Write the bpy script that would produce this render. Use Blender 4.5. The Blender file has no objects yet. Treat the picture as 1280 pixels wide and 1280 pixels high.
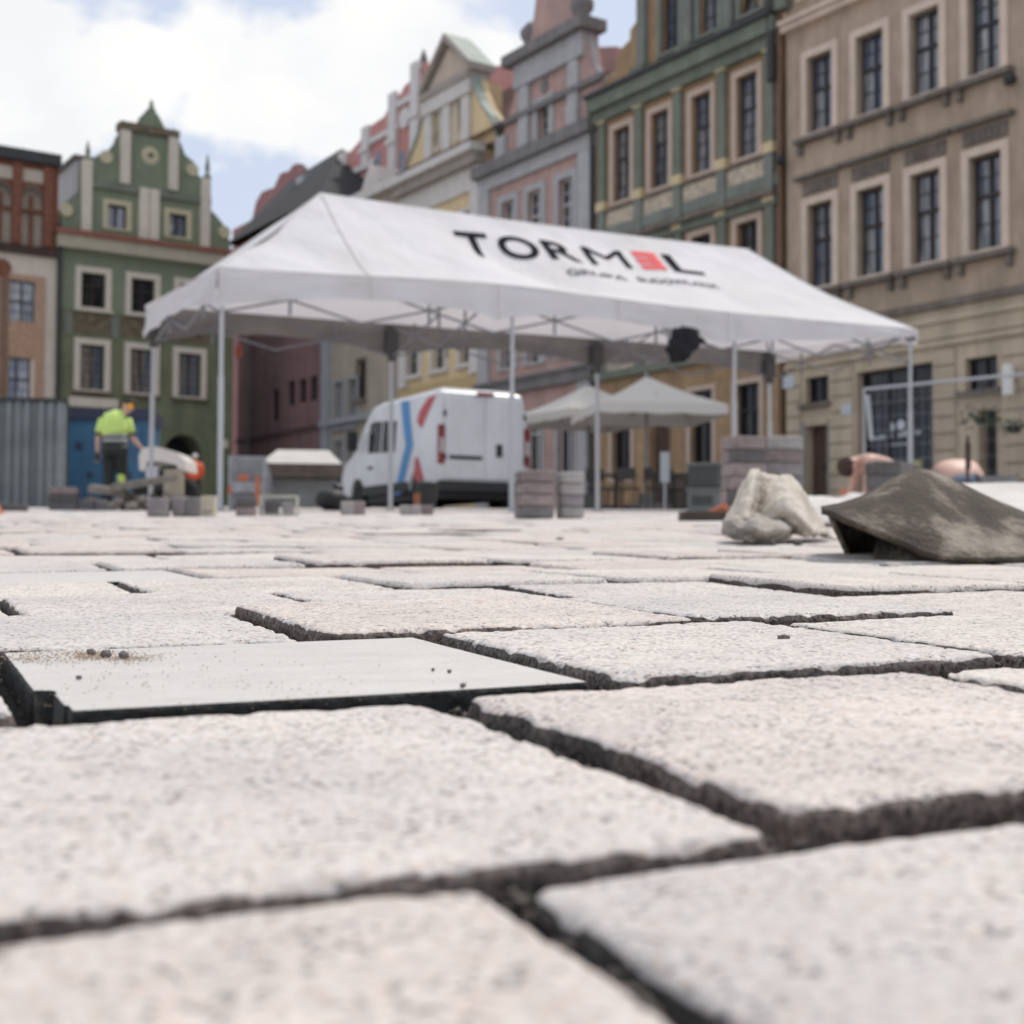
import bpy, bmesh, math, random
import numpy as np
from mathutils import Vector, Matrix, Euler, noise as mnoise
from mathutils.geometry import tessellate_polygon
random.seed(7)
rng = np.random.default_rng(7)
SC = bpy.context.scene
COL = SC.collection

# ------------------------------------------------------------------ camera
F = 1700.0                      # focal length in pixels of a 1280 wide picture
CH = 0.07                       # the camera stands on the stones
PITCH = math.atan(60 / F)
G = 0.04                        # the square rises away from the camera
cam_d = bpy.data.cameras.new('camera')
cam = bpy.data.objects.new('camera', cam_d)
COL.objects.link(cam)
cam.location = (0, 0, CH)
ROLL = math.radians(0.25)
cam.rotation_euler = (Matrix.Rotation(math.pi / 2 + PITCH, 3, 'X') @ Matrix.Rotation(ROLL, 3, 'Z')).to_euler()
cam_d.sensor_width = 36
cam_d.lens = 36 * F / 1280
cam_d.clip_start = 0.01
cam_d.clip_end = 2000
cam_d.dof.use_dof = True
cam_d.dof.focus_distance = 0.80
cam_d.dof.aperture_fstop = 13.2
cam_d.dof.aperture_blades = 7
SC.camera = cam

# ------------------------------------------------------------------ light
SUN_EL, SUN_AZ = 56.0, 38.0     # sun ahead and to the right; azimuth clockwise from +Y
w = bpy.data.worlds.new('World'); SC.world = w; w.use_nodes = True
nt = w.node_tree; nt.nodes.clear()
def N(t, typ, **kw):
    n = t.nodes.new(typ)
    for k, v in kw.items(): setattr(n, k, v)
    return n
sky = N(nt, 'ShaderNodeTexSky', sky_type='NISHITA', sun_disc=False, sun_elevation=math.radians(SUN_EL),
        sun_rotation=math.radians(SUN_AZ), air_density=1.0, dust_density=2.2, ozone_density=1.0)
tc = N(nt, 'ShaderNodeTexCoord')
sep = N(nt, 'ShaderNodeSeparateXYZ'); nt.links.new(tc.outputs['Generated'], sep.inputs[0])
zc = N(nt, 'ShaderNodeMath', operation='MAXIMUM'); nt.links.new(sep.outputs[2], zc.inputs[0]); zc.inputs[1].default_value = 0.0
za = N(nt, 'ShaderNodeMath', operation='ADD'); nt.links.new(zc.outputs[0], za.inputs[0]); za.inputs[1].default_value = 0.45
cb = N(nt, 'ShaderNodeCombineXYZ')
for i in (0, 1):
    d = N(nt, 'ShaderNodeMath', operation='DIVIDE'); nt.links.new(sep.outputs[i], d.inputs[0]); nt.links.new(za.outputs[0], d.inputs[1]); nt.links.new(d.outputs[0], cb.inputs[i])
mp = N(nt, 'ShaderNodeMapping'); nt.links.new(cb.outputs[0], mp.inputs[0]); mp.inputs['Location'].default_value = (8.76, 3.40, 0.0)
ns = N(nt, 'ShaderNodeTexNoise'); nt.links.new(mp.outputs[0], ns.inputs['Vector']); ns.inputs['Scale'].default_value = 3.8; ns.inputs['Detail'].default_value = 8; ns.inputs['Roughness'].default_value = 0.48; ns.inputs['Distortion'].default_value = 0.1
cr = N(nt, 'ShaderNodeValToRGB'); nt.links.new(ns.outputs[0], cr.inputs[0])
cr.color_ramp.elements[0].position = 0.505; cr.color_ramp.elements[0].color = (0.0, 0.0, 0.0, 1)
cr.color_ramp.elements[1].position = 0.550; cr.color_ramp.elements[1].color = (1, 1, 1, 1)
gain = N(nt, 'ShaderNodeMix', data_type='RGBA'); gain.inputs[0].default_value = 0.80      # thin high cloud over the blue
nt.links.new(sky.outputs[0], gain.inputs[6]); gain.inputs[7].default_value = (6.7, 7.5, 9.0, 1)
mx = N(nt, 'ShaderNodeMix', data_type='RGBA')
nt.links.new(cr.outputs[0], mx.inputs[0]); nt.links.new(gain.outputs[2], mx.inputs[6]); ns2 = N(nt, 'ShaderNodeTexNoise'); nt.links.new(mp.outputs[0], ns2.inputs['Vector']); ns2.inputs['Scale'].default_value = 7.5; ns2.inputs['Detail'].default_value = 7
cr2 = N(nt, 'ShaderNodeValToRGB'); nt.links.new(ns2.outputs[0], cr2.inputs[0]); cr2.color_ramp.elements[0].position = .36; cr2.color_ramp.elements[0].color = (.90, .91, .93, 1); cr2.color_ramp.elements[1].position = .60; cr2.color_ramp.elements[1].color = (.99, .985, .975, 1)
sc2 = N(nt, 'ShaderNodeVectorMath', operation='SCALE'); nt.links.new(cr2.outputs[0], sc2.inputs[0]); sc2.inputs['Scale'].default_value = 9.7; nt.links.new(sc2.outputs[0], mx.inputs[7])
bg = N(nt, 'ShaderNodeBackground'); nt.links.new(mx.outputs[2], bg.inputs[0]); bg.inputs[1].default_value = 0.10
wo = N(nt, 'ShaderNodeOutputWorld'); nt.links.new(bg.outputs[0], wo.inputs[0])

sd = bpy.data.lights.new('sun', 'SUN'); sd.energy = 2.6; sd.angle = math.radians(6); sd.color = (1, 0.94, 0.86)
so = bpy.data.objects.new('sun', sd); COL.objects.link(so)
az, el = math.radians(SUN_AZ), math.radians(SUN_EL)
sv = Vector((math.sin(az) * math.cos(el), math.cos(az) * math.cos(el), math.sin(el)))
so.rotation_euler = sv.to_track_quat('Z', 'Y').to_euler()
so.location = (10, 20, 40)
SC.view_settings.view_transform = 'Standard'; SC.view_settings.look = 'None'
SC.view_settings.exposure = 0.08; SC.view_settings.gamma = 1.0; SC.view_settings.use_curve_mapping = False
SC.render.engine = 'CYCLES'
SC.render.resolution_x = SC.render.resolution_y = 1024

# ------------------------------------------------------------------ geometry of the view
CR = cam.rotation_euler.to_matrix()
def ray(px, py):
    return CR @ Vector(((px - 640) / F, (640 - py) / F, -1.0))
def at(px, py, Y):
    "world point that lies Y metres ahead, seen at a pixel of the photograph"
    r = ray(px, py); k = Y / r.y
    return Vector((r.x * k, Y, CH + r.z * k))
def gz(y): return G * y
def gp(px, Y):
    "ground point Y metres ahead under picture column px"
    p = at(px, 640, Y); return Vector((p.x, Y, gz(Y)))

# ------------------------------------------------------------------ materials
MATS = {}
def mat(name, col, rough=0.8, var=0.0, vscale=3.0, col2=None, bump=0.0, bscale=40.0, metal=0.0, spec=0.5, detail=6, obj_rand=0.0, stretch=None, grime=0.0, dust=None):
    if name in MATS: return MATS[name]
    m = bpy.data.materials.new(name); m.use_nodes = True; t = m.node_tree
    b = t.nodes['Principled BSDF']
    b.inputs['Roughness'].default_value = rough; b.inputs['Metallic'].default_value = metal
    b.inputs['Specular IOR Level'].default_value = spec
    c = (*col, 1)
    b.inputs['Base Color'].default_value = c
    co = N(t, 'ShaderNodeTexCoord'); src = co.outputs['Object']
    if stretch:
        mpn = N(t, 'ShaderNodeMapping'); mpn.inputs['Scale'].default_value = stretch; t.links.new(src, mpn.inputs[0]); src = mpn.outputs[0]
    out = None
    if var > 0 or col2:
        n = N(t, 'ShaderNodeTexNoise'); n.inputs['Scale'].default_value = vscale; n.inputs['Detail'].default_value = detail; n.inputs['Roughness'].default_value = 0.62
        t.links.new(src, n.inputs['Vector'])
        r = N(t, 'ShaderNodeValToRGB'); t.links.new(n.outputs[0], r.inputs[0])
        r.color_ramp.elements[0].position = 0.35; r.color_ramp.elements[1].position = 0.66
        c2 = col2 if col2 else tuple(min(1, x * (1 + var)) for x in col)
        c1 = col if col2 else tuple(x * (1 - var) for x in col)
        r.color_ramp.elements[0].color = (*c1, 1); r.color_ramp.elements[1].color = (*c2, 1)
        out = r.outputs[0]
    if obj_rand > 0:
        oi = N(t, 'ShaderNodeObjectInfo'); mr = N(t, 'ShaderNodeMapRange'); t.links.new(oi.outputs['Random'], mr.inputs[0])
        mr.inputs[3].default_value = 1 - obj_rand; mr.inputs[4].default_value = 1 + obj_rand
        mm = N(t, 'ShaderNodeMix', data_type='RGBA', blend_type='MULTIPLY'); mm.inputs[0].default_value = 1
        if out: t.links.new(out, mm.inputs[6])
        else: mm.inputs[6].default_value = c
        t.links.new(mr.outputs[0], mm.inputs[7]); out = mm.outputs[2]
    if grime > 0:
        n2 = N(t, 'ShaderNodeTexNoise'); n2.inputs['Scale'].default_value = 0.55; n2.inputs['Detail'].default_value = 8; n2.inputs['Roughness'].default_value = 0.7
        mp2 = N(t, 'ShaderNodeMapping'); mp2.inputs['Scale'].default_value = (2.5, 2.5, 0.5); t.links.new(co.outputs['Object'], mp2.inputs[0]); t.links.new(mp2.outputs[0], n2.inputs['Vector'])
        r2 = N(t, 'ShaderNodeValToRGB'); t.links.new(n2.outputs[0], r2.inputs[0])
        r2.color_ramp.elements[0].position = 0.40; r2.color_ramp.elements[0].color = (1 - grime, 1 - grime, 1 - grime, 1)
        r2.color_ramp.elements[1].position = 0.62; r2.color_ramp.elements[1].color = (1, 1, 1, 1)
        m3 = N(t, 'ShaderNodeMix', data_type='RGBA', blend_type='MULTIPLY'); m3.inputs[0].default_value = 1
        if out: t.links.new(out, m3.inputs[6])
        else: m3.inputs[6].default_value = c
        t.links.new(r2.outputs[0], m3.inputs[7]); out = m3.outputs[2]
    if dust:
        nd = N(t, 'ShaderNodeTexNoise'); nd.inputs['Scale'].default_value = dust[1]; nd.inputs['Detail'].default_value = 9; nd.inputs['Roughness'].default_value = .68
        t.links.new(src, nd.inputs['Vector']); rd_ = N(t, 'ShaderNodeMapRange'); t.links.new(nd.outputs[0], rd_.inputs[0]); rd_.inputs[1].default_value = dust[2]; rd_.inputs[2].default_value = dust[2] + .14; rd_.inputs[4].default_value = dust[3]
        m5 = N(t, 'ShaderNodeMix', data_type='RGBA'); t.links.new(rd_.outputs[0], m5.inputs[0]); m5.inputs[7].default_value = (*dust[0], 1)
        if out: t.links.new(out, m5.inputs[6])
        else: m5.inputs[6].default_value = c
        out = m5.outputs[2]
    if out: t.links.new(out, b.inputs['Base Color'])
    if bump > 0:
        n = N(t, 'ShaderNodeTexNoise'); n.inputs['Scale'].default_value = bscale; n.inputs['Detail'].default_value = 5
        t.links.new(src, n.inputs['Vector'])
        bu = N(t, 'ShaderNodeBump'); bu.inputs['Strength'].default_value = bump; bu.inputs['Distance'].default_value = 0.02
        t.links.new(n.outputs[0], bu.inputs['Height']); t.links.new(bu.outputs[0], b.inputs['Normal'])
    MATS[name] = m
    return m

def granite(name, attr=False, top=True):
    m = bpy.data.materials.new(name); m.use_nodes = True; t = m.node_tree; b = t.nodes['Principled BSDF']
    L = t.links.new
    co = N(t, 'ShaderNodeTexCoord'); oi = N(t, 'ShaderNodeObjectInfo')
    if attr:
        at_ = N(t, 'ShaderNodeAttribute'); at_.attribute_name = 'tint'; rnd = at_.outputs['Fac']; vec = co.outputs['Object']
    else:
        rnd = oi.outputs['Random']
        ad = N(t, 'ShaderNodeVectorMath', operation='MULTIPLY_ADD'); cbn = N(t, 'ShaderNodeCombineXYZ')
        for i in range(3): L(rnd, cbn.inputs[i])
        L(cbn.outputs[0], ad.inputs[0]); ad.inputs[1].default_value = (37, 71, 13); L(co.outputs['Object'], ad.inputs[2]); vec = ad.outputs[0]
    ramp = N(t, 'ShaderNodeValToRGB'); L(rnd, ramp.inputs[0]); tint = ramp.outputs[0] if attr else oi.outputs['Color']; ramp.color_ramp.interpolation = 'CONSTANT'
    cols = [(0.0, (0.60, 0.545, 0.52)), (0.22, (0.585, 0.575, 0.565)), (0.38, (0.62, 0.575, 0.545)), (0.55, (0.575, 0.53, 0.515)), (0.7, (0.565, 0.56, 0.555)), (0.83, (0.64, 0.605, 0.58)), (0.93, (0.60, 0.575, 0.555))]
    e = ramp.color_ramp.elements
    e[0].position = 0; e[0].color = (*cols[0][1], 1); e[1].position = cols[1][0]; e[1].color = (*cols[1][1], 1)
    for p, c in cols[2:]:
        x = e.new(p); x.color = (*c, 1)
    # feldspar patches
    n1 = N(t, 'ShaderNodeTexNoise'); n1.inputs['Scale'].default_value = 330; n1.inputs['Detail'].default_value = 4; n1.inputs['Roughness'].default_value = 0.6; L(vec, n1.inputs['Vector'])
    r1 = N(t, 'ShaderNodeValToRGB'); L(n1.outputs[0], r1.inputs[0])
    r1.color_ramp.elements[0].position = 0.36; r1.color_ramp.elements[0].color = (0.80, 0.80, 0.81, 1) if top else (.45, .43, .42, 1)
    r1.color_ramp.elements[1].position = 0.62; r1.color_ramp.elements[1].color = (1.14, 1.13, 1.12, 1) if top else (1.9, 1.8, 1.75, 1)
    m1 = N(t, 'ShaderNodeMix', data_type='RGBA', blend_type='MULTIPLY'); m1.inputs[0].default_value = 1; L(tint, m1.inputs[6]); L(r1.outputs[0], m1.inputs[7])
    # pink and ochre grains
    v1 = N(t, 'ShaderNodeTexVoronoi'); v1.inputs['Scale'].default_value = 560; L(vec, v1.inputs['Vector'])
    sp = N(t, 'ShaderNodeSeparateColor'); L(v1.outputs['Color'], sp.inputs[0])
    g1 = N(t, 'ShaderNodeMath', operation='GREATER_THAN'); L(sp.outputs[0], g1.inputs[0]); g1.inputs[1].default_value = 0.80
    g1m = N(t, 'ShaderNodeMath', operation='MULTIPLY'); L(g1.outputs[0], g1m.inputs[0]); g1m.inputs[1].default_value = 0.35
    m2 = N(t, 'ShaderNodeMix', data_type='RGBA'); L(g1m.outputs[0], m2.inputs[0]); L(m1.outputs[2], m2.inputs[6]); m2.inputs[7].default_value = (0.58, 0.42, 0.33, 1)
    # dark mica
    v2 = N(t, 'ShaderNodeTexVoronoi'); v2.inputs['Scale'].default_value = 610; v2.inputs['Randomness'].default_value = 1; L(vec, v2.inputs['Vector'])
    sp2 = N(t, 'ShaderNodeSeparateColor'); L(v2.outputs['Color'], sp2.inputs[0])
    g2 = N(t, 'ShaderNodeMath', operation='GREATER_THAN'); L(sp2.outputs[1], g2.inputs[0]); g2.inputs[1].default_value = 0.83
    n3 = N(t, 'ShaderNodeTexNoise'); n3.inputs['Scale'].default_value = 60; n3.inputs['Detail'].default_value = 3; L(vec, n3.inputs['Vector'])
    g3 = N(t, 'ShaderNodeMapRange'); L(n3.outputs[0], g3.inputs[0]); g3.inputs[1].default_value = 0.40; g3.inputs[2].default_value = 0.56
    g4 = N(t, 'ShaderNodeMath', operation='MULTIPLY'); L(g2.outputs[0], g4.inputs[0]); L(g3.outputs[0], g4.inputs[1])
    g5 = N(t, 'ShaderNodeMath', operation='MULTIPLY'); L(g4.outputs[0], g5.inputs[0]); g5.inputs[1].default_value = 0.70
    m4 = N(t, 'ShaderNodeMix', data_type='RGBA'); L(g5.outputs[0], m4.inputs[0]); L(m2.outputs[2], m4.inputs[6]); m4.inputs[7].default_value = (0.10, 0.095, 0.10, 1)
    # broad dusty patches
    n5 = N(t, 'ShaderNodeTexNoise'); n5.inputs['Scale'].default_value = 9; n5.inputs['Detail'].default_value = 5; L(vec, n5.inputs['Vector'])
    r5 = N(t, 'ShaderNodeValToRGB'); L(n5.outputs[0], r5.inputs[0]); r5.color_ramp.elements[0].position = 0.3; r5.color_ramp.elements[1].position = 0.7
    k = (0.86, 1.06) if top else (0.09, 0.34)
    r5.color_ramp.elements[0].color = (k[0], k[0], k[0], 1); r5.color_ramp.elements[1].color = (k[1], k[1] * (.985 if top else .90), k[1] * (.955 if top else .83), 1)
    m6 = N(t, 'ShaderNodeMix', data_type='RGBA', blend_type='MULTIPLY'); m6.inputs[0].default_value = 1; L(m4.outputs[2], m6.inputs[6]); L(r5.outputs[0], m6.inputs[7])
    L(m6.outputs[2], b.inputs['Base Color'])
    b.inputs['Roughness'].default_value = 0.78; b.inputs['Specular IOR Level'].default_value = 0.35
    # relief of the flamed face
    nb = N(t, 'ShaderNodeTexNoise'); nb.inputs['Scale'].default_value = 260; nb.inputs['Detail'].default_value = 5; nb.inputs['Roughness'].default_value = 0.7; L(vec, nb.inputs['Vector'])
    pit = N(t, 'ShaderNodeMath', operation='SUBTRACT'); L(nb.outputs[0], pit.inputs[0]); L(g5.outputs[0], pit.inputs[1])
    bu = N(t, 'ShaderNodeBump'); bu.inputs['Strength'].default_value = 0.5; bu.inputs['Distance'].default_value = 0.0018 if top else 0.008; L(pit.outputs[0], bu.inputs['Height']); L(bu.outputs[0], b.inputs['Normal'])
    return m

# ------------------------------------------------------------------ object helpers
def meta(o, label=None, cat=None, group=None, kind=None):
    if label: o['label'] = label
    if cat: o['category'] = cat
    if group: o['group'] = group
    if kind: o['kind'] = kind
    return o
def thing(name, label, cat, loc=(0, 0, 0), rz=0.0, group=None):
    o = bpy.data.objects.new(name, None); COL.objects.link(o)
    o.location = loc; o.rotation_euler = (0, 0, rz); o.empty_display_size = 0.1
    return meta(o, label, cat, group)
class MB:
    "collects shapes; build() links them as one mesh object"
    def __init__(s): s.v = []; s.f = []; s.mi = []; s.cur = 0
    def add(s, vs, fs):
        o = len(s.v); s.v += [tuple(v) for v in vs]; s.f += [tuple(i + o for i in f) for f in fs]; s.mi += [s.cur] * len(fs); return s
    def box(s, x0, x1, y0, y1, z0, z1):
        return s.add([(x0, y0, z0), (x1, y0, z0), (x1, y1, z0), (x0, y1, z0), (x0, y0, z1), (x1, y0, z1), (x1, y1, z1), (x0, y1, z1)],
                     [(0, 3, 2, 1), (4, 5, 6, 7), (0, 1, 5, 4), (1, 2, 6, 5), (2, 3, 7, 6), (3, 0, 4, 7)])
    def obox(s, M, hx, hy, hz):
        c = [M @ Vector((x * hx, y * hy, z * hz)) for z in (-1, 1) for (x, y) in ((-1, -1), (1, -1), (1, 1), (-1, 1))]
        return s.add(c, [(0, 3, 2, 1), (4, 5, 6, 7), (0, 1, 5, 4), (1, 2, 6, 5), (2, 3, 7, 6), (3, 0, 4, 7)])
    def bar(s, p, q, r, n=8, r2=None, cap=True):
        p, q = Vector(p), Vector(q); d = (q - p).normalized(); a = d.orthogonal().normalized(); b = d.cross(a); r2 = r if r2 is None else r2
        vs = []
        for c, rr in ((p, r), (q, r2)):
            for i in range(n):
                t = 2 * math.pi * (i + .5) / n; vs.append(c + a * math.cos(t) * rr + b * math.sin(t) * rr)
        fs = [(i, (i + 1) % n, n + (i + 1) % n, n + i) for i in range(n)]
        if cap: fs += [tuple(range(n))[::-1], tuple(range(n, 2 * n))]
        return s.add(vs, fs)
    def lathe(s, c, prof, n=16):
        c = Vector(c); vs = []; fs = []
        for (r, z) in prof:
            for i in range(n):
                t = 2 * math.pi * i / n; vs.append(c + Vector((r * math.cos(t), r * math.sin(t), z)))
        for k in range(len(prof) - 1):
            for i in range(n):
                fs.append((k * n + i, k * n + (i + 1) % n, (k + 1) * n + (i + 1) % n, (k + 1) * n + i))
        fs.append(tuple(range(n))[::-1]); fs.append(tuple(range((len(prof) - 1) * n, len(prof) * n)))
        return s.add(vs, fs)
    def prism(s, poly, y0, y1, holes=(), reveal=None):
        "poly in (x,z), extruded along y; rectangular holes (x0,x1,z0,z1) get reveals"
        P = [Vector((p[0], p[1], 0)) for p in poly]
        H = []
        for h in holes:
            if isinstance(h[0], tuple): H.append([Vector((q[0], q[1], 0)) for q in h])
            else: a, b, c, d = h; H.append([Vector((a, c, 0)), Vector((b, c, 0)), Vector((b, d, 0)), Vector((a, d, 0))])
        tri = tessellate_polygon([P] + H)
        allp = P + [q for h in H for q in h]
        vs = [(q.x, y0, q.y) for q in allp]
        fs = []
        for t in tri:
            a, b, c = (allp[i] for i in t)
            if (b - a).cross(c - a).z < 0: t = t[::-1]
            fs.append(tuple(t))
        s.add(vs, fs)
        n = len(P); area = sum(P[i].x * P[(i + 1) % n].y - P[(i + 1) % n].x * P[i].y for i in range(n))
        for i in range(n):
            a, b = P[i], P[(i + 1) % n]
            q = [(a.x, y0, a.y), (a.x, y1, a.y), (b.x, y1, b.y), (b.x, y0, b.y)]
            s.add(q, [(0, 1, 2, 3)] if area > 0 else [(3, 2, 1, 0)])
        rv = y1 if reveal is None else reveal
        for h in H:
            m = len(h)
            for i in range(m):
                a, b = h[i], h[(i + 1) % m]
                s.add([(a.x, y0, a.y), (b.x, y0, b.y), (b.x, rv, b.y), (a.x, rv, a.y)], [(0, 1, 2, 3)])
        return s
    def rock(s, c, r, seed=0, flat=0.6):
        rr = random.Random(seed)
        t = (1 + 5 ** .5) / 2
        ico = [(-1, t, 0), (1, t, 0), (-1, -t, 0), (1, -t, 0), (0, -1, t), (0, 1, t), (0, -1, -t), (0, 1, -t), (t, 0, -1), (t, 0, 1), (-t, 0, -1), (-t, 0, 1)]
        fs = [(0, 11, 5), (0, 5, 1), (0, 1, 7), (0, 7, 10), (0, 10, 11), (1, 5, 9), (5, 11, 4), (11, 10, 2), (10, 7, 6), (7, 1, 8), (3, 9, 4), (3, 4, 2), (3, 2, 6), (3, 6, 8), (3, 8, 9), (4, 9, 5), (2, 4, 11), (6, 2, 10), (8, 6, 7), (9, 8, 1)]
        E = Euler((rr.random() * 6, rr.random() * 6, rr.random() * 6)).to_matrix()
        vs = []
        for v in ico:
            q = (E @ Vector(v)) * (r / 1.9) * rr.uniform(.75, 1.25); q.z *= flat; vs.append(Vector(c) + q)
        return s.add(vs, fs)
    def build(s, name, m, parent=None, loc=None, world=False, smooth=False, bevel=0, label=None):
        vs = s.v
        if world and parent is not None:
            inv = parent.matrix_basis.inverted(); vs = [inv @ Vector(v) for v in vs]
        me = bpy.data.meshes.new(name); me.from_pydata([tuple(v) for v in vs], [], s.f)
        ms = m if isinstance(m, (list, tuple)) else [m]
        for x in ms: me.materials.append(x)
        if len(ms) > 1: me.polygons.foreach_set('material_index', s.mi)
        me.update()
        if smooth: me.polygons.foreach_set('use_smooth', [True] * len(me.polygons)); me.update()
        o = bpy.data.objects.new(name, me); COL.objects.link(o)
        if parent is not None: o.parent = parent
        if loc is not None: o.location = loc
        if bevel:
            bv = o.modifiers.new('bevel', 'BEVEL'); bv.width = bevel; bv.segments = 2; bv.limit_method = 'ANGLE'
        if label: o['label'] = label
        return o
def inst(src, parent, loc=None, rot=None):
    "copy of a part with copies of its sub-parts"
    c = src.copy(); COL.objects.link(c)
    if parent is not None: c.parent = parent
    if loc is not None: c.location = loc
    if rot is not None: c.rotation_euler = rot
    for k in list(src.children): inst(k, c)
    return c
def copy_thing(src, loc, rz=None, label=None):
    c = src.copy(); COL.objects.link(c); c.location = loc
    if rz is not None: c.rotation_euler[2] = rz
    if label: c['label'] = label
    for k in list(src.children): inst(k, c)
    return c

# smooth value noise on numpy arrays
def vnoise(x, y, seed=0):
    xi = np.floor(x).astype(np.int64); yi = np.floor(y).astype(np.int64)
    fx = x - xi; fy = y - yi; fx = fx * fx * (3 - 2 * fx); fy = fy * fy * (3 - 2 * fy)
    def h(a, b):
        k = (a * 374761393 + b * 668265263 + seed * 1442695041) & 0xFFFFFFFF
        k = ((k ^ (k >> 13)) * 1274126177) & 0xFFFFFFFF
        return ((k ^ (k >> 16)) & 0xFFFF) / 65535.0
    a = h(xi, yi); b = h(xi + 1, yi); c = h(xi, yi + 1); d = h(xi + 1, yi + 1)
    return (a * (1 - fx) + b * fx) * (1 - fy) + (c * (1 - fx) + d * fx) * fy
def fbm(x, y, seed=0, o=3):
    s = 0; a = 1; t = 0
    for i in range(o): s = s + a * (vnoise(x * 2 ** i, y * 2 ** i, seed + i * 17) - .5); t += a; a *= .55
    return s / t

# ------------------------------------------------------------------ ground and paving
AL = math.atan2(.42, .907); CA, SA = math.cos(AL), math.sin(AL)
TILT = math.atan(G)
def ab2w(a, b, h=0.0):
    x = a * CA - b * SA; y = a * SA + b * CA
    return Vector((x, y * math.cos(TILT) - h * math.sin(TILT), y * math.sin(TILT) + h * math.cos(TILT)))
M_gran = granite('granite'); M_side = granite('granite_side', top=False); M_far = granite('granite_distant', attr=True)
M_slate = mat('smooth_stone', (0.54, 0.515, 0.49), 0.7, 0.06, 22, bump=0.25, bscale=300, grime=0.05, dust=((.50, .42, .33), 34, .56, .5), stretch=(1, 2.2, 1))
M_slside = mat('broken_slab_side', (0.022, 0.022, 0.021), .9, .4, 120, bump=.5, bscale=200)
M_bed = mat('crushed_basalt', (0.05, 0.044, 0.04), 0.95, 0.6, 160, bump=0.8, bscale=300)
M_ground = mat('old_ground', (0.36, 0.34, 0.325), 0.9, 0.25, 2.0, bump=0.3, bscale=30)

mb = MB()      # one sheet far beyond the houses, just under the level of the stones
for (y0, y1) in ((-12, 26.0),): mb.add([(-60, y0, gz(y0) - .05), (60, y0, gz(y0) - .05), (60, y1, gz(y1) - .05), (-60, y1, gz(y1) - .05)], [(0, 1, 2, 3)])
mb.add([(-60, 26, gz(26) - .05), (60, 26, gz(26) - .05), (60, 26, gz(26) - .002), (-60, 26, gz(26) - .002)], [(0, 1, 2, 3)])
mb.add([(-60, 26, gz(26) - .002), (60, 26, gz(26) - .002), (400, 130, gz(130)), (-400, 130, gz(130))], [(0, 1, 2, 3)])
mb.add([(-400, 130, gz(130)), (400, 130, gz(130)), (900, 900, gz(130)), (-900, 900, gz(130))], [(0, 1, 2, 3)])
meta(mb.build('ground', M_ground), kind='structure')

# bedding under the near stones: dark crushed stone
def bed(x0, x1, y0, y1, n, m, dz, amp):
    X, Y = np.meshgrid(np.linspace(x0, x1, n), np.linspace(y0, y1, m))
    Z = Y * G + dz + fbm(X * 120, Y * 120, 3, 3) * amp + fbm(X * 12, Y * 12, 5, 2) * amp
    v = np.stack([X, Y, Z], -1).reshape(-1, 3)
    i = np.arange(n * m).reshape(m, n); f = np.stack([i[:-1, :-1], i[:-1, 1:], i[1:, 1:], i[1:, :-1]], -1).reshape(-1, 4)
    return v, f
def mesh_np(name, v, f, mats, mi=None, smooth=True):
    me = bpy.data.meshes.new(name)
    me.vertices.add(len(v)); me.vertices.foreach_set('co', np.asarray(v, np.float32).ravel())
    f = np.asarray(f, np.int32); k = f.shape[1]
    me.loops.add(f.size); me.loops.foreach_set('vertex_index', f.ravel())
    me.polygons.add(len(f)); me.polygons.foreach_set('loop_start', np.arange(0, f.size, k, dtype=np.int32))
    for x in mats: me.materials.append(x)
    if mi is not None: me.polygons.foreach_set('material_index', np.asarray(mi, np.int32))
    if smooth: me.polygons.foreach_set('use_smooth', np.ones(len(f), bool))
    me.update(calc_edges=True); me.validate()
    return me
paving = thing('paving', None, None); meta(paving, kind='structure')
v, f = bed(-1.2, 1.6, 0.02, 2.4, 420, 380, -.0140, .007)
o = bpy.data.objects.new('bedding', mesh_np('bedding', v, f, [M_bed])); COL.objects.link(o); o.parent = paving; meta(o, kind='stuff')
bb = MB(); bb.add([(-14, -3, gz(-3) - .038), (14, -3, gz(-3) - .038), (14, 26, gz(26) - .038), (-14, 26, gz(26) - .038)], [(0, 1, 2, 3)])
meta(bb.build('deep_bedding', M_bed, paving), kind='stuff')

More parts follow.
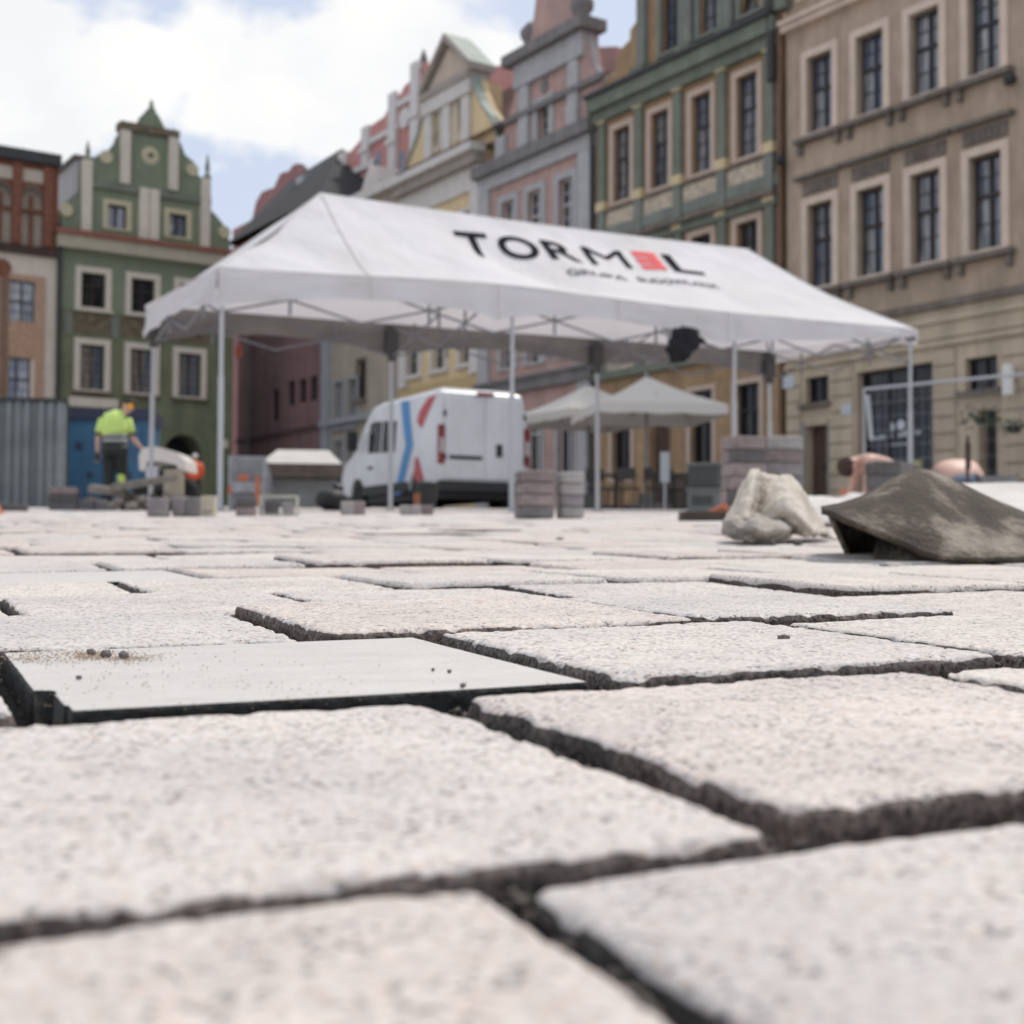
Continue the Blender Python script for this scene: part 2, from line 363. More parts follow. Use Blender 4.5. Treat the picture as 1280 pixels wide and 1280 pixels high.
def ticks(h, k, m, ez):
    e = np.linspace(0, ez, k + 1)
    mid = np.linspace(-h + ez, h - ez, m + 1)[1:-1]
    return np.concatenate([-h + e, mid, (h - e)[::-1]])
def stone_mesh(lx, ly, k, m, seed, smooth_slab=False, chip=0.0):
    hx, hy = lx / 2, ly / 2; ez = min(.014, hx * .3)
    tx = ticks(hx, k, m, ez); ty = ticks(hy, k, m, ez)
    X, Y = np.meshgrid(tx, ty)
    rc = .003 if smooth_slab else .008
    dx = hx - np.abs(X); dy = hy - np.abs(Y)
    cx = np.clip(rc - dx, 0, None); cy = np.clip(rc - dy, 0, None)
    mm = np.maximum(cx, cy); ln = np.sqrt(cx ** 2 + cy ** 2) + 1e-9
    sc = np.where((cx > 0) & (cy > 0), mm / ln, 1.0)
    X2 = np.where((cx > 0) & (cy > 0), np.sign(X) * (hx - rc + cx * sc), X)
    Y2 = np.where((cx > 0) & (cy > 0), np.sign(Y) * (hy - rc + cy * sc), Y)
    e = np.minimum(dx, dy)
    # rough outline: the edge wanders inwards
    wgt = np.clip(1 - e / ez, 0, 1) ** 1.5
    amp = .0006 if smooth_slab else .0016
    nx = (fbm(X2 * 60 + seed, Y2 * 60, seed, 5) + .25) * amp * 1.6
    X2 = X2 - np.where(dx <= dy, np.sign(X) * nx * wgt, 0); Y2 = Y2 - np.where(dy < dx, np.sign(Y) * nx * wgt, 0)
    r = .0012 if smooth_slab else .0042
    ee = np.clip(e, 0, r); Z = -(r - np.sqrt(np.clip(r * r - (r - ee) ** 2, 0, None)))
    if smooth_slab:
        Z += fbm(X * 9, Y * 9, seed, 2) * .0008
        # broken corner on the near left
        nn = fbm(X * 60, Y * 60, seed + 5, 3)
        br = (chip > 0) & (np.maximum((X + hx) / .0075, (Y + hy) / .062) + nn * .8 < 1)
        Z = np.where(br, Z - .016 - fbm(X * 90, Y * 90, 4, 2) * .012, Z)
    else:
        Z += fbm(X * 14 + seed, Y * 14, seed, 3) * .0011 + fbm(X * 190, Y * 190, seed + 3, 3) * .0008
        chipn = np.clip(fbm(X * 95, Y * 95, seed + 9, 4) + .04, 0, 1)
        Z -= chipn * np.clip(1 - e / .009, 0, 1) * .010
    n, q = X.shape[1], X.shape[0]
    V = np.stack([X2, Y2, Z], -1).reshape(-1, 3)
    I = np.arange(n * q).reshape(q, n)
    Fq = np.stack([I[:-1, :-1], I[:-1, 1:], I[1:, 1:], I[1:, :-1]], -1).reshape(-1, 4)
    mi = np.zeros(len(Fq), int)
    if k > 2:
        ef = (e[:-1, :-1] + e[1:, 1:]).ravel() / 2 < .0016
        mi[ef] = 1
    if smooth_slab: mi[(Z[:-1, :-1] + Z[1:, 1:] + Z[1:, :-1] + Z[:-1, 1:]).ravel() / 4 < -.003] = 1
    per = np.concatenate([I[0, :], I[1:, -1], I[-1, -2::-1], I[-2:0:-1, 0]])
    ring = V[per]; prev = per; base = len(V); vs = [V]; fs = [Fq]; mis = [mi]
    nrm = ring[:, :2] / (np.linalg.norm(ring[:, :2], axis=1, keepdims=True) + 1e-9)
    steps = (-.004, -.009, -.016, -.026, -.045) if k > 2 else ((-.012, -.045) if k > 1 else (-.045,))
    for j, s in enumerate(steps):
        nz = fbm(ring[:, 0] * 130 + s * 1300, ring[:, 1] * 130 + s * 1100, seed + 11, 3)[:, None] * (.002 if smooth_slab else .007)
        nr = ring.copy(); nr[:, :2] += nrm * (nz - (.0 if smooth_slab else .001 * j)); nr[:, 2] = ring[:, 2] + s
        vs.append(nr); cur = np.arange(base, base + len(per)); base += len(per)
        a, b_ = prev, np.roll(prev, -1); c, d_ = np.roll(cur, -1), cur
        fs.append(np.stack([a, d_, c, b_], -1)); mis.append(np.ones(len(per), int)); prev = cur
    return np.concatenate(vs), np.concatenate(fs), np.concatenate(mis)

PITCHB = .2205
rows = [(-1.0795, -.86), (-.86, -.64), (-.64, -.42), (-.42, -.2005), (-.20, .0195), (.0195, .241), (.241, .461), (.461, .692), (.692, .900)]
b0 = .900
while b0 < 27: rows.append((b0, b0 + PITCHB)); b0 += PITCHB
known = {1: [-.335, -.12, .104, .322, .53], 2: [-.26, -.04, .178, .398, .60], 3: [-.385, -.17, .045, .266, .487, .69],
         4: [-.44, -.235, -.015, .202, .445, .655], 5: [-.37, -.15, .080, .290, .505, .72], 6: [-.25, -.02, .20, .415, .63]}
RECT = {(1, -.12): (-.125, .102, .03, .235), (1, .104): (.111, .325, .03, .237), (2, -.04): (-.045, .179, .2455, .4535), (2, .178): (.194, .400, .2615, .4625),
        (3, -.17): (-.165, .043, .484, .69), (3, .045): (.052, .259, .482, .684), (3, .266): (.274, .479, .4845, .690), (4, -.015): (-.01, .206, .706, .905), (4, .202): (.2135, .445, .694, .905)}
PALC = [(.595, .53, .50), (.58, .55, .53), (.60, .55, .52), (.58, .515, .49), (.555, .535, .52), (.615, .575, .545)]
PAL = {(2, -.04): (.595, .56, .54), (1, -.12): (.60, .545, .515), (1, .104): (.585, .55, .53), (2, .178): (.60, .545, .52), (3, .266): (.58, .55, .53), (4, -.015): (.565, .545, .53), (4, .202): (.595, .54, .51)}
LEVEL = {(2, -.04): (.0005, -.005, .002), (2, .178): (.0, .0, .0), (1, .104): (-.0012, .012, 0), (1, -.12): (0, 0, 0), (3, .266): (.001, 0, 0), (3, .045): (-.0005, 0, 0)}
stones = []
for ri, (r0, r1) in enumerate(rows):
    ri -= 4
    js = known.get(ri)
    rr = random.Random(ri * 31 + 5)
    if js is None: js = [rr.uniform(-.1, .1)]
    js = list(js)
    lim = 12 + r1 * .8 if r1 > 3 else 2.2 + r1
    lo = -r1 * 1.2 - 1.0 - (0); hi = lim
    while js[0] > -min(10, 2.6 + r1 * .55): js.insert(0, js[0] - rr.uniform(.195, .245))
    while js[-1] < min(22, 2.6 + r1 * 1.35): js.append(js[-1] + rr.uniform(.195, .245))
    for a0, a1 in zip(js[:-1], js[1:]):
        c = ab2w((a0 + a1) / 2, (r0 + r1) / 2)
        stones.append((c.y, c.x, ri, a0, a1, r0, r1))
def vis(x, y, pad): return y > -.05 and abs(x) < y * .40 + pad
near = sorted([s for s in stones if vis(s[1], s[0], .22)], key=lambda s: s[0])
parts = near[:290]; pset = set(id(s) for s in parts)
rest = [s for s in stones if id(s) not in pset and abs(s[1]) < 3.0 + max(0, s[0]) * .6]
for i, s in enumerate(parts):
    y, x, ri, a0, a1, r0, r1 = s
    rr = random.Random(int(a0 * 1e4) + ri * 977)
    ja = .0095 if ri < 4 else rr.uniform(.003, .0065); jb = {1: .0105, 2: .0105, 3: .0095, 4: .006}.get(ri, rr.uniform(.0015, .0055))
    lx = (a1 - a0) - 2 * ja; ly = (r1 - r0) - 2 * jb
    rect = RECT.get((ri, round(a0, 4)))
    slab = (ri == 3 and abs(a0 - .045) < 1e-6)
    ga0, ga1, gb0, gb1 = rect if rect else (a0 + ja, a1 - ja, r0 + jb, r1 - jb)
    lx = ga1 - ga0; ly = gb1 - gb0
    slab2 = (ri == 7 and abs(x + .55) < .13)
    hero = -.02 < y < 1.25
    k, m = (12, 78) if hero else ((4, 16) if y < 2.2 else (1, 4))
    if slab: k, m = 12, 110
    V, Fq, mi = stone_mesh(lx, ly, k, m, int(rr.random() * 9999), slab or slab2, .030 if slab else 0)
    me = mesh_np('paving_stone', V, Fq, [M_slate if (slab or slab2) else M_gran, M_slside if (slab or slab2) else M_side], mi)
    o = bpy.data.objects.new('paving_stone', me); COL.objects.link(o); o.parent = paving
    hh = rr.uniform(-.0035, .0035) * (1.3 if y > .9 else 1)
    t1, t2 = rr.uniform(-.011, .011), rr.uniform(-.011, .011)
    if ri <= 2: t1 *= .4; t2 *= .4; hh *= .5
    if (ri, round(a0, 4)) in LEVEL: hh, t2, t1 = LEVEL[(ri, round(a0, 4))]; t2 = -t2
    c = ab2w((ga0 + ga1) / 2, (gb0 + gb1) / 2, hh)
    o.matrix_basis = Matrix.Translation(c) @ Matrix.Rotation(TILT, 4, 'X') @ Matrix.Rotation(AL + rr.uniform(-.006, .006), 4, 'Z') @ Matrix.Rotation(t1, 4, 'X') @ Matrix.Rotation(t2, 4, 'Y')
    o.color = (*PAL.get((ri, round(a0, 4)), rr.choices(PALC, (5, 3, 4, 3, 3, 3))[0]), 1)
    if slab: meta(o, 'smooth pale grey slab with a broken near corner')
# the stones beyond: real stones too, joined
Vs, Fs, Ts = [], [], []; base = 0
prof = [(0, -.004, 0), (.005, 0, 0)]
for s in rest:
    y, x, ri, a0, a1, r0, r1 = s
    g = .0045; hh = random.uniform(-.002, .002); tx_, ty_ = random.uniform(-.012, .012), random.uniform(-.012, .012)
    ca, cb_ = (a0 + a1) / 2, (r0 + r1) / 2; vv = []
    for (ins, dz) in ((0, -.03), (0, -.004), (.005, 0)):
        for (sx, sy) in ((-1, -1), (1, -1), (1, 1), (-1, 1)):
            la = sx * ((a1 - a0) / 2 - g - ins); lb = sy * ((r1 - r0) / 2 - g - ins)
            vv.append(ab2w(ca + la, cb_ + lb, hh + dz + la * tx_ + lb * ty_))
    Vs += vv
    for q in (0, 4):
        for i in range(4): Fs.append((base + q + i, base + q + (i + 1) % 4, base + q + 4 + (i + 1) % 4, base + q + 4 + i))
    Fs.append((base + 8, base + 9, base + 10, base + 11)); Ts += [random.random()] * 12; base += 12
me = mesh_np('distant_paving', np.array(Vs), Fs, [M_far], smooth=False)
att = me.attributes.new('tint', 'FLOAT', 'POINT'); att.data.foreach_set('value', Ts)
o = bpy.data.objects.new('distant_paving_stones', me); COL.objects.link(o); o.parent = paving; meta(o, kind='stuff')
print('stones', len(parts), len(rest))

# grit lying in the joints and on the stones
M_grit = mat('grit', (0.085, 0.072, 0.062), 0.95, 0.8, 260)
M_sand = mat('sand', (0.36, 0.26, 0.18), 0.95, 0.3, 200)
mb = MB(); rr = random.Random(3)
for (ri, bb_) in ((1, .241), (2, .461), (3, .692), (4, .900)):
    for i in range(1500): 
        a = rr.uniform(-.5, 1.1); b = bb_ + rr.gauss(0, .006)
        r = rr.uniform(.0007, .0024); mb.rock(ab2w(a, b, -.0115 + rr.random() * .006), r, i + ri * 999, 0.8)
for ri in (1, 2, 3, 4):
    for ja in known[ri]:
        if ri == 3 and ja == .045: continue
        for i in range(280):
            b = rr.uniform(rows[ri + 4][0], rows[ri + 4][1]); mb.rock(ab2w(ja + rr.gauss(0, .006), b, -.0115 + rr.random() * .006), rr.uniform(.0007, .0024), i + int(ja * 5000) + 50000, .8)
meta(mb.build('joint_grit', M_grit, paving), kind='stuff')
mb = MB()
def on_slab(px, py):    # ray to the paved plane
    r = ray(px, py); k = -CH / (r.z - G * r.y); return Vector((r.x * k, r.y * k, CH + r.z * k))
for (cx, cy, sx, sy, n) in ((110, 820, 16, 3, 420), (45, 823, 24, 3, 300), (165, 823, 20, 3, 320), (100, 816, 50, 2, 200), (250, 860, 140, 14, 160), (150, 828, 120, 10, 90), (640, 790, 120, 10, 80)):
    for i in range(n):
        p = on_slab(rr.gauss(cx, sx), rr.gauss(cy, sy)); mb.rock(p + Vector((0, 0, .0001)), rr.uniform(.00015, .0005), i, .5)
meta(mb.build('scattered_sand', M_sand, paving), kind='stuff')
M_pebble = mat('pebble', (0.13, 0.11, 0.10), 0.9, 0.4, 300)
pebs = [(131, 821, .0030, "dark rounded crumb near the slab's back edge, left of the brown crumb"), (155, 822, .0031, 'brown crumb of stone near the back edge of the slab, right of the dark one'),
        (98, 848, .0013, 'tiny grey crumb near the broken left edge of the smooth slab'), (979, 801, .0034, 'grey pebble on the speckled granite stone right of the smooth slab'),
        (541, 838, .0011, 'tiny dark crumb in the middle of the smooth slab'), (562, 840, .0011, 'tiny dark crumb right of the middle of the smooth slab'), (578, 858, .0014, 'small dark crumb on the front edge of the smooth slab'),
        (699, 677, .009, 'round grey pebble lying far out on the pale paving'), (114, 818, .0024, 'low flat crumb of mortar on the left of the smooth slab')]
for i, (px, py, r, lab) in enumerate(pebs):
    p = on_slab(px, py); b_ = MB().rock((0, 0, 0), r, 77 + i, .75)
    o = b_.build('pebble', M_pebble, None, loc=(p.x, p.y, p.z + r * .35)); meta(o, lab, 'pebble', 'pebbles on the paving')

# ------------------------------------------------------------------ houses
class Facade:
    "a vertical plane; u runs along it to the right as seen from the square"
    def __init__(s, ox, oy, dx, dy, set_back=0.0):
        s.d = Vector((dx, dy, 0)).normalized(); s.n = Vector((-s.d.y, s.d.x, 0))        # n points into the house
        s.o = Vector((ox, oy, 0)) + s.n * set_back; s.rz = math.atan2(s.d.y, s.d.x)
    def at(s, px, py, dep=0.0):
        r = ray(px, py); o = s.o + s.n * dep
        # (t*r + cam - o) . n = 0
        t = (o - Vector((0, 0, CH))).dot(s.n) / r.dot(s.n)
        p = Vector((0, 0, CH)) + r * t
        return (p - s.o).dot(s.d), p.z
    def u(s, px, py=400): return s.at(px, py)[0]
    def z(s, px, py): return s.at(px, py)[1]
FR = Facade(38 * 345 / 1700, 38, .55, -.835)
FL = Facade(-460 / 1700 * 62, 62, .835, .55)

def glassmat(name, dark, curtain, thr, ior=1.9):
    m = bpy.data.materials.new(name); m.use_nodes = True; t = m.node_tree; b = t.nodes['Principled BSDF']; L = t.links.new
    co = N(t, 'ShaderNodeTexCoord'); oi = N(t, 'ShaderNodeObjectInfo')
    mpn = N(t, 'ShaderNodeMapping'); mpn.inputs['Scale'].default_value = (9, 1, .35); L(co.outputs['Object'], mpn.inputs[0])
    L(oi.outputs['Random'], mpn.inputs['Location'])
    n = N(t, 'ShaderNodeTexNoise'); n.inputs['Scale'].default_value = 1.6; n.inputs['Detail'].default_value = 3; L(mpn.outputs[0], n.inputs['Vector'])
    add = N(t, 'ShaderNodeMath', operation='MULTIPLY_ADD'); L(oi.outputs['Random'], add.inputs[0]); add.inputs[1].default_value = .5; L(n.outputs[0], add.inputs[2])
    r = N(t, 'ShaderNodeValToRGB'); L(add.outputs[0], r.inputs[0])
    r.color_ramp.elements[0].position = thr; r.color_ramp.elements[0].color = (*dark, 1)
    r.color_ramp.elements[1].position = thr + .16; r.color_ramp.elements[1].color = (*curtain, 1)
    if curtain[0] > .2:
        e2 = r.color_ramp.elements.new(min(.93, thr + .34)); e2.color = (.07, .09, .13, 1)
        e3 = r.color_ramp.elements.new(max(.02, thr - .18)); e3.color = (.13, .15, .20, 1)  # bluish stops paint reflected sky into the pane colour
    L(r.outputs[0], b.inputs['Base Color']); b.inputs['Roughness'].default_value = .04; b.inputs['IOR'].default_value = ior
    nb = N(t, 'ShaderNodeTexNoise'); nb.inputs['Scale'].default_value = 2.2; L(co.outputs['Object'], nb.inputs['Vector'])
    bu = N(t, 'ShaderNodeBump'); bu.inputs['Strength'].default_value = .12; bu.inputs['Distance'].default_value = .05; L(nb.outputs[0], bu.inputs['Height']); L(bu.outputs[0], b.inputs['Normal'])
    return m
M_glass = glassmat('window_glass', (0.04, 0.05, 0.07), (0.34, 0.335, 0.33), .66)
M_glassd = glassmat('dark_glass', (0.010, 0.011, 0.014), (0.06, 0.06, 0.06), .80, 1.45)
M_glassb = glassmat('bluish_glass', (0.04, 0.08, 0.18), (0.45, 0.46, 0.50), .70)
M_iron = mat('dark_metal', (0.03, 0.03, 0.032), 0.5, 0.2, 5)
M_fr_brown = mat('brown_frame', (0.035, 0.022, 0.018), 0.6)
M_fr_dark = mat('dark_frame', (0.03, 0.03, 0.034), 0.6)
M_fr_white = mat('white_frame', (0.55, 0.54, 0.52), 0.6)
M_tile_red = mat('red_roof_tiles', (0.25, 0.10, 0.07), 0.85, 0.35, 5, bump=.5, bscale=6)
M_tile_brown = mat('brown_roof_tiles', (0.14, 0.075, 0.055), 0.9, 0.4, 6, bump=.5, bscale=6)
M_slate_roof = mat('dark_roof_sheet', (0.028, 0.028, 0.031), 0.9, 0.25, 1.5)
M_copper = mat('green_copper', (0.26, 0.31, 0.27), 0.7, 0.25, 3)

def make_window(w, h, cols=2, bars=3, tr=.42, frame=M_fr_dark, glass=M_glass, sur=None, sw=.16, proud=.06, rec=.18, sill=True, sillw=None, head=0.0, fw=.05, mw=.07, lintel=None):
    "returns a window part: frame with panes, surround and sill; origin at the bottom centre of the opening, on the wall face"
    mb = MB(); y0, y1 = rec - .05, rec + .03
    mb.box(-w / 2, -w / 2 + fw, y0, y1, 0, h); mb.box(w / 2 - fw, w / 2, y0, y1, 0, h)
    mb.box(-w / 2 + fw, w / 2 - fw, y0, y1, 0, fw); mb.box(-w / 2 + fw, w / 2 - fw, y0, y1, h - fw, h)
    zt = h * (1 - tr) if tr else h - fw
    if tr: mb.box(-w / 2 + fw, w / 2 - fw, y0 - .02, y1, zt - mw / 2, zt + mw / 2)
    lev = [(fw, zt - mw / 2), (zt + mw / 2, h - fw)] if tr else [(fw, h - fw)]
    xs = [-w / 2 + fw + (w - 2 * fw) * i / cols for i in range(cols + 1)]
    for (a, b) in lev:
        for x in xs[1:-1]: mb.box(x - mw / 2, x + mw / 2, y0 - .01, y1, a, b)
        if bars:
            nb = max(1, round(bars * (b - a) / (h)))
            for i in range(cols):
                xa = xs[i] + (mw / 2 if i else 0); xb = xs[i + 1] - (mw / 2 if i < cols - 1 else 0)
                for k in range(1, nb + 1):
                    z = a + (b - a) * k / (nb + 1); mb.box(xa, xb, y0 + .02, y1 - .01, z - .014, z + .014)
    o = mb.build('window', frame)
    for (a, b) in lev:
        for i in range(cols):
            xa = xs[i] + (mw / 2 if i else 0); xb = xs[i + 1] - (mw / 2 if i < cols - 1 else 0)
            MB().box(xa - .01, xb + .01, rec - .004, rec + .008, a - .01, b + .01).build('pane', glass, o)
    if sur:
        m2 = MB(); e = .003
        m2.box(-w / 2 - sw, -w / 2 - e, -proud, .02, 0, h + sw); m2.box(w / 2 + e, w / 2 + sw, -proud, .02, 0, h + sw)
        m2.box(-w / 2 - e, w / 2 + e, -proud, .02, h + e, h + sw)
        m2.box(-w / 2 - sw, w / 2 + sw, -proud - .01, .02, -.10, -e)
        m2.build('surround', sur, o)
    if sill:
        q = sillw if sillw else w / 2 + sw + .05
        MB().box(-q, q, -proud - .14, .05, -.20, -.103).build('sill', sill if sill is not True else (sur or frame), o)
    return o
def put(proto, first, house, u, z, y=0.0):
    if first: proto.parent = house; proto.location = (u, y, z); return proto
    return inst(proto, house, (u, y, z))
def strip(mb, u0, u1, z0, z1, pr, back=.02): return mb.box(u0, u1, -pr, back, z0, z1)
def house(name, label, F_, ul, group='houses round the square'):
    p = F_.o + F_.d * ul
    t = thing(name, label, 'house', (p.x, p.y, gz(p.y)), F_.rz, group)
    t['u0'] = ul; t['z0'] = gz(p.y); return t
class H:
    "shorthand that maps facade coordinates into a house's own"
    def __init__(s, t, F_): s.t = t; s.F = F_; s.u0 = t['u0']; s.z0 = t['z0']; del t['u0']; del t['z0']
    def p(s, px, py, dep=0.0): u, z = s.F.at(px, py, dep); return u - s.u0, z - s.z0
    def band(s, name, px0, px1, py, th_px, pr, m, refx=None):
        "horizontal moulding through picture point (refx,py)"
        rx = refx if refx is not None else (px0 + px1) / 2
        z1 = s.p(rx, py)[1]; z0 = s.p(rx, py + th_px)[1]
        mb = MB(); strip(mb, s.p(px0, py)[0], s.p(px1, py)[0], z0, z1, pr)
        return mb.build(name, m, s.t)

# ---- the beige tenement on the right
BG = 'houses along the right side of the square'
t = house('beige_house', 'tall beige tenement with brown-framed windows and a dark shop front, at the far right', FR, FR.u(984), BG); h = H(t, FR)
M_bw = mat('beige_render', (0.47, 0.36, 0.265), 0.9, 0.10, 1.2, bump=.15, bscale=30, grime=.25)
M_bt = mat('beige_trim', (0.70, 0.56, 0.45), 0.85, 0.08, 2, grime=.18)
M_bd = mat('beige_dark_trim', (0.20, 0.165, 0.14), 0.9, 0.2, 4, grime=.3)
M_bg = mat('warm_ground_render', (0.56, 0.455, 0.33), 0.9, 0.08, 1.5, bump=.15, bscale=30, grime=.2)
W = 15.5; u00 = h.u0
colx = [1026, 1088, 1157, 1233]; cu = [h.p(x, 300)[0] for x in colx]; stp = (cu[3] - cu[0]) / 3
cu = [cu[0] + stp * i for i in range(4)] + [cu[3] + stp * (1.6 + i) for i in range(3)]
zC0, zC1 = h.p(1026, 163)[1], h.p(1026, 67)[1]; zB0, zB1 = h.p(1026, 358)[1], h.p(1026, 253)[1]
zcor = h.p(1091, 397)[1]; dz = zC0 - zB0
zD0 = zC0 + dz; ztop = zD0 + 4.0
ww = 0.93
ops = []
for c in cu:
    for (a, b) in ((zB0, zB1), (zC0, zC1), (zD0, zD0 + 2.0)): ops.append((c - ww / 2, c + ww / 2, a, b))
MB().prism([(0, zcor), (W, zcor), (W, ztop), (0, ztop)], 0, 9, ops, .26).build('upper_wall', M_bw, t)
gf = []
def gr(x0, y0, x1, y1):
    a = h.p(x0, (y0)); b = h.p(x1, y1); return a[0], b[0], b[1], a[1]
shop = (h.p(1072, 470)[0], h.p(1167, 470)[0], .15, h.p(1167, 452)[1])
sw1 = (h.p(1008, 490)[0], h.p(1037, 490)[0], h.p(1008, 505)[1], h.p(1008, 473)[1])
sw2 = (h.p(1208, 490)[0], h.p(1248, 490)[0], h.p(1208, 489)[1], h.p(1208, 449)[1])
dr1 = (h.p(1008, 560)[0], h.p(1036, 560)[0], .05, h.p(1008, 533)[1])
dr2 = (h.p(1224, 560)[0], h.p(1248, 560)[0], .05, h.p(1224, 512)[1])
MB().prism([(0, -1), (W, -1), (W, zcor - .003), (0, zcor - .003)], -.04, 9, [shop, sw1, sw2, dr1, dr2], .35).build('ground_floor_wall', M_bg, t)
# windows of the three upper floors; each opening gets its own window
for (z0, z1, gl, fr) in ((zB0, zB1, M_glass, M_fr_brown), (zC0, zC1, M_glass, M_fr_dark), (zD0, zD0 + 2.0, M_glass, M_fr_dark)):
    wn = make_window(ww, z1 - z0, 2, 1, .42, fr, gl, M_bt, .21, .07, .24, sill=False, mw=.085)
    for i, c in enumerate(cu): put(wn, i == 0, t, c, z0)
for (z0, z1) in ((zB0, zB1), (zC0, zC1), (zD0, zD0 + 2.0)):
    for i, c in enumerate(cu):
        last = stp / 2 if i != 3 else stp / 2
        m2 = MB(); m2.box(c - stp / 2 + .06, c + last - .06, -.24, .0, z0 - .24, z0 - .11)
        for s_ in (-1, 1): m2.box(c + s_ * (stp / 2 - .2) - .07, c + s_ * (stp / 2 - .2) + .07, -.15, .0, z0 - .52, z0 - .243)
        m2.build('window_ledge', M_bd if z0 < zD0 else M_bt, t)
        if z0 == zB0:
            m3 = MB(); m3.box(c - stp / 2 + .04, c + stp / 2 - .04, -.22, 0, z1 + .74, z1 + .84); m3.build('window_hood', M_bd, t)
            m3 = MB(); m3.box(c - stp / 2 + .26, c + stp / 2 - .26, -.05, 0, z1 + .30, z1 + .66)
            for q in range(5): m3.box(c - .4 + q * .17, c - .29 + q * .17, -.08, -.05, z1 + .38, z1 + .58)
            m3.build('carved_frieze', M_bd, t)
for x in cu[:4]:
    for s_ in (-1, 1):      # slim pilasters on both sides of each opening
        pass
m2 = MB(); strip(m2, -.06, W, zC1 + .95, zC1 + 1.12, .22); strip(m2, -.06, W, zC1 + 1.125, zC1 + 1.25, .32); m2.build('upper_string_course', M_bt, t)
m2 = MB(); strip(m2, -.02, W, zcor - .10, zcor + .08, .18); m2.build('dark_string_course', M_bd, t)
for k_, (dzz, pr) in enumerate(((-.45, .08), (-.85, .06), (-1.05, .10))):
    m2 = MB(); m2.box(0, W, -.04 - pr, -.03, zcor + dzz, zcor + dzz + .13); m2.build('string_course', M_bg, t)
# banded piers of the ground floor
for (xa, xb) in ((986, 1003), (1040, 1068), (1169, 1196), (1256, 1300)):
    ua, ub = h.p(xa, 480)[0], h.p(xb, 480)[0]; z = .05
    while z < zcor - 1.3:
        m2 = MB(); m2.box(ua, ub, -.10, -.043, z, z + .36); m2.build('rusticated_block', M_bg, t); z += .42
m2 = MB(); m2.box(sw1[0] - .15, sw1[1] + .15, -.22, -.043, sw1[2] - .13, sw1[2] - .02); m2.build('sill', M_bd, t)
m2 = MB(); m2.box(sw2[0] - .2, sw2[1] + .2, -.22, -.043, sw2[2] - .13, sw2[2] - .02); m2.build('sill', M_bd, t)
for r_ in (sw1, sw2):
    o = make_window(r_[1] - r_[0], r_[3] - r_[2], 2, 0, 0, M_fr_dark, M_glassd, None, rec=.2, sill=False); put(o, True, t, (r_[0] + r_[1]) / 2, r_[2])
# shop front
sfw = make_window(shop[1] - shop[0], shop[3] - shop[2], 3, 0, .26, M_iron, M_glassd, None, rec=.25, sill=False, fw=.08, mw=.09)
sfw.name = 'shop_front'; put(sfw, True, t, (shop[0] + shop[1]) / 2, shop[2])
M_print = mat('white_lettering', (0.62, 0.64, 0.68), 0.7)
def zz(px, py): a = h.p(px, py, .2); return Vector((a[0], a[1], 0))
m2 = MB()
for (cx, cy) in ((1112, 534), (1125, 531)):
    c = zz(cx, cy); vs = [(c.x + .13 * math.cos(k * .5236), .236, c.y + .13 * math.sin(k * .5236)) for k in range(12)]; m2.add(vs, [tuple(range(12))])
rl = random.Random(4)
a, b = zz(1088, 551), zz(1150, 543)
for k in range(11):     # the script lettering is out of focus: strokes of its rhythm
    if k == 5: continue
    p = a.lerp(b, k / 11); hh = rl.uniform(.10, .17)
    m2.add([(p.x, .236, p.y), (p.x + .11, .236, p.y + .02), (p.x + .14, .236, p.y + hh), (p.x + .04, .236, p.y + hh - .02)], [(0, 1, 2, 3)])
m2.box(a.x + .5, b.x - .3, .233, .238, a.y - .17, a.y - .14)
m2.build('shop_lettering', M_print, t)
M_door = mat('brown_door', (0.075, 0.04, 0.03), 0.6, 0.2, 8)
def door(hh_, r_, m, y=.25):
    mb_ = MB().box(r_[0] + .02, r_[1] - .02, y, y + .06, r_[2], r_[3] - .02); o = mb_.build('door', m, hh_.t)
    w_ = (r_[1] - r_[0]) / 2; q = MB()
    for s_ in (0, 1):
        for (za, zb) in ((.12, .4), (.48, .9)):
            H_ = r_[3] - r_[2]; q.box(r_[0] + .08 + s_ * w_, r_[0] + w_ - .08 + s_ * w_, y - .02, y, r_[2] + za * H_, r_[2] + zb * H_)
    q.build('door_panel', m, o); MB().box(r_[0] + w_ + .03, r_[0] + w_ + .07, y - .06, y, r_[2] + 1.0, r_[2] + 1.15).build('handle', M_iron, o); return o
door(h, dr1, M_door); door(h, dr2, mat('black_door', (0.02, 0.02, 0.022), .5))
m2 = MB(); m2.box(dr1[0] - .22, dr1[0] - .003, -.07, -.043, .05, dr1[3] + .1); m2.box(dr1[1] + .003, dr1[1] + .1, -.07, -.043, .05, dr1[3] + .1); m2.build('door_surround', mat('grey_stone', (0.27, 0.25, 0.24), .8, .1, 4), t)
m2 = MB().prism([(-.3, ztop), (W + .3, ztop), (W + .3, ztop + .25), (-.3, ztop + .25)], -.6, .1); m2.build('eaves', M_bt, t)
m2 = MB(); m2.add([(-.05, -.5, ztop + .25), (W, -.5, ztop + .25), (W, 9, ztop + .25), (-.05, 9, ztop + .25), (-.05, 4, ztop + 3.5), (W, 4, ztop + 3.5)], [(0, 1, 5, 4), (2, 3, 4, 5), (0, 4, 3), (1, 2, 5)]); m2.build('roof', M_tile_red, t)
m2 = MB(); m2.bar((-.13, -.14, 0), (-.13, -.14, ztop), .065); m2.build('rain_pipe', mat('rusty_pipe', (0.16, 0.095, 0.055), .6, .2, 3), t)
for (px, py) in ((988, 203), (1276, 102)):
    uu, z_ = h.p(px, py); m2 = MB(); m2.bar((uu - .18, 0, z_), (uu, -.35, z_), .03); m2.rock((uu, -.38, z_), .16, 2, 1.2); m2.build('facade_lamp', M_iron, t)
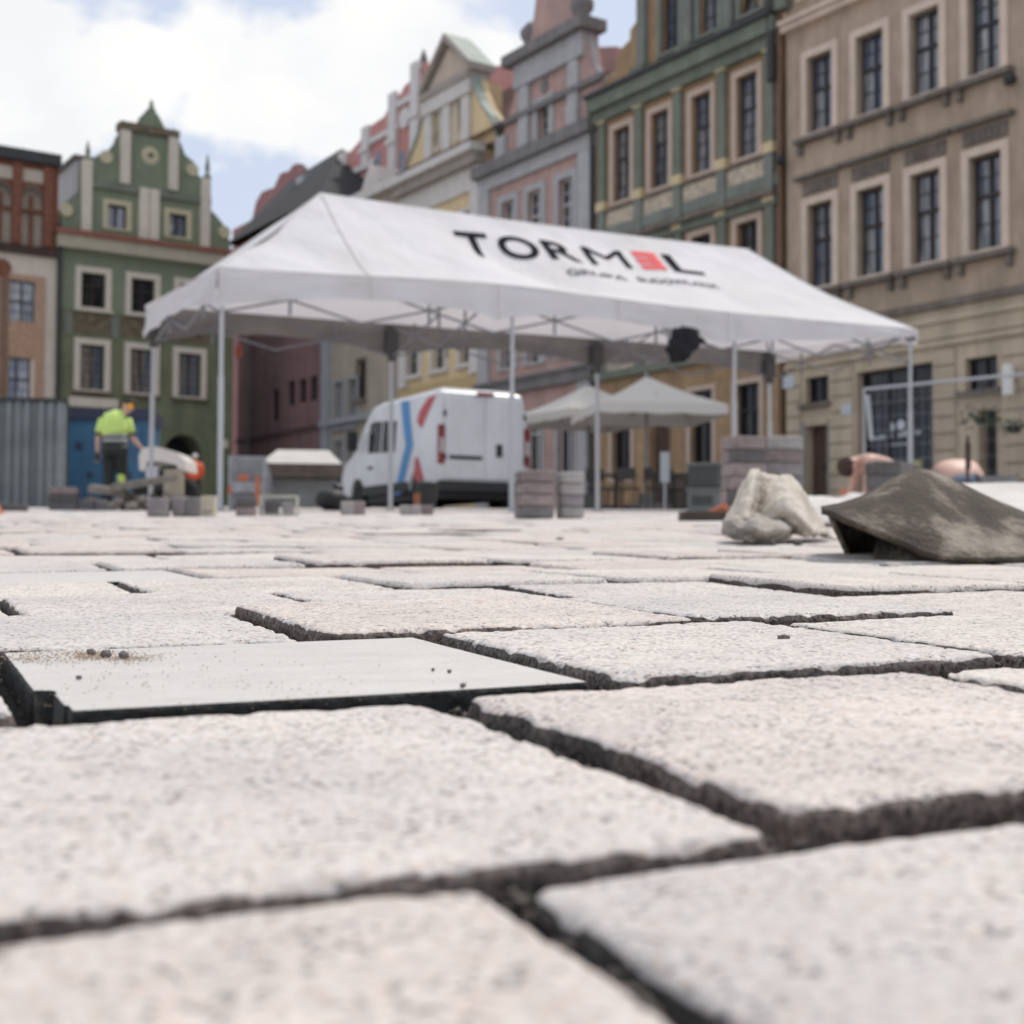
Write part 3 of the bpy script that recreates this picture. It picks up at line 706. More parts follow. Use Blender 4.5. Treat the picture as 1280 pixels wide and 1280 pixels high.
uu, z0_ = h.p(1272, 495); z1_ = h.p(1272, 457)[1]
m2 = MB(); m2.bar((uu, -.35, z0_), (uu, -.35, z1_), .14, 14); o = m2.build('wall_lantern', mat('milk_glass', (0.75, 0.74, 0.70), .4), t); MB().box(uu - .03, uu + .03, -.25, -.04, (z0_ + z1_) / 2 - .03, (z0_ + z1_) / 2 + .03).build('bracket', M_iron, o)
for (px, py, s_) in ((989, 478, .22), (1062, 512, .18)):
    uu, z_ = h.p(px, py); MB().box(uu - s_, uu + s_, -.12, -.103, z_ - s_ * .8, z_ + s_ * .8).build('street_sign', mat('pale_sign', (0.5, 0.53, 0.56), .5), t)

# ---- the green and ochre house
t = house('green_ochre_house', 'ochre house with green pilasters, gilt capitals and a scrolled gable, left of the beige tenement', FR, FR.u(746), BG); h = H(t, FR)
M_oc = mat('ochre_render', (0.40, 0.26, 0.145), 0.9, 0.15, 2, grime=.25)
M_gr = mat('green_stucco', (0.185, 0.205, 0.16), 0.85, 0.12, 2, grime=.2)
M_grl = mat('pale_green_stucco', (0.215, 0.232, 0.20), 0.85, 0.12, 2, grime=.2)
M_gold = mat('gilt_capital', (0.62, 0.49, 0.28), 0.6, 0.15, 5)
M_pk = mat('pinkish_surround', (0.53, 0.41, 0.33), 0.85, 0.06, 3)
M_pan = mat('sgraffito_panel', (0.50, 0.42, 0.32), 0.9, 0.35, 7, bump=.3)
W = h.p(975, 300)[0]
pu = [h.p(x, 250)[0] for x in (755, 801, 850, 905, 965)]
cu = [(pu[i] + pu[i + 1]) / 2 for i in range(4)]
zt0, zt1 = h.p(830, 232)[1], h.p(830, 137)[1]
zc0, zc1 = h.p(975, 42)[1], h.p(975, 8)[1]
zlow = h.p(935, 228)[1]                       # lower green cornice
st2 = zt0 - (h.p(934, 330)[1])
zm1 = h.p(934, 277)[1]; zm0 = zm1 - (zt1 - zt0)
zg1 = h.p(880, 485)[1]
ww = .88
ops = [(c - ww / 2, c + ww / 2, a, b) for c in cu for (a, b) in ((zt0, zt1), (zm0, zm1))]
zdiv = h.p(800, 462)[1]
gops = []
for c, hb in zip(cu, (1, 0, 1, 1)): gops.append((c - .5, c + .5, .9 if hb else .05, min(3.4, zdiv - .6)))
MB().prism([(0, -1), (W, -1), (W, zc0 + .2), (0, zc0 + .2)], 0, 9, ops + gops, .26).build('wall', M_oc, t)
for (z0, z1, gl) in ((zt0, zt1, M_glass), (zm0, zm1, M_glassd)):
    wn = make_window(ww, z1 - z0, 2, 3, .40, M_fr_dark, gl, M_pk, .20, .05, .22, sill=False)
    for i, c in enumerate(cu): put(wn, i == 0, t, c, z0)
    for i, p_ in enumerate(pu):
        pl = MB().box(p_ - .17, p_ + .17, -.14, 0, z0 + .12, z1 + .35).build('pilaster', M_gr, t)
        MB().box(p_ - .22, p_ + .22, -.20, 0, z1 + .353, z1 + .62).build('capital', M_gold, pl)
        MB().box(p_ - .22, p_ + .22, -.20, 0, z0 - .18, z0 + .117).build('pilaster_base', M_gold, pl)
        MB().box(p_ - .17, p_ + .17, -.16, 0, z0 - 1.25, z0 - .183).build('plinth', M_grl, pl)
        MB().box(p_ - .15, p_ + .15, -.14, 0, z1 + .623, z1 + 1.45).build('frieze_block', M_grl, pl)
    m2 = MB(); strip(m2, -.02, W, z0 - .24, z0 - .16, .09); m2.build('sill_course', M_bd, t)
    for i in range(4): MB().box(pu[i] + .2, pu[i + 1] - .2, -.05, 0, z0 - 1.22, z0 - .27).build('wall_panel', M_pan, t)
    m2 = MB(); strip(m2, -.02, W, z1 + .78, z1 + 1.15, .10); m2.build('frieze', M_grl, t)
for i, (z0_, th, pr) in enumerate(((zt0 - 1.30, -.13, .34), (zt0 - 1.435, -.26, .18))):
    m2 = MB(); strip(m2, -.05, W, z0_ + th, z0_, pr); m2.build('middle_cornice', M_gr if i else M_bd, t)
m2 = MB(); strip(m2, -.05, W + .05, zc0 - .35, zc0 - .003, .22); strip(m2, -.08, W + .08, zc0, zc0 + .45, .42); m2.build('main_cornice', M_gr, t)
m2 = MB(); strip(m2, -.1, W + .1, zc0 + .453, zc0 + .58, .55); m2.build('cornice_cap', M_iron, t)
m2 = MB(); strip(m2, 0, W, zm0 - 1.5, zm0 - 1.25, .2); m2.build('lower_band', M_gr, t)
for i, g_ in enumerate(gops):
    if g_[2] < .5: door(h, g_, M_door)
    else:
        o = make_window(g_[1] - g_[0], g_[3] - g_[2], 2, 0, .3, M_fr_dark, M_glassd, M_pk, .16, .05, .22, sill=False); put(o, True, t, (g_[0] + g_[1]) / 2, g_[2])
zb = zc0 + .58
gw = (h.p(829, 30)[0], h.p(846, 30)[0], h.p(829, 62)[1], h.p(838, 4)[1]); gs = (W - 2 * h.p(838, 30)[0]) / 2
outl = [(h.p(746, 130)[0], zb - .1)] + [h.p(x, y) for (x, y) in ((757, 96), (768, 92), (768, 74), (776, 60), (786, 50), (786, 38), (797, 22), (802, 6), (806, -14))]
ax = W / 2; rt = [(2 * ax - p_[0], p_[1]) for p_ in outl[::-1]]
topz = outl[-1][1]
ol = outl + [(outl[-1][0] + .9, topz + .6), (ax - 1.2, topz + 2.6), (ax, topz + 3.6), (ax + 1.2, topz + 2.6), (2 * ax - outl[-1][0] - .9, topz + .6)] + rt
gx0 = (gw[0] + gw[1]) / 2; gcs = [gx0, ax, 2 * ax - gx0]
gcs = [gx0, h.p(886, 10)[0], 2 * h.p(886, 10)[0] - gx0]
gwin = [(c - .42, c + .42, zb + .45, zb + 2.55) for c in gcs]
MB().prism(ol[::-1], .05, .45, gwin, .3).build('gable', M_oc, t)
wn = make_window(.84, 2.1, 2, 3, 0, M_fr_dark, M_glass, M_grl, .18, .05, .26, sill=False)
for i, c in enumerate(gcs): put(wn, i == 0, t, c, zb + .45)
for i, q in enumerate([gcs[0] - 1.35, (gcs[0] + gcs[1]) / 2, (gcs[1] + gcs[2]) / 2, gcs[2] + 1.35]):
    MB().box(q - .2, q + .2, -.12, .05, zb, zb + 3.3).build('gable_pilaster', M_grl, t); MB().box(q - .34, q + .34, -.3, .05, zb - .02, zb + .32).build('pilaster_foot', M_gr, t)
for k_ in range(len(outl) - 2):
    a, b = outl[k_ + 1], outl[k_ + 2]; MB().bar((a[0], .25, a[1]), (b[0], .25, b[1]), .16, 6).build('scroll_coping', mat('scroll_stone', (0.42, 0.38, 0.26), .85, .2, 4), t)
m2 = MB(); m2.add([(.3, .5, zb), (W - .3, .5, zb), (W / 2, .5, topz + 2), (.3, 12, zb), (W - .3, 12, zb), (W / 2, 12, topz + 2)], [(0, 2, 5, 3), (1, 4, 5, 2), (0, 1, 2), (3, 5, 4)]); m2.build('roof', M_tile_red, t)
m2 = MB(); m2.bar((-.10, -.16, 0), (-.10, -.16, zc0), .07); m2.build('rain_pipe', M_iron, t)
m2 = MB(); m2.bar((W - .05, -.3, zc0 - 1.4), (W - .05, -.3, zc0 + 1.5), .13); m2.build('rain_head', M_iron, t)

# ---- the pink and grey house
t = house('pink_grey_house', 'pink house with pale grey trim and tall curved gable, between ochre and yellow houses', FR, FR.u(600), BG); h = H(t, FR)
M_pi = mat('pink_render', (0.50, 0.33, 0.29), 0.9, 0.10, 2, grime=.18)
M_gy = mat('pale_grey_trim', (0.45, 0.44, 0.44), 0.85, 0.08, 3, grime=.15)
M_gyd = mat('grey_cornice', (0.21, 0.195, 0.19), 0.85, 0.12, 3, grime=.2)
W = h.p(745, 250)[0]; zcn = h.p(742, 150)[1]
wz1 = h.p(708, 223)[1]; wh = 2.2
cx_ = [h.p(x, 260)[0] for x in (636, 669, 708)]; 
low = [(c - .45, c + .45, 1.0, 3.2) for c in cx_]; ops = [(c - .42, c + .42, wz1 - wh, wz1) for c in cx_] + [(c - .42, c + .42, wz1 - wh - 4, wz1 - 4) for c in cx_] + low
MB().prism([(0, -1), (W, -1), (W, zcn), (0, zcn)], 0, 9, ops, .24).build('wall', M_pi, t)
wn = make_window(.84, wh, 2, 3, .4, M_fr_white, M_glassd, M_gy, .26, .07, .2, sill=False)
for i, c in enumerate(cx_): put(wn, i == 0, t, c, wz1 - wh)
for c in cx_: put(wn, False, t, c, wz1 - wh - 4)
wn = make_window(.9, 2.2, 2, 0, .3, M_fr_white, M_glassd, M_gy, .16, .05, .2, sill=False)
for i, c in enumerate(cx_): put(wn, i == 0, t, c, 1.0)
m2 = MB(); strip(m2, -.05, W, zcn - .95, zcn - .45, .16); m2.build('grey_frieze', M_gy, t)
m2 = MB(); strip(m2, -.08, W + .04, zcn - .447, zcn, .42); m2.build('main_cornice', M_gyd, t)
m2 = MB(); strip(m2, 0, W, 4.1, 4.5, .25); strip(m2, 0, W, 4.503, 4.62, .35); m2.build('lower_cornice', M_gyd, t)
for (a, b) in ((.05, .75), (W - .85, W - .1)):
    MB().box(a, b, -.16, 0, 0, 4.09).build('corner_pilaster', M_gy, t); MB().box(a, b, -.16, 0, 4.63, zcn - .96).build('corner_pilaster', M_gy, t)
gl = [(2, 0)] + [] 
P = lambda x, y: h.p(x, y)
left = [P(605, 222), P(616, 196), P(628, 165), P(640, 130), P(647, 82)]
left[0] = (0.02, zcn + .003)
axu = (P(643, 100)[0] + P(733, 60)[0]) / 2
right = [(2 * axu - q[0], q[1]) for q in left[::-1]]; right[-1] = (min(W - .05, right[-1][0]), zcn + .003)
gw_ = (P(672, 150)[0], P(685, 150)[0], P(678, 176)[1], P(680, 130)[1])
gcx = (gw_[0] + gw_[1]) / 2
zt_ = P(640, 78)[1]
MB().prism((left + right)[::-1], .05, .6, [(gcx - .36, gcx + .36, gw_[2], gw_[3])], .3).build('gable', M_pi, t)
o = make_window(.72, gw_[3] - gw_[2], 2, 2, 0, M_fr_white, M_glassd, M_gy, .3, .07, .25, sill=True); put(o, True, t, gcx, gw_[2], .05)
for i, pts in enumerate((left, right)):
    for a, b in zip(pts[:-1], pts[1:]): MB().bar((a[0], .3, a[1]), (b[0], .3, b[1]), .15, 6).build('gable_coping', M_gy, t)
zl = left[-1][1]; ul_, ur_ = left[-1][0], right[0][0]
m2 = MB(); strip(m2, ul_ - .1, ur_ + .1, zl - .9, zl - .05, .14, .6); m2.build('upper_frieze', M_gy, t)
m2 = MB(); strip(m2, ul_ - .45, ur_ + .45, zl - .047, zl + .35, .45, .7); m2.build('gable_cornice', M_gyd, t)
for q in (ul_ + .5, ur_ - .5): MB().box(q - .3, q + .3, -.1, .05, zcn + .9, zl - .92).build('gable_pilaster', M_gy, t)
for q in (ul_ - 1.0, ul_ + .5, ur_ - .5, ur_ + .8): MB().box(q - .32, q + .32, -.14, .05, zcn + .15, zcn + .88).build('pedestal', M_gy, t)
m2 = MB(); strip(m2, ul_ - 1.4, ur_ + 1.3, zcn + 1.25, zcn + 1.45, .16, .03); m2.build('gable_string', M_gyd, t)
MB().prism([(ul_ + .6, zl + .35), (ur_ - .6, zl + .35), (ur_ - 1.0, zl + 2.0), (ur_ - 1.3, zl + 3.4), (ul_ + 1.3, zl + 3.4), (ul_ + 1.0, zl + 2.0)], .1, .6).build('gable_top', M_pi, t)
for s_ in (0, 1):
    q = ul_ + .45 if s_ == 0 else ur_ - .45
    m2 = MB(); m2.lathe((q, .3, zl + .35), [(.34, 0), (.34, .2), (.2, .3), (.4, .6), (.42, .85), (.2, 1.1), (.08, 1.2)], 12); m2.build('urn', M_gyd, t, smooth=True)
m2 = MB(); strip(m2, ul_ + 1.0, ur_ - 1.0, zl + 3.4, zl + 3.7, .3, .7); m2.build('top_cornice', M_gyd, t)
for (px, py) in ((681, 93), (680, 108)):
    q = P(px, py); MB().lathe((0, 0, 0), [(.22, -.03), (.22, .03)], 14).build('round_ornament', M_gyd, t, loc=(q[0], .02, q[1])).rotation_euler = (math.pi / 2, 0, 0)
m2 = MB(); m2.add([(.3, .6, zcn), (W - .1, .6, zcn), (.3, 11, zcn), (W - .1, 11, zcn), (axu, .6, zcn + 3.0), (axu, 11, zcn + 3.0)], [(0, 4, 5, 2), (1, 3, 5, 4), (0, 1, 4), (2, 5, 3)]); m2.build('roof', M_tile_brown, t)
q0, q1 = h.p(733, 60, 3.0), h.p(770, 60, 3.0)
m2 = MB().prism([(q0[0] - 1, zcn), (q1[0], zcn), (q1[0], h.p(766, 60, 3.0)[1]), (q0[0] - 1, h.p(733, 50, 3.0)[1])], 3.0, 6); m2.build('side_wing', mat('pink_side_wall', (0.52, 0.33, 0.31), .9, .05, 2), t)

# ---- the yellow house
t = house('yellow_house', 'yellow house with white pilasters and a triangular pediment, left of the pink and grey house', FR, FR.u(502), BG); h = H(t, FR)
M_ye = mat('yellow_render', (0.72, 0.56, 0.33), 0.9, 0.06, 2, grime=.12)
M_wh = mat('off_white_trim', (0.66, 0.62, 0.58), 0.85, 0.06, 3, grime=.12)
M_whd = mat('taupe_stone_trim', (0.38, 0.33, 0.29), 0.85, 0.1, 3, grime=.15)  # duller grey-brown stone for cornices and copings
M_ocb = mat('ochre_band', (0.50, 0.37, 0.19), 0.9, 0.06, 2)
W = h.p(603, 250)[0]; P = lambda x, y: h.p(x, y); zcn = P(600, 186)[1]
nn_ = 3; cx_ = [W * (i + .5) / nn_ for i in range(nn_)]
wz = P(545, 425)[1]; ops = [(c - .5, c + .5, a, b) for c in cx_ for (a, b) in ((wz - 1.2, wz + .9), (wz + 2.6, wz + 4.7), (.9, 3.0))]
MB().prism([(0, -1), (W, -1), (W, zcn), (0, zcn)], 0, 9, ops, .24).build('wall', M_ye, t)
wn = make_window(1.0, 2.1, 2, 2, .4, M_fr_white, M_glassd, M_wh, .18, .06, .2, sill=True)
k_ = 0
for c in cx_:
    for z_ in (wz - 1.2, wz + 2.6, .9): put(wn, k_ == 0, t, c, z_); k_ += 1
m2 = MB(); strip(m2, -.05, W, zcn - 1.5, zcn - .6, .12); m2.build('pale_frieze', M_wh, t)
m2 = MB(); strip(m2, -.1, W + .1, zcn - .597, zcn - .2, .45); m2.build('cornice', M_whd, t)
m2 = MB(); strip(m2, -.2, W + .2, zcn - .197, zcn + .12, .7); m2.build('cornice_cap', M_wh, t)
m2 = MB(); strip(m2, -.02, W, wz - 3.1, wz - 1.75, .12); m2.build('ochre_band', M_ocb, t)
m2 = MB(); strip(m2, -.05, W, wz - 3.4, wz - 3.103, .3); m2.build('grey_string_course', M_whd, t)
for q in (.35, W - .35): MB().box(q - .3, q + .3, -.18, 0, wz - 1.7, zcn - 1.51).build('corner_pilaster', M_wh, t)
a0, a1 = P(533, 120)[0], P(589, 90)[0]; zp0 = P(531, 113)[1]; zp0 = P(598, 80)[1]; apx = ((a0 + a1) / 2, P(556, 47)[1] - .5); zp0 -= .35
sh = [(a0 - 1.9, zcn + .12), (a0 - 1.5, zcn + .9), (a0 - .8, zcn + 1.6), (a0 - .3, zcn + 2.4), (a0, zcn + 3.4)]
MB().prism([sh[0]] + [(2 * apx[0] - sh[0][0], zcn + .12)] + [(2 * apx[0] - q[0], q[1]) for q in sh[1:]] + [(a1, zp0), (a0, zp0)] + sh[::-1][:4], .05, .7,
           [(apx[0] + s_ - .3, apx[0] + s_ + .3, zcn + .9, zcn + 3.0) for s_ in (-1.0, 1.0)], .3).build('gable', M_ye, t)
wn = make_window(.6, 2.1, 2, 2, 0, M_fr_dark, M_glassd, M_wh, .14, .05, .26, sill=False)
for i, s_ in enumerate((-1.0, 1.0)): put(wn, i == 0, t, apx[0] + s_, zcn + .9, .05)
for q in (a0 + .3, apx[0], a1 - .3): MB().box(q - .28, q + .28, -.12, .05, zcn + .13, zp0 - .65).build('pilaster', M_wh, t)
m2 = MB(); strip(m2, a0 - .1, a1 + .1, zp0 - .64, zp0 - .05, .2, .7); m2.build('entablature', M_wh, t)
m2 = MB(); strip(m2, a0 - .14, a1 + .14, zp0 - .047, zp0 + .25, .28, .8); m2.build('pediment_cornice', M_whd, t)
MB().prism([(a0 - .12, zp0 + .25), (a1 + .12, zp0 + .25), (apx[0], apx[1])], .0, .9).build('pediment', mat('pale_pediment', (0.52, 0.42, 0.33), .85, .1, 2), t)
for s_, e_ in ((-1, a0 - .22), (1, a1 + .22)):
    m2 = MB(); M_ = None
    a = Vector((e_, 0, zp0 + .25)); b = Vector((apx[0], 0, apx[1] + .25)); d_ = b - a
    m2.add([(a.x, -.25, a.z), (b.x, -.25, b.z), (b.x, 1.0, b.z), (a.x, 1.0, a.z), (a.x, -.25, a.z + .3), (b.x, -.25, b.z + .3), (b.x, 1.0, b.z + .3), (a.x, 1.0, a.z + .3)], [(0, 3, 2, 1), (4, 5, 6, 7), (0, 1, 5, 4), (1, 2, 6, 5), (2, 3, 7, 6), (3, 0, 4, 7)])
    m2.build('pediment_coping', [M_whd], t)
    m2 = MB(); m2.add([(a.x, -.2, a.z + .305), (b.x, -.2, b.z + .305), (b.x, 1.0, b.z + .305), (a.x, 1.0, a.z + .305)], [(0, 1, 2, 3)]); m2.build('copper_cover', M_copper, t)
for s_ in (0, 1):
    pts = sh if s_ == 0 else [(2 * apx[0] - q[0], q[1]) for q in sh]
    for a, b in zip(pts[:-1], pts[1:]):
        m2 = MB(); m2.add([(a[0], -.05, a[1]), (b[0], -.05, b[1]), (b[0], .35, b[1]), (a[0], .35, a[1]), (a[0], -.05, a[1] + .16), (b[0], -.05, b[1] + .16), (b[0], .35, b[1] + .16), (a[0], .35, a[1] + .16)], [(0, 3, 2, 1), (4, 5, 6, 7), (0, 1, 5, 4), (1, 2, 6, 5), (2, 3, 7, 6), (3, 0, 4, 7)]); m2.build('copper_coping', M_copper, t)
MB().box(a0 + .1, a1 - .1, .7, 1.5, zcn, zp0).build('attic_body', M_ye, t)
zr = h.p(612, 108, 5.0)[1] - .6
m2 = MB(); m2.add([(-.1, .4, zcn + .1), (W + .1, .4, zcn + .1), (W + .1, 5, zr + .6), (-.1, 5, zr + .6), (W + .1, 10, zcn), (-.1, 10, zcn)], [(0, 1, 2, 3), (3, 2, 4, 5), (1, 4, 2), (0, 3, 5)]); m2.build('roof', M_tile_brown, t)

# ---- the red and white gabled house, its gable set back behind a small cream dormer
t = house('red_white_house', 'house with a red stepped gable ribbed by white pilasters, partly hidden by the yellow house', FR, FR.u(405), BG); h = H(t, FR)
M_re = mat('salmon_red_render', (0.58, 0.28, 0.25), 0.9, 0.08, 2, grime=.1)
M_wp = mat('white_pilaster_render', (0.66, 0.64, 0.62), 0.85, 0.05, 3)
M_cr = mat('cream_grey_render', (0.40, 0.34, 0.275), 0.9, 0.06, 2, grime=.15)
M_bl = mat('bluish_grey_trim', (0.30, 0.31, 0.33), 0.85, 0.06, 2)
W = FR.u(502) - h.u0 - .02; P = lambda x, y: h.p(x, y); zcn = P(450, 236)[1]; zcn = P(415, 262)[1]
wins = [(P(x, y)[0] - .42, P(x, y)[0] + .42, P(x, y)[1] - 2.0, P(x, y)[1]) for (x, y) in ((424, 478), (441, 474))] + [(P(424, 478)[0] - .42, P(424, 478)[0] + .42, .9, 2.9), (P(441, 478)[0] - .42, P(441, 478)[0] + .42, .9, 2.9)]
w3 = (P(452, 470)[0] - .4, P(452, 470)[0] + .4, P(453, 498)[1], P(453, 450)[1])
tops = [(a, b, c + 4.4, d + 4.4) for (a, b, c, d) in wins[:2]]
MB().prism([(0, -1), (W, -1), (W, zcn), (0, zcn)], 0, 9, wins + [w3] + tops, .24).build('wall', M_cr, t)
wn = make_window(.84, 2.0, 2, 2, .4, M_bl, M_glass, M_bl, .14, .05, .2, sill=True)
for i, q in enumerate(wins + tops): put(wn, i == 0, t, (q[0] + q[1]) / 2, q[2])
wn = make_window(.8, w3[3] - w3[2], 2, 3, .4, M_fr_brown, M_glassd, M_bd, .1, .05, .2, sill=True); put(wn, True, t, (w3[0] + w3[1]) / 2, w3[2])
MB().box(.02, .75, -.14, 0, 0, zcn - .4).build('corner_pilaster', M_bl, t)
m2 = MB(); strip(m2, -.05, W, zcn - .4, zcn, .35); m2.build('cornice', M_wh, t)
zq = P(440, 520)[1]; m2 = MB(); strip(m2, 0, W, zq - .3, zq, .25); m2.build('string_course', M_bl, t)
dp = 4.0
D = lambda x, y: h.p(x, y, dp)
zg = D(470, 232)[1]
m2 = MB(); m2.add([(-.05, -.35, zcn), (W + 8, -.35, zcn), (W + 8, dp, zcn + 1.9), (-.05, dp, zcn + 1.9)], [(0, 1, 2, 3)]); m2.add([(-.05, -.35, zcn - .05), (-.05, dp, zcn + 1.9), (-.05, dp, zcn - .05)], [(0, 1, 2)]); m2.build('roof', M_tile_red, t)
gp_ = [D(x, y) for (x, y) in ((421, 225), (423, 196), (432, 196), (448, 178), (462, 158), (468, 154), (480, 146), (490, 126), (492, 122), (500, 118), (505, 108), (516, 98))]
zb_ = zcn + .4
gp_[0] = (gp_[0][0], zb_)
axr = D(527, 90)[0]
ol = gp_ + [(axr - .4, gp_[-1][1] + .4), (axr + .4, gp_[-1][1] + .4)] + [(2 * axr - q[0], q[1]) for q in gp_[::-1]]
MB().prism(ol[::-1], dp, dp + .6).build('gable', M_re, t)
MB().prism([(gp_[0][0] + .3, zb_ - 1), (2 * axr - gp_[0][0] - .3, zb_ - 1), (axr, gp_[-1][1])], dp + .6, dp + 12).build('house_body', M_slate_roof, t)
for (x, y0, y1) in ((431, 196, 221), (460, 164, 212), (494, 122, 232), (522, 84, 205)):
    a = D(x, y0); b = D(x, y1); zlo = zb_
    pl = MB().box(a[0] - .36, a[0] + .36, dp - .22, dp, b[1], a[1] + .2).build('white_pilaster', M_wp, t)
    MB().box(a[0] - .5, a[0] + .5, dp - .3, dp - .222, (a[1] + b[1]) / 2 - .15, (a[1] + b[1]) / 2 + .15).build('collar', M_wp, pl)
for (x0, x1, y, rx) in ((421, 470, 203, 460), (455, 500, 168, 475), (490, 530, 124, 505)):
    z_ = D(rx, y)[1]; m2 = MB(); m2.box(D(x0, y)[0], D(x1, y)[0], dp - .14, dp, z_ - .3, z_); m2.build('white_band', M_wp, t)
q = D(508, 148); MB().lathe((0, 0, 0), [(.5, -.06), (.5, .06)], 16).build('white_roundel', M_wp, t, loc=(q[0], dp - .08, q[1])).rotation_euler = (math.pi / 2, 0, 0)
q = D(525, 84); MB().lathe((q[0], dp + .2, q[1]), [(.3, -.3), (.3, -.1), (.15, 0), (.24, .25), (.18, .5), (.04, .9)], 10).build('finial', M_gyd, t, smooth=True)
for px in (473, 503):
    q = D(px, 222); MB().box(q[0] - .25, q[0] + .25, dp - .03, dp + .02, q[1] - .1, q[1] + 1.3).build('attic_window', M_glassb, t)
q0 = P(444, 246); q1 = P(463, 212)
m2 = MB().prism([(q0[0] - .2, zcn), (q1[0], zcn), (q1[0], q1[1] - .6), ((q0[0] + q1[0]) / 2 + .2, q1[1] + .4), (q0[0] - .2, q1[1] - 1.2)], .2, 2.5); m2.build('dormer', M_wh, t)

# ---- the purple house with the dark roof
t = house('purple_house', 'dull purple house with narrow windows under a long dark roof, right of the green house', FR, FR.u(298), BG); h = H(t, FR)
M_pu = mat('purple_render', (0.235, 0.135, 0.14), 0.9, 0.12, 1.2, grime=.2)
W = FR.u(405) - h.u0 - .02; P = lambda x, y: h.p(x, y); ze = P(400, 262)[1] + .3
wins = []
for (x, y0, y1) in ((344, 487, 526), (364, 476, 507), (378, 474, 503), (392, 470, 501)):
    a, b = P(x, y0), P(x, y1); wins.append((a[0] - .42, a[0] + .42, b[1], a[1]))
MB().prism([(0, -1), (W, -1), (W, ze), (0, ze)], 0, 8, wins, .25).build('wall', M_pu, t)
for q in wins:
    o = make_window(.84, q[3] - q[2], 1, 2, 0, M_fr_dark, M_glassd, None, rec=.22, sill=False); put(o, True, t, (q[0] + q[1]) / 2, q[2])
m2 = MB(); strip(m2, 0, W, 3.3, 3.5, .1); m2.build('string_course', mat('dark_purple_trim', (0.09, 0.05, 0.05), .9), t)
r0 = h.p(362, 226, 5.0); r1 = h.p(427, 188, 5.0)
m2 = MB(); rz_ = r1[1] + .1
m2.add([(-.6, -.5, ze), (W + .3, -.5, ze), (r1[0], 5, rz_), (r0[0], 5, r0[1]), (-.6, 10.5, ze), (W + .3, 10.5, ze)], [(0, 1, 2, 3), (0, 3, 4), (2, 5, 4, 3), (1, 5, 2)])
m2.build('roof', M_slate_roof, t)
q = h.p(372, 232, 3.0)
MB().box(q[0] - .45, q[0] + .45, 3.1, 3.7, q[1] - .5, q[1] + .5).build('skylight', mat('skylight_glass', (0.35, 0.36, 0.38), .2), t)
MB().bar((1.9, -.14, 0), (1.9, -.14, ze), .08).build('rain_pipe', M_gyd, t)
# pink stepped gable far behind
FP = Facade(FR.o.x, FR.o.y, .55, -.835, 9.0)
t = house('pink_far_house', 'dusky pink house behind, only its stepped gable showing above the dark roof', FP, FP.u(292), BG); h = H(t, FP)
pts = [h.p(x, y) for (x, y) in ((291, 287), (315, 275), (320, 252), (327, 240), (342, 235), (350, 217), (360, 215), (366, 206), (373, 207), (378, 217))]
ol = [(pts[0][0], -1)] + pts + [(pts[-1][0] + 1, pts[-1][1]), (pts[-1][0] + 9, pts[0][1]), (pts[-1][0] + 9, -1)]
M_pd = mat('dusky_pink_render', (0.30, 0.145, 0.14), .9, .1, 1)
MB().prism(ol[::-1], 0, .6).build('stepped_gable', M_pd, t)
MB().prism([(pts[0][0] + .3, -1), (ol[-1][0], -1), (ol[-1][0], pts[0][1] - 1), (pts[4][0] + 4, pts[4][1]), (pts[0][0] + .3, pts[0][1] - 1.5)], .6, 9).build('house_body', M_pd, t)
for a, b in zip(pts[:-1], pts[1:]): MB().bar((a[0], .3, a[1]), (b[0], .3, b[1]), .16, 6).build('coping', M_bd, t)

# ---- left side of the square
LG = 'houses along the left side of the square'
t = house('green_gabled_house', 'green house with cream pilasters and a round ornament in its stepped gable', FL, FL.u(71), LG); h = H(t, FL)
M_lg = mat('sage_green_render', (0.205, 0.24, 0.165), 0.9, 0.08, 1.5, grime=.12)
M_lgd = mat('dull_green_render', (0.185, 0.20, 0.12), 0.9, 0.12, 1.2, grime=.25)
M_lc = mat('cream_trim', (0.65, 0.58, 0.49), 0.85, 0.06, 3, grime=.1)
M_ly = mat('yellowish_surround', (0.50, 0.45, 0.30), 0.85, 0.06, 3)
M_fri = mat('painted_frieze', (0.145, 0.115, 0.075), 0.9, 0.45, 3)
W = h.p(292, 400)[0]; P = lambda x, y: h.p(x, y)
zc = P(180, 308)[1]; zf = P(180, 403)[1]
u_r1 = [P(x, 460)[0] for x in (115, 174, 237)]; u_r1 = [u_r1[0] + (u_r1[2] - u_r1[0]) * i / 2 for i in range(3)]
z1b, z1t = P(115, 487)[1], P(115, 431)[1]; z2b, z2t = P(120, 385)[1], P(120, 342)[1]
ww = 1.08
ops = [(c - ww / 2, c + ww / 2, a, b) for c in u_r1 for (a, b) in ((z1b, z1t), (z2b, z2t))]
ac = P(229, 570)[0]; ar = (P(253, 570)[0] - P(205, 570)[0]) / 2; at_ = P(229, 543)[1]
MB().prism([(0, zf), (W, zf), (W, zc), (0, zc)], 0, 9, [o_ for o_ in ops if o_[2] > zf], .3).build('upper_wall', M_lg, t)
arch = [(ac - ar, at_ - ar + .0), (ac + ar, at_ - ar)]
AR = [(ac + ar * math.cos(k * math.pi / 10), at_ - ar + ar * math.sin(k * math.pi / 10)) for k in range(11)]
poly = [(0, -1), (ac - ar, -1)] + AR[::-1] + [(ac + ar, -1), (W, -1), (W, zf - .003), (0, zf - .003)]
MB().prism(poly, 0, 9, [o_ for o_ in ops if o_[2] < zf], .3).build('lower_wall', M_lgd, t)
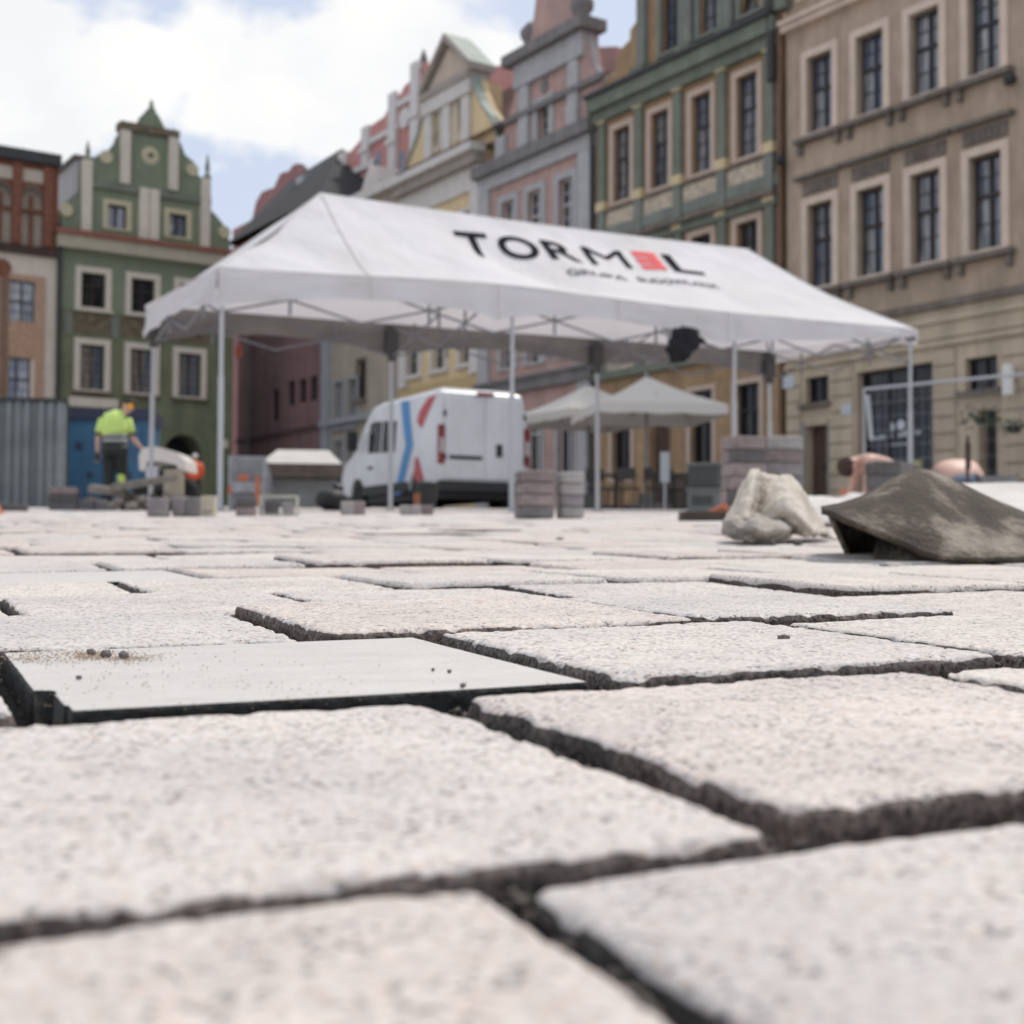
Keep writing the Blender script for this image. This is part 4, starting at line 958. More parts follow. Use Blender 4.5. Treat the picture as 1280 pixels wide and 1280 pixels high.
MB().box(ac - ar - .1, ac + ar + .1, 1.6, 1.7, -1, at_ + .1).build('gateway_door', mat('gateway_dark', (0.012, 0.012, 0.012), .7), t)
wn = make_window(ww, z1t - z1b, 2, 4, .0, M_fr_brown, glassmat('curtained_glass', (0.05, 0.035, 0.03), (0.30, 0.25, 0.18), .45), M_lc, .27, .07, .22, sill=M_fri)
for i, c in enumerate(u_r1): put(wn, i == 0, t, c, z1b)
wn = make_window(ww, z2t - z2b, 2, 1, .35, M_fr_brown, M_glassd, M_lc, .27, .07, .22, sill=M_lc)
for i, c in enumerate(u_r1): put(wn, i == 0, t, c, z2b)
for i in range(3):
    a = u_r1[i] - 1.35 if i else .4; b = u_r1[i] + .95
    MB().box(a + .35, b, -.03, 0, P(120, 417)[1], P(120, 393)[1]).build('painted_panel', M_fri, t)
    MB().box(a - .1, a + .3, -.05, 0, P(120, 421)[1], P(120, 391)[1]).build('painted_panel', M_gr, t)
m2 = MB(); strip(m2, 0, W, P(120, 392)[1], P(120, 389)[1], .08); m2.build('sill_course', M_lgd, t)
m2 = MB(); strip(m2, -.1, W + .1, zc - .55, zc + .02, .45); m2.build('cornice', mat('cornice_cream', (0.42, 0.38, 0.29), .85, .08, 2), t)
m2 = MB(); strip(m2, -.2, W + .2, zc + .023, zc + .24, .6, .3); m2.build('tiled_ledge', M_tile_red, t)
gpx = [(77, 288), (77, 265), (88, 252), (98, 243), (104, 236), (104, 203), (120, 200), (126, 194), (138, 190), (146, 180), (148, 174), (153, 165), (168, 163), (168, 160), (174, 158), (178, 148), (184, 142), (188, 137), (196, 140), (200, 146), (205, 156), (209, 165), (222, 170), (227, 180), (232, 193), (243, 202), (246, 208), (249, 220), (264, 226), (264, 262), (272, 270), (280, 280), (287, 294), (290, 316)]
ol = [P(*q) for q in gpx]; ol[0] = (ol[0][0], zc + .3); ol[-1] = (ol[-1][0], zc + .3)
gwz0, gwz1 = P(147, 285)[1], P(147, 256)[1]; g1, g2 = P(147, 270)[0], P(223, 280)[0]
MB().prism(ol[::-1], .1, .6, [(c - .42, c + .42, gwz0, gwz1) for c in (g1, g2)], .35).build('gable', M_lg, t)
wn = make_window(.84, gwz1 - gwz0, 2, 0, 0, M_fr_dark, M_glassb, M_ly, .24, .06, .25, sill=False, mw=.12)
for i, c in enumerate((g1, g2)): put(wn, i == 0, t, c, gwz0, .1)
for (x, y0, y1) in ((109, 200, 292), (180, 235, 303), (193, 237, 305), (257, 223, 310), (157, 163, 230), (217, 170, 238)):
    a, b = P(x, y0), P(x, y1); MB().box(a[0] - .22, a[0] + .22, -.10, .1, max(b[1], zc + .35), a[1]).build('cream_pilaster', M_lc, t)
m2 = MB(); q = P(185, 236)[1]; m2.box(P(106, 230)[0], P(264, 245)[0], -.06, .1, q - .3, q); m2.build('gable_string', M_gr, t)
m2 = MB(); q = P(187, 163)[1]; m2.box(P(150, 165)[0], P(224, 168)[0], -.1, .65, q - .15, q + .2); m2.build('gable_cornice', M_fri, t)
q = P(189, 194)
o = MB().lathe((0, 0, 0), [(.42, -.08), (.42, .0), (.30, .05)], 20).build('round_ornament', M_ly, t, loc=(q[0], .1, q[1])); o.rotation_euler = (math.pi / 2, 0, 0)
MB().lathe((0, 0, .05), [(.12, 0), (.12, .02)], 12).build('ornament_eye', M_iron, o)
for (x, y, hh) in ((112, 201, 1.0), (262, 222, 1.2), (160, 163, .4), (220, 169, .4), (192, 138, .6)):
    q = P(x, y); MB().lathe((q[0], .3, q[1]), [(.2, 0), (.2, .12), (.08, .25), (.12, .4 * hh + .1), (.02, hh)], 8).build('finial', M_gr, t)
for a, b in zip(ol[1:-2], ol[2:-1]):
    MB().bar((a[0], .3, a[1]), (b[0], .3, b[1]), .11, 6).build('gable_coping', M_grl, t)
for (x, y) in ((133, 196), (83, 262), (241, 212), (281, 290)):
    q = P(x, y); MB().lathe((0, 0, 0), [(.3, -.05), (.3, .05)], 12).build('scroll_ornament', M_ly, t, loc=(q[0], .05, q[1])).rotation_euler = (math.pi / 2, 0, 0)
m2 = MB(); m2.add([(.5, .6, zc), (W - .5, .6, zc), (W / 2, .6, P(190, 150)[1]), (.5, 12, zc), (W - .5, 12, zc), (W / 2, 12, P(190, 150)[1])], [(0, 2, 5, 3), (1, 4, 5, 2), (0, 1, 2), (3, 5, 4)]); m2.build('roof', M_tile_red, t)
MB().bar((.02, -.2, 0), (.02, -.2, zc + .5), .1).build('rain_pipe', M_iron, t)
q = P(295, 440); MB().box(q[0] - .05, q[0] + .1, -.5, -.1, q[1] - .3, q[1] + .3).build('hanging_sign', mat('orange_sign', (0.4, 0.1, 0.05), .6), t)
q = P(281, 555); MB().box(q[0] - .15, q[0] + .15, -.06, 0, q[1] - .2, q[1] + .2).build('wall_plate', M_lc, t)
q0, q1 = P(85, 509), P(146, 500)
MB().box(q0[0], q1[0], -.25, 0, q1[1] - .42, q1[1]).build('blank_fascia', M_lc, t)
# grey stair tower behind it
FG = Facade(FL.o.x, FL.o.y, .835, .55, 6.0)
t = house('grey_tower', 'narrow grey building rising behind the left shoulder of the green gable', FG, FG.u(93), LG); h = H(t, FG)
MB().box(0, 1.9, 0, 4, -1, h.p(95, 198)[1]).build('wall', M_gy, t); MB().box(-.2, 2.1, -.2, 4.2, h.p(95, 198)[1], h.p(95, 194)[1]).build('coping', M_gyd, t)
MB().bar((2.6, 1, 5), (2.6, 1, h.p(134, 150)[1]), .04).build('mast', M_iron, t)

# ---- the brick gothic house at the left edge
t = house('gothic_brick_house', 'red brick house with blind pointed arches above a cream wall, at the left edge', FL, FL.u(-190), LG); h = H(t, FL)
M_br = mat('red_brick', (0.19, 0.075, 0.045), 0.9, 0.35, 6, bump=.4, bscale=14)
M_brp = mat('peach_brick', (0.42, 0.265, 0.185), 0.9, 0.15, 6, bump=.3, bscale=14)
M_cp = mat('cream_plaster', (0.64, 0.56, 0.475), 0.9, 0.06, 2, grime=.12)
M_ni = mat('niche_plaster', (0.47, 0.41, 0.34), 0.9, 0.08, 3)
W = FL.u(70.5) - h.u0; P = lambda x, y: h.p(x, y)
zmid = P(40, 312)[1]; ztp = P(40, 197)[1]
uc = [P(40, 270)[0]]; sp_ = P(40, 270)[0] - P(1, 268)[0]; 
while uc[-1] > 3: uc.append(uc[-1] - sp_)
nz0 = P(40, 307)[1]; nsp = P(40, 247)[1]; nt_ = P(40, 232)[1]; nw = (P(54, 270)[0] - P(26, 270)[0]) / 2
ops = [(c - .55, c + .55, P(28, 402)[1], P(28, 351)[1]) for c in [P(28, 380)[0] - sp_ * 1.15 * k for k in range(5)]]
ops2 = [(c - .55, c + .55, P(22, 500)[1], P(22, 447)[1]) for c in [P(22, 480)[0] - sp_ * 1.15 * k for k in range(5)]]
def niche(c): return [(c - nw, nz0), (c + nw, nz0), (c + nw, nsp), (c + nw * .55, nsp + (nt_ - nsp) * .65), (c, nt_), (c - nw * .55, nsp + (nt_ - nsp) * .65), (c - nw, nsp)]
MB().prism([(0, zmid), (W, zmid), (W, ztp), (0, ztp)], 0, .3, [niche(c) for c in uc], .25).build('brick_front', M_br, t)
MB().box(0, W, .3, 9, zmid, ztp).build('niche_back', M_ni, t)
for c in uc:
    MB().box(c - .07, c + .07, .05, .299, nz0, nsp + .1).build('mullion', M_br, t); MB().box(c - nw + .02, c - .08, .08, .299, nz0 + 1.5, nz0 + 1.62).build('mullion_bar', M_br, t)
    MB().box(c + .08, c + nw - .02, .08, .299, nz0 + 1.5, nz0 + 1.62).build('mullion_bar', M_br, t)
    MB().box(c - nw * 1.05, c + nw * 1.05, -.03, 0, nt_ + .15, P(40, 212)[1]).build('plaster_field', M_ni, t)
    MB().box(c + sp_ / 2 - .2, c + sp_ / 2 + .2, -.15, 0, nz0, ztp - .3).build('brick_pier', M_br, t)
    e = niche(c)
    for a, b in zip(e[2:], e[3:]): MB().bar((a[0], -.03, a[1]), (b[0], -.03, b[1]), .07, 6).build('arch_moulding', M_bd, t)
MB().box(-.1, W + .05, -.3, .1, ztp - .25, ztp + .25).build('parapet_coping', M_iron, t)
MB().box(-.1, W, -.2, .1, zmid - .25, zmid + .1).build('dark_string_course', mat('dark_brick', (0.06, 0.035, 0.03), .9, .3, 4), t)
MB().prism([(0, -1), (W, -1), (W, zmid - .25), (0, zmid - .25)], 0, 9, ops + ops2, .3).build('lower_wall', M_cp, t)
for o_ in (ops, ops2):
    wn = make_window(1.1, o_[0][3] - o_[0][2], 2, 1, .5, M_fr_dark, M_glassb, None, rec=.25, sill=False)
    for i, q in enumerate(o_): put(wn, i == 0, t, (q[0] + q[1]) / 2, q[2])
for q in ops:
    c = (q[0] + q[1]) / 2
    for (a, b) in ((.5, q[2]-2.6),):
        pass
    MB().box(c - .95, c - .56, -.06, 0, 1, q[3] + .25).build('brick_jamb', M_brp, t); MB().box(c + .56, c + .95, -.06, 0, 1, q[3] + .25).build('brick_jamb', M_brp, t)
    MB().box(c - .557, c + .557, -.06, 0, ops2[0][3] + .02, q[2] - .02).build('brick_apron', M_brp, t); MB().box(c - .557, c + .557, -.06, 0, q[3] + .02, q[3] + .25).build('brick_head', M_brp, t)
q = P(2, 335); MB().lathe((0, 0, 0), [(.4, -.05), (.4, .05)], 16).build('round_medallion', M_br, t, loc=(q[0], -.02, q[1])).rotation_euler = (math.pi / 2, 0, 0)
m2 = MB(); m2.add([(0, .2, ztp), (W, .2, ztp), (W, 9, ztp + .8), (0, 9, ztp + .8)], [(0, 1, 2, 3)]); m2.build('roof', M_slate_roof, t)

# ------------------------------------------------------------------ the long white tent
M_can = bpy.data.materials.new('white_canopy'); M_can.use_nodes = True
t_ = M_can.node_tree; b_ = t_.nodes['Principled BSDF']; L_ = t_.links.new
co = N(t_, 'ShaderNodeTexCoord'); n_ = N(t_, 'ShaderNodeTexNoise'); n_.inputs['Scale'].default_value = 1.2; n_.inputs['Detail'].default_value = 7; L_(co.outputs['Object'], n_.inputs['Vector'])
r_ = N(t_, 'ShaderNodeValToRGB'); L_(n_.outputs[0], r_.inputs[0]); r_.color_ramp.elements[0].position = .3; r_.color_ramp.elements[0].color = (.74, .725, .715, 1); r_.color_ramp.elements[1].position = .6; r_.color_ramp.elements[1].color = (.83, .82, .84, 1)
L_(r_.outputs[0], b_.inputs['Base Color']); b_.inputs['Roughness'].default_value = .7; b_.inputs['Specular IOR Level'].default_value = .3
nb_ = N(t_, 'ShaderNodeTexNoise'); nb_.inputs['Scale'].default_value = 2.5; nb_.inputs['Detail'].default_value = 3; L_(co.outputs['Object'], nb_.inputs['Vector'])
bu_ = N(t_, 'ShaderNodeBump'); bu_.inputs['Strength'].default_value = .5; bu_.inputs['Distance'].default_value = .10; L_(nb_.outputs[0], bu_.inputs['Height']); L_(bu_.outputs[0], b_.inputs['Normal'])
tr_ = N(t_, 'ShaderNodeBsdfTranslucent'); tr_.inputs[0].default_value = (.72, .69, .72, 1)
ms_ = N(t_, 'ShaderNodeMixShader'); ms_.inputs[0].default_value = .34; L_(b_.outputs[0], ms_.inputs[1]); L_(tr_.outputs[0], ms_.inputs[2])
L_(ms_.outputs[0], t_.nodes['Material Output'].inputs[0])
M_leg = mat('aluminium_leg', (0.50, 0.51, 0.53), 0.45, metal=.35)
M_bar = mat('grey_truss', (0.24, 0.24, 0.26), 0.5, metal=.3)
M_brk = mat('dark_bracket', (0.085, 0.08, 0.08), 0.7)

TL, TW = 9.40, 3.0
T0 = Vector((-2.93, 13.4, 0)); EX = Vector((8.15, 4.4, 0)).normalized(); EY = Vector((-EX.y, EX.x, 0))
def tp(a, b, hh):
    p = T0 + EX * a + EY * b; p.z = gz(p.y) + hh; return p
tent = thing('canopy_tent', 'long white pop-up tent on grey legs with black and red lettering on its roof', 'tent', (T0.x, T0.y, gz(T0.y)))
EAVE, RIDGE, INS = 2.42, 3.66, 1.62
def eave_h(a, b):
    q = 0
    if b < TW / 2: q = .09 * math.exp(-((a - 3.1) / 1.9) ** 2)
    return EAVE + q
def roof(side, t, v):
    "side 0 front 1 back 2 left 3 right; t along the eave, v up to the ridge"
    sag = -.13 * 4 * v * (1 - v) * (.6 + .4 * math.sin(math.pi * t) ** 2)
    rid = RIDGE - .05 * (t if side in (0, 1) else 0)
    if side in (0, 1):
        a = INS * v + (TL - 2 * INS * v) * t; b = TW / 2 * v if side == 0 else TW - TW / 2 * v
        rid = RIDGE - .07 * t - .03 * math.sin(math.pi * t)
    else:
        b = TW / 2 * v + (TW - TW * v) * t; a = INS * v if side == 2 else TL - INS * v
        rid = RIDGE - (.07 if side == 3 else 0)
        sag = -(.13 if side == 3 else .05) * 4 * v * (1 - v)
    wr = .05 * mnoise.noise(Vector((a * .9 + v * 1.5, b * .8, side * 7))) * v * (1 - v) * 4 + .025 * math.sin(a * 4.1 + v * 3) * v * (1 - v) * 4 * .5 + .02 * math.sin(a * 9 + b * 5) * v * (1 - v)
    if side == 0:      # tension folds running from the peak
        wr -= .07 * math.exp(-((a - 2.6 - 2.2 * (1 - v)) / .35) ** 2) * v * (1 - v) * 4
    return tp(a, b, eave_h(a, b) * (1 - v) + rid * v + sag + wr)
for side, n in ((0, 64), (1, 64), (2, 20), (3, 20)):
    mb = MB(); m_ = 16; vs = [roof(side, i / n, j / m_) for j in range(m_ + 1) for i in range(n + 1)]
    fs = [(j * (n + 1) + i, j * (n + 1) + i + 1, (j + 1) * (n + 1) + i + 1, (j + 1) * (n + 1) + i) for j in range(m_) for i in range(n)]
    mb.add(vs, fs); mb.build('canopy_panel', M_can, tent, world=True, smooth=True)
# valance with its scalloped hem, thin seams at the legs
bays = [0, TL / 3, 2 * TL / 3, TL]
def val_drop(a, leng, front):
    k = leng / (3 if leng > 5 else 1); f_ = (a / k) % 1.0; arch = math.sin(math.pi * f_) ** .7 if 0 < f_ < 1 else 0
    d = .40 - .15 * arch
    if front and a > 2 * k: d = .34 - .24 * ((a - 2 * k) / k) ** 1.2
    return d
def valance(pf, leng, front):
    n = 90 if leng > 5 else 34; mb = MB(); vs = []
    for j in range(6):
        for i in range(n + 1):
            a = leng * i / n; d = val_drop(a, leng, front) * j / 5; vs.append(pf(a, d, .020 * math.sin(a * 7.3) * j / 5 + .05 * mnoise.noise(Vector((a * 1.3, d * 11, 3))) + .012 * math.sin(a * 17 + 1) * j / 5))
    mb.add(vs, [(j * (n + 1) + i, j * (n + 1) + i + 1, (j + 1) * (n + 1) + i + 1, (j + 1) * (n + 1) + i) for j in range(5) for i in range(n)])
    return mb.build('valance', M_can, tent, world=True, smooth=True)
valance(lambda a, d, w_: tp(a, -.005 - w_, eave_h(a, 0) - d), TL, True)
M_rear = mat('shaded_rear_cloth', (0.27, 0.25, 0.235), .85, .12, 2.5, bump=.3, bscale=5)  # grey version of the white cloth: shade on the rear valance put into its colour
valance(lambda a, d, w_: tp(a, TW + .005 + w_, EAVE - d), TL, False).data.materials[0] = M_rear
valance(lambda a, d, w_: tp(-.005 - w_, a, EAVE - d), TW, False)
valance(lambda a, d, w_: tp(TL + .005 + w_, a, EAVE - d * .5), TW, False)
def a_leg(px):
    lo, hi = 0, TL
    for _ in range(40):
        m_ = (lo + hi) / 2; p = CR.transposed() @ (tp(m_, .07, 1.3) - Vector((0, 0, CH)))
        if 640 + F * p.x / -p.z < px: lo = m_
        else: hi = m_
    return lo
FB = [0, a_leg(640), a_leg(918), TL]
for b in (.07, TW - .07):
    for i, a in enumerate(bays if b > 1 else FB):
        a2 = min(max(a, .07), TL - .07)
        lg = MB().box(-.022, .022, -.022, .022, .01, 1.35).build('leg', M_leg, tent, loc=tp(a2, b, 0) - tent.location); lg.rotation_euler = (random.uniform(-.006, .006), random.uniform(-.01, .01), math.atan2(EX.y, EX.x))
        MB().box(-.017, .017, -.017, .017, 1.3, 2.38).build('inner_tube', M_leg, lg)
        MB().box(-.06, .06, -.06, .06, 0, .01).build('foot_plate', M_bar, lg)
        MB().box(-.045, .045, -.045, .045, 1.93 if b > 1 else 2.28, 2.33).build('sliding_bracket', M_brk, lg)
        if b > 1 and 0 < i: MB().box(-.09, .07, -.06, .06, 2.0, 2.38).build('rolled_strap', M_brk, lg)
def truss(p0, p1, n, top, bot):
    for k in range(n):
        a = p0.lerp(p1, k / n); b = p0.lerp(p1, (k + 1) / n)
        for (h0, h1) in ((top, bot), (bot, top)):
            mb = MB(); mb.bar(tp(a.x, a.y, h0), tp(b.x, b.y, h1), .014, 6); mb.build('truss_bar', M_bar, tent, world=True)
        mb = MB(); mid = a.lerp(b, .5); mb.bar(tp(mid.x, mid.y, (top + bot) / 2 - .16), tp(mid.x, mid.y, (top + bot) / 2 + .16), .016, 6); mb.build('truss_post', M_bar, tent, world=True)
for b in (.09, TW - .09):
    for i in range(3): truss(Vector((bays[i], b, 0)), Vector((bays[i + 1], b, 0)), 2, 2.36, 1.98)
for a in (.09, TL / 3, 2 * TL / 3, TL - .09): truss(Vector((a, .09, 0)), Vector((a, TW - .09, 0)), 2, 2.36, 1.98)
for a in (TL / 3, 2 * TL / 3):
    mb = MB(); mb.bar(tp(a, TW / 2, 2.1), tp(a, TW / 2, 3.5), .018, 8); mb.build('centre_post', M_bar, tent, world=True)
mb = MB(); mb.bar(tp(INS, TW / 2, RIDGE - .06), tp(TL - INS, TW / 2, RIDGE - .14), .02, 8); mb.build('ridge_pole', M_bar, tent, world=True)
for (a, b) in ((0, 0), (0, TW), (TL, 0), (TL, TW)):
    q = MB(); n = 8; pe = tp(INS if a == 0 else TL - INS, TW / 2, RIDGE - .06); p0 = tp(a + (.07 if a == 0 else -.07), b + (.07 if b == 0 else -.07), EAVE - .06)
    pts = [p0.lerp(pe, k / n) - Vector((0, 0, (.13 if a else .06) * 4 * (k / n) * (1 - k / n))) for k in range(n + 1)]
    for k in range(n): q.bar(pts[k], pts[k + 1], .014, 6)
    q.build('hip_pole', M_bar, tent, world=True)

M_seam = mat('seam_tape', (0.58, 0.54, 0.52), .8)
def seam(pts, r=.006):
    q = MB()
    for a, b in zip(pts[:-1], pts[1:]): q.bar(a, b, r, 5)
    q.build('seam', M_seam, tent, world=True)
seam([roof(0, (INS - INS * k / 16) / (TL - 2 * INS * k / 16), k / 16) + Vector((0, -.004, .004)) for k in range(16)] + [roof(0, 0, 1)])
seam([roof(0, 0, k / 16) for k in range(17)]); seam([roof(0, 1, k / 16) for k in range(17)]); seam([roof(2, 1, k / 16) for k in range(17)])
seam([tp(TL * k / 60, -.012, eave_h(TL * k / 60, 0)) for k in range(61)], .005); seam([tp(-.012, TW * k / 10, EAVE) for k in range(11)], .005)
for a in (0.0, INS, TL / 3, TL / 2, 2 * TL / 3): seam([tp(a, -.03, eave_h(a, 0) - .01), tp(a, -.04, eave_h(a, 0) - val_drop(a, TL, True))], .006)

# printed lettering, bent onto the front slope
M_ink = mat('black_print', (0.012, 0.012, 0.02), .9, spec=.05); M_inkr = mat('red_print', (0.78, 0.15, 0.15), .9, spec=.1); M_inkg = mat('grey_print', (0.10, 0.10, 0.12), .9, spec=.1)
def glyphs(body, bold=0.0):
    cu_ = bpy.data.curves.new('lettering', 'FONT'); cu_.body = body; cu_.size = 1; cu_.offset = bold; cu_.resolution_u = 6
    o_ = bpy.data.objects.new('tmp', cu_); COL.objects.link(o_); dg = bpy.context.evaluated_depsgraph_get()
    me_ = bpy.data.meshes.new_from_object(o_.evaluated_get(dg)); bpy.data.objects.remove(o_); bpy.data.curves.remove(cu_)
    bm = bmesh.new(); bm.from_mesh(me_); bpy.data.meshes.remove(me_)
    bmesh.ops.triangulate(bm, faces=bm.faces)
    for _ in range(3):
        ed = [e for e in bm.edges if e.calc_length() > .22]
        if not ed: break
        bmesh.ops.subdivide_edges(bm, edges=ed, cuts=1); bmesh.ops.triangulate(bm, faces=bm.faces)
    vs = [v.co.copy() for v in bm.verts]; fs = [tuple(v.index for v in f.verts) for f in bm.faces]; bm.free()
    return vs, fs
def roofpt(a, v, lift=.006):
    # a is metres along the tent, v the fraction up the slope
    t = (a - INS * v) / (TL - 2 * INS * v); p = roof(0, t, v); e = 1e-3
    du = roof(0, t + e, v) - p; dv = roof(0, t, v + e) - p
    return p + du.cross(dv).normalized() * lift
def print_on(name, body, a0, a1, v0, v1, m, bold=0.0, caph=.70):
    vs, fs = glyphs(body, bold); x0 = min(v.x for v in vs); x1 = max(v.x for v in vs)
    out = []
    for v in vs: out.append(roofpt(a0 + (a1 - a0) * (v.x - x0) / (x1 - x0), v0 + (v1 - v0) * v.y / caph, .010))
    mb = MB(); mb.add(out, fs); return mb.build(name, m, tent, world=True)
V0, V1 = .60, .82
def a_for(px, v):      # where along the tent a picture column falls
    lo, hi = 1.7, 7.5
    for _ in range(40):
        m_ = (lo + hi) / 2; p = CR.transposed() @ (roofpt(m_, v, 0) - Vector((0, 0, CH)))
        if 640 + F * p.x / -p.z < px: lo = m_
        else: hi = m_
    return lo
LET = [(c_, a_for(x0, .71), a_for(x1, .71)) for c_, x0, x1 in (('T', 573, 614), ('O', 623, 672), ('R', 681, 721), ('M', 732, 783), ('L', 834, 872))]
E0, E1 = a_for(796, .71), a_for(826, .71)
for ch, a0, a1 in LET: print_on('letter', ch, a0, a1, V0, V1, M_ink, .0 if ch == 'M' else .02)
# the red mark that stands for the E: three slanted bars and a joined back
for k in range(3):
    mb = MB(); va = V0 + (V1 - V0) * (k * .36); vb = va + (V1 - V0) * .27; vs = []; nn = 8
    for vv in (va, vb):
        for i in range(nn + 1): vs.append(roofpt(E0 + (E1 - E0) * i / nn, vv, .010))
    mb.add(vs, [(i, i + 1, nn + 2 + i, nn + 1 + i) for i in range(nn)]); mb.build('red_bar', M_inkr, tent, world=True)
mb = MB(); mb.add([roofpt(E1 - .13, V0 + .01, .012), roofpt(E1 - .02, V0 + .01, .012), roofpt(E1 - .02, V1 - .01, .012), roofpt(E1 - .13, V1 - .01, .012)], [(0, 1, 2, 3)]); mb.build('red_bar', M_inkr, tent, world=True)
print_on('small_lettering', 'GRUPA', a_for(704, .5), a_for(778, .5), .41, .475, M_inkg, .015)
print_on('small_lettering', 'BUDOWLANA', a_for(792, .5), a_for(892, .5), .41, .475, M_inkg, .015)

# dark garment hung from the front truss
rr = random.Random(9)
p0 = at(856, 411, 15.4)
jk = thing('black_jacket', 'crumpled black jacket hanging from the front bar of the long tent', 'jacket', p0)
n, m_ = 48, 30; vs = []
for j in range(m_ + 1):
    v = j / m_
    for i in range(n):
        th = 2 * math.pi * i / n; wd = .10 + .085 * math.sin(min(1, v * 1.5) * math.pi * .5) - .07 * max(0, v - .65) / .35
        bot = .40 * v * (1 - .38 * max(0, math.cos(th - .2)))
        rad = 1 + .22 * math.sin(3 * th + v * 4) + .12 * math.sin(7 * th - v * 9) + .35 * mnoise.noise(Vector((math.cos(th) * 2, math.sin(th) * 2, v * 4)))
        vs.append((math.cos(th) * wd * rad - .03 * v, math.sin(th) * .07 * rad, -bot + .01))
mb = MB(); mb.add(vs, [(j * n + i, j * n + (i + 1) % n, (j + 1) * n + (i + 1) % n, (j + 1) * n + i) for j in range(m_) for i in range(n)] + [tuple(range(n)), tuple(range(m_ * n, (m_ + 1) * n))[::-1]])
mb.build('cloth', mat('black_cloth', (0.014, 0.014, 0.018), .9, .2, 8, bump=.4), jk, smooth=True)
q = MB(); q.bar((-.06, 0, 0), (-.12, .02, -.30), .035, 8, .028); q.build('sleeve', MATS['black_cloth'], jk, smooth=True)
q = MB(); q.bar((-.03, 0, .0), (-.03, 0, .05), .006, 6); q.build('hanging_loop', MATS['black_cloth'], jk)

# ------------------------------------------------------------------ the van
M_van = mat('white_paint', (0.66, 0.66, 0.67), 0.28, 0.04, 2, grime=.12); M_vlow = mat('black_plastic', (0.022, 0.022, 0.024), .6)
M_vg = glassmat('van_glass', (0.012, 0.013, 0.015), (0.04, 0.04, 0.045), .8, 1.33); M_vg.node_tree.nodes['Principled BSDF'].inputs['Specular IOR Level'].default_value = .15; M_blue = mat('blue_stripe', (0.02, 0.20, 0.46), .35); M_red = mat('red_stripe', (0.42, 0.035, 0.045), .35)
M_lamp = mat('red_lamp', (0.20, 0.01, 0.012), .25); M_lampw = mat('clear_lamp', (0.45, 0.42, 0.42), .2); M_tyre = mat('tyre_rubber', (0.018, 0.018, 0.018), .85, .2, 20); M_rim = mat('steel_rim', (0.30, 0.30, 0.31), .4, metal=.6)
VA = Vector((-1.57, 29.0, 0)); vd = Vector((-2.6, 4.75, 0)).normalized()     # towards the bonnet
vr = Vector((-vd.y, vd.x, 0)) * -1                                          # across the rear, left to right
van = thing('delivery_van', 'white high-roof van with blue and red stripes, parked beyond the tent', 'van', (VA.x, VA.y, gz(VA.y)), math.atan2(vr.y, vr.x)); van.scale = (1.08, 1.03, 1.05)
# local: x across the rear (0..2.05), y forwards (0..5.4), z up
VW, VLn = 2.05, 5.45
side = [(0.0, .42), (0.0, 1.3), (.04, 2.0), (.14, 2.42), (.32, 2.52), (3.4, 2.50), (3.75, 2.40), (4.05, 2.15), (4.75, 1.38), (5.25, 1.18), (5.42, .95), (5.45, .42)]
def inset(z): return 0.0 if z < 1.15 else (.10 * ((z - 1.15) / 1.3) ** 1.6 + (.10 if z > 2.45 else 0))
def arch(cy): return [(cy + .40, .42)] + [(cy + .40 * math.cos(k * math.pi / 8), .42 + .40 * math.sin(k * math.pi / 8)) for k in range(1, 8)] + [(cy - .40, .42)]
bot = arch(4.45) + arch(1.10)
loop = side + bot
P2 = [Vector((p[0], p[1], 0)) for p in loop]; tri = tessellate_polygon([P2])
mb = MB(); nl = len(loop)
vs = [(inset(p[1]), p[0], p[1]) for p in loop] + [(VW - inset(p[1]), p[0], p[1]) for p in loop]
fs = []
for a, b, c in tri:
    if (P2[b] - P2[a]).cross(P2[c] - P2[a]).z > 0: a, b, c = a, c, b
    fs.append((a, b, c)); fs.append((c + nl, b + nl, a + nl))
for i in range(nl): fs.append((i, (i + 1) % nl, nl + (i + 1) % nl, nl + i))
mb.add(vs, fs); body = mb.build('body', M_van, van, bevel=.035)
bm = bmesh.new(); bm.from_mesh(body.data); bmesh.ops.recalc_face_normals(bm, faces=bm.faces); bm.to_mesh(body.data); bm.free()
def side_poly(pts, off, name, m, par=None, thick=.012):
    P_ = [Vector((p[0], p[1], 0)) for p in pts]; tri = tessellate_polygon([P_]); mb = MB(); k = len(pts)
    vs = [(inset(p[1]) - off, p[0], p[1]) for p in pts] + [(inset(p[1]) - off + thick, p[0], p[1]) for p in pts]
    mb.add(vs, [tuple(t) for t in tri] + [(i, (i + 1) % k, k + (i + 1) % k, k + i) for i in range(k)]); return mb.build(name, m, par or van)
def subdiv(a, b, n=6): return [(a[0] + (b[0] - a[0]) * k / n, a[1] + (b[1] - a[1]) * k / n) for k in range(n)]
def quadp(*c):
    o = []
    for i in range(len(c)): o += subdiv(c[i], c[(i + 1) % len(c)])
    return o
def vloc(px, py):      # picture point -> side plane of the van
    F_ = VA; n_ = Vector((vr.x, vr.y, 0)); r = ray(px, py); t = (F_ - Vector((0, 0, CH))).dot(n_) / r.dot(n_); p = Vector((0, 0, CH)) + r * t
    return ((p - F_).dot(vd), p.z - van.location.z)
wq = [vloc(x, y) for (x, y) in ((463, 570), (463, 535), (468, 532), (495, 531), (495, 568))]
side_poly(quadp(*wq), .012, 'side_window', M_vg)
a_ = vloc(479, 531); b_2 = vloc(479, 569); side_poly(quadp((a_[0] - .03, b_2[1]), (a_[0] + .03, b_2[1]), (a_[0] + .03, a_[1]), (a_[0] - .03, a_[1])), .02, 'window_divider', M_van)
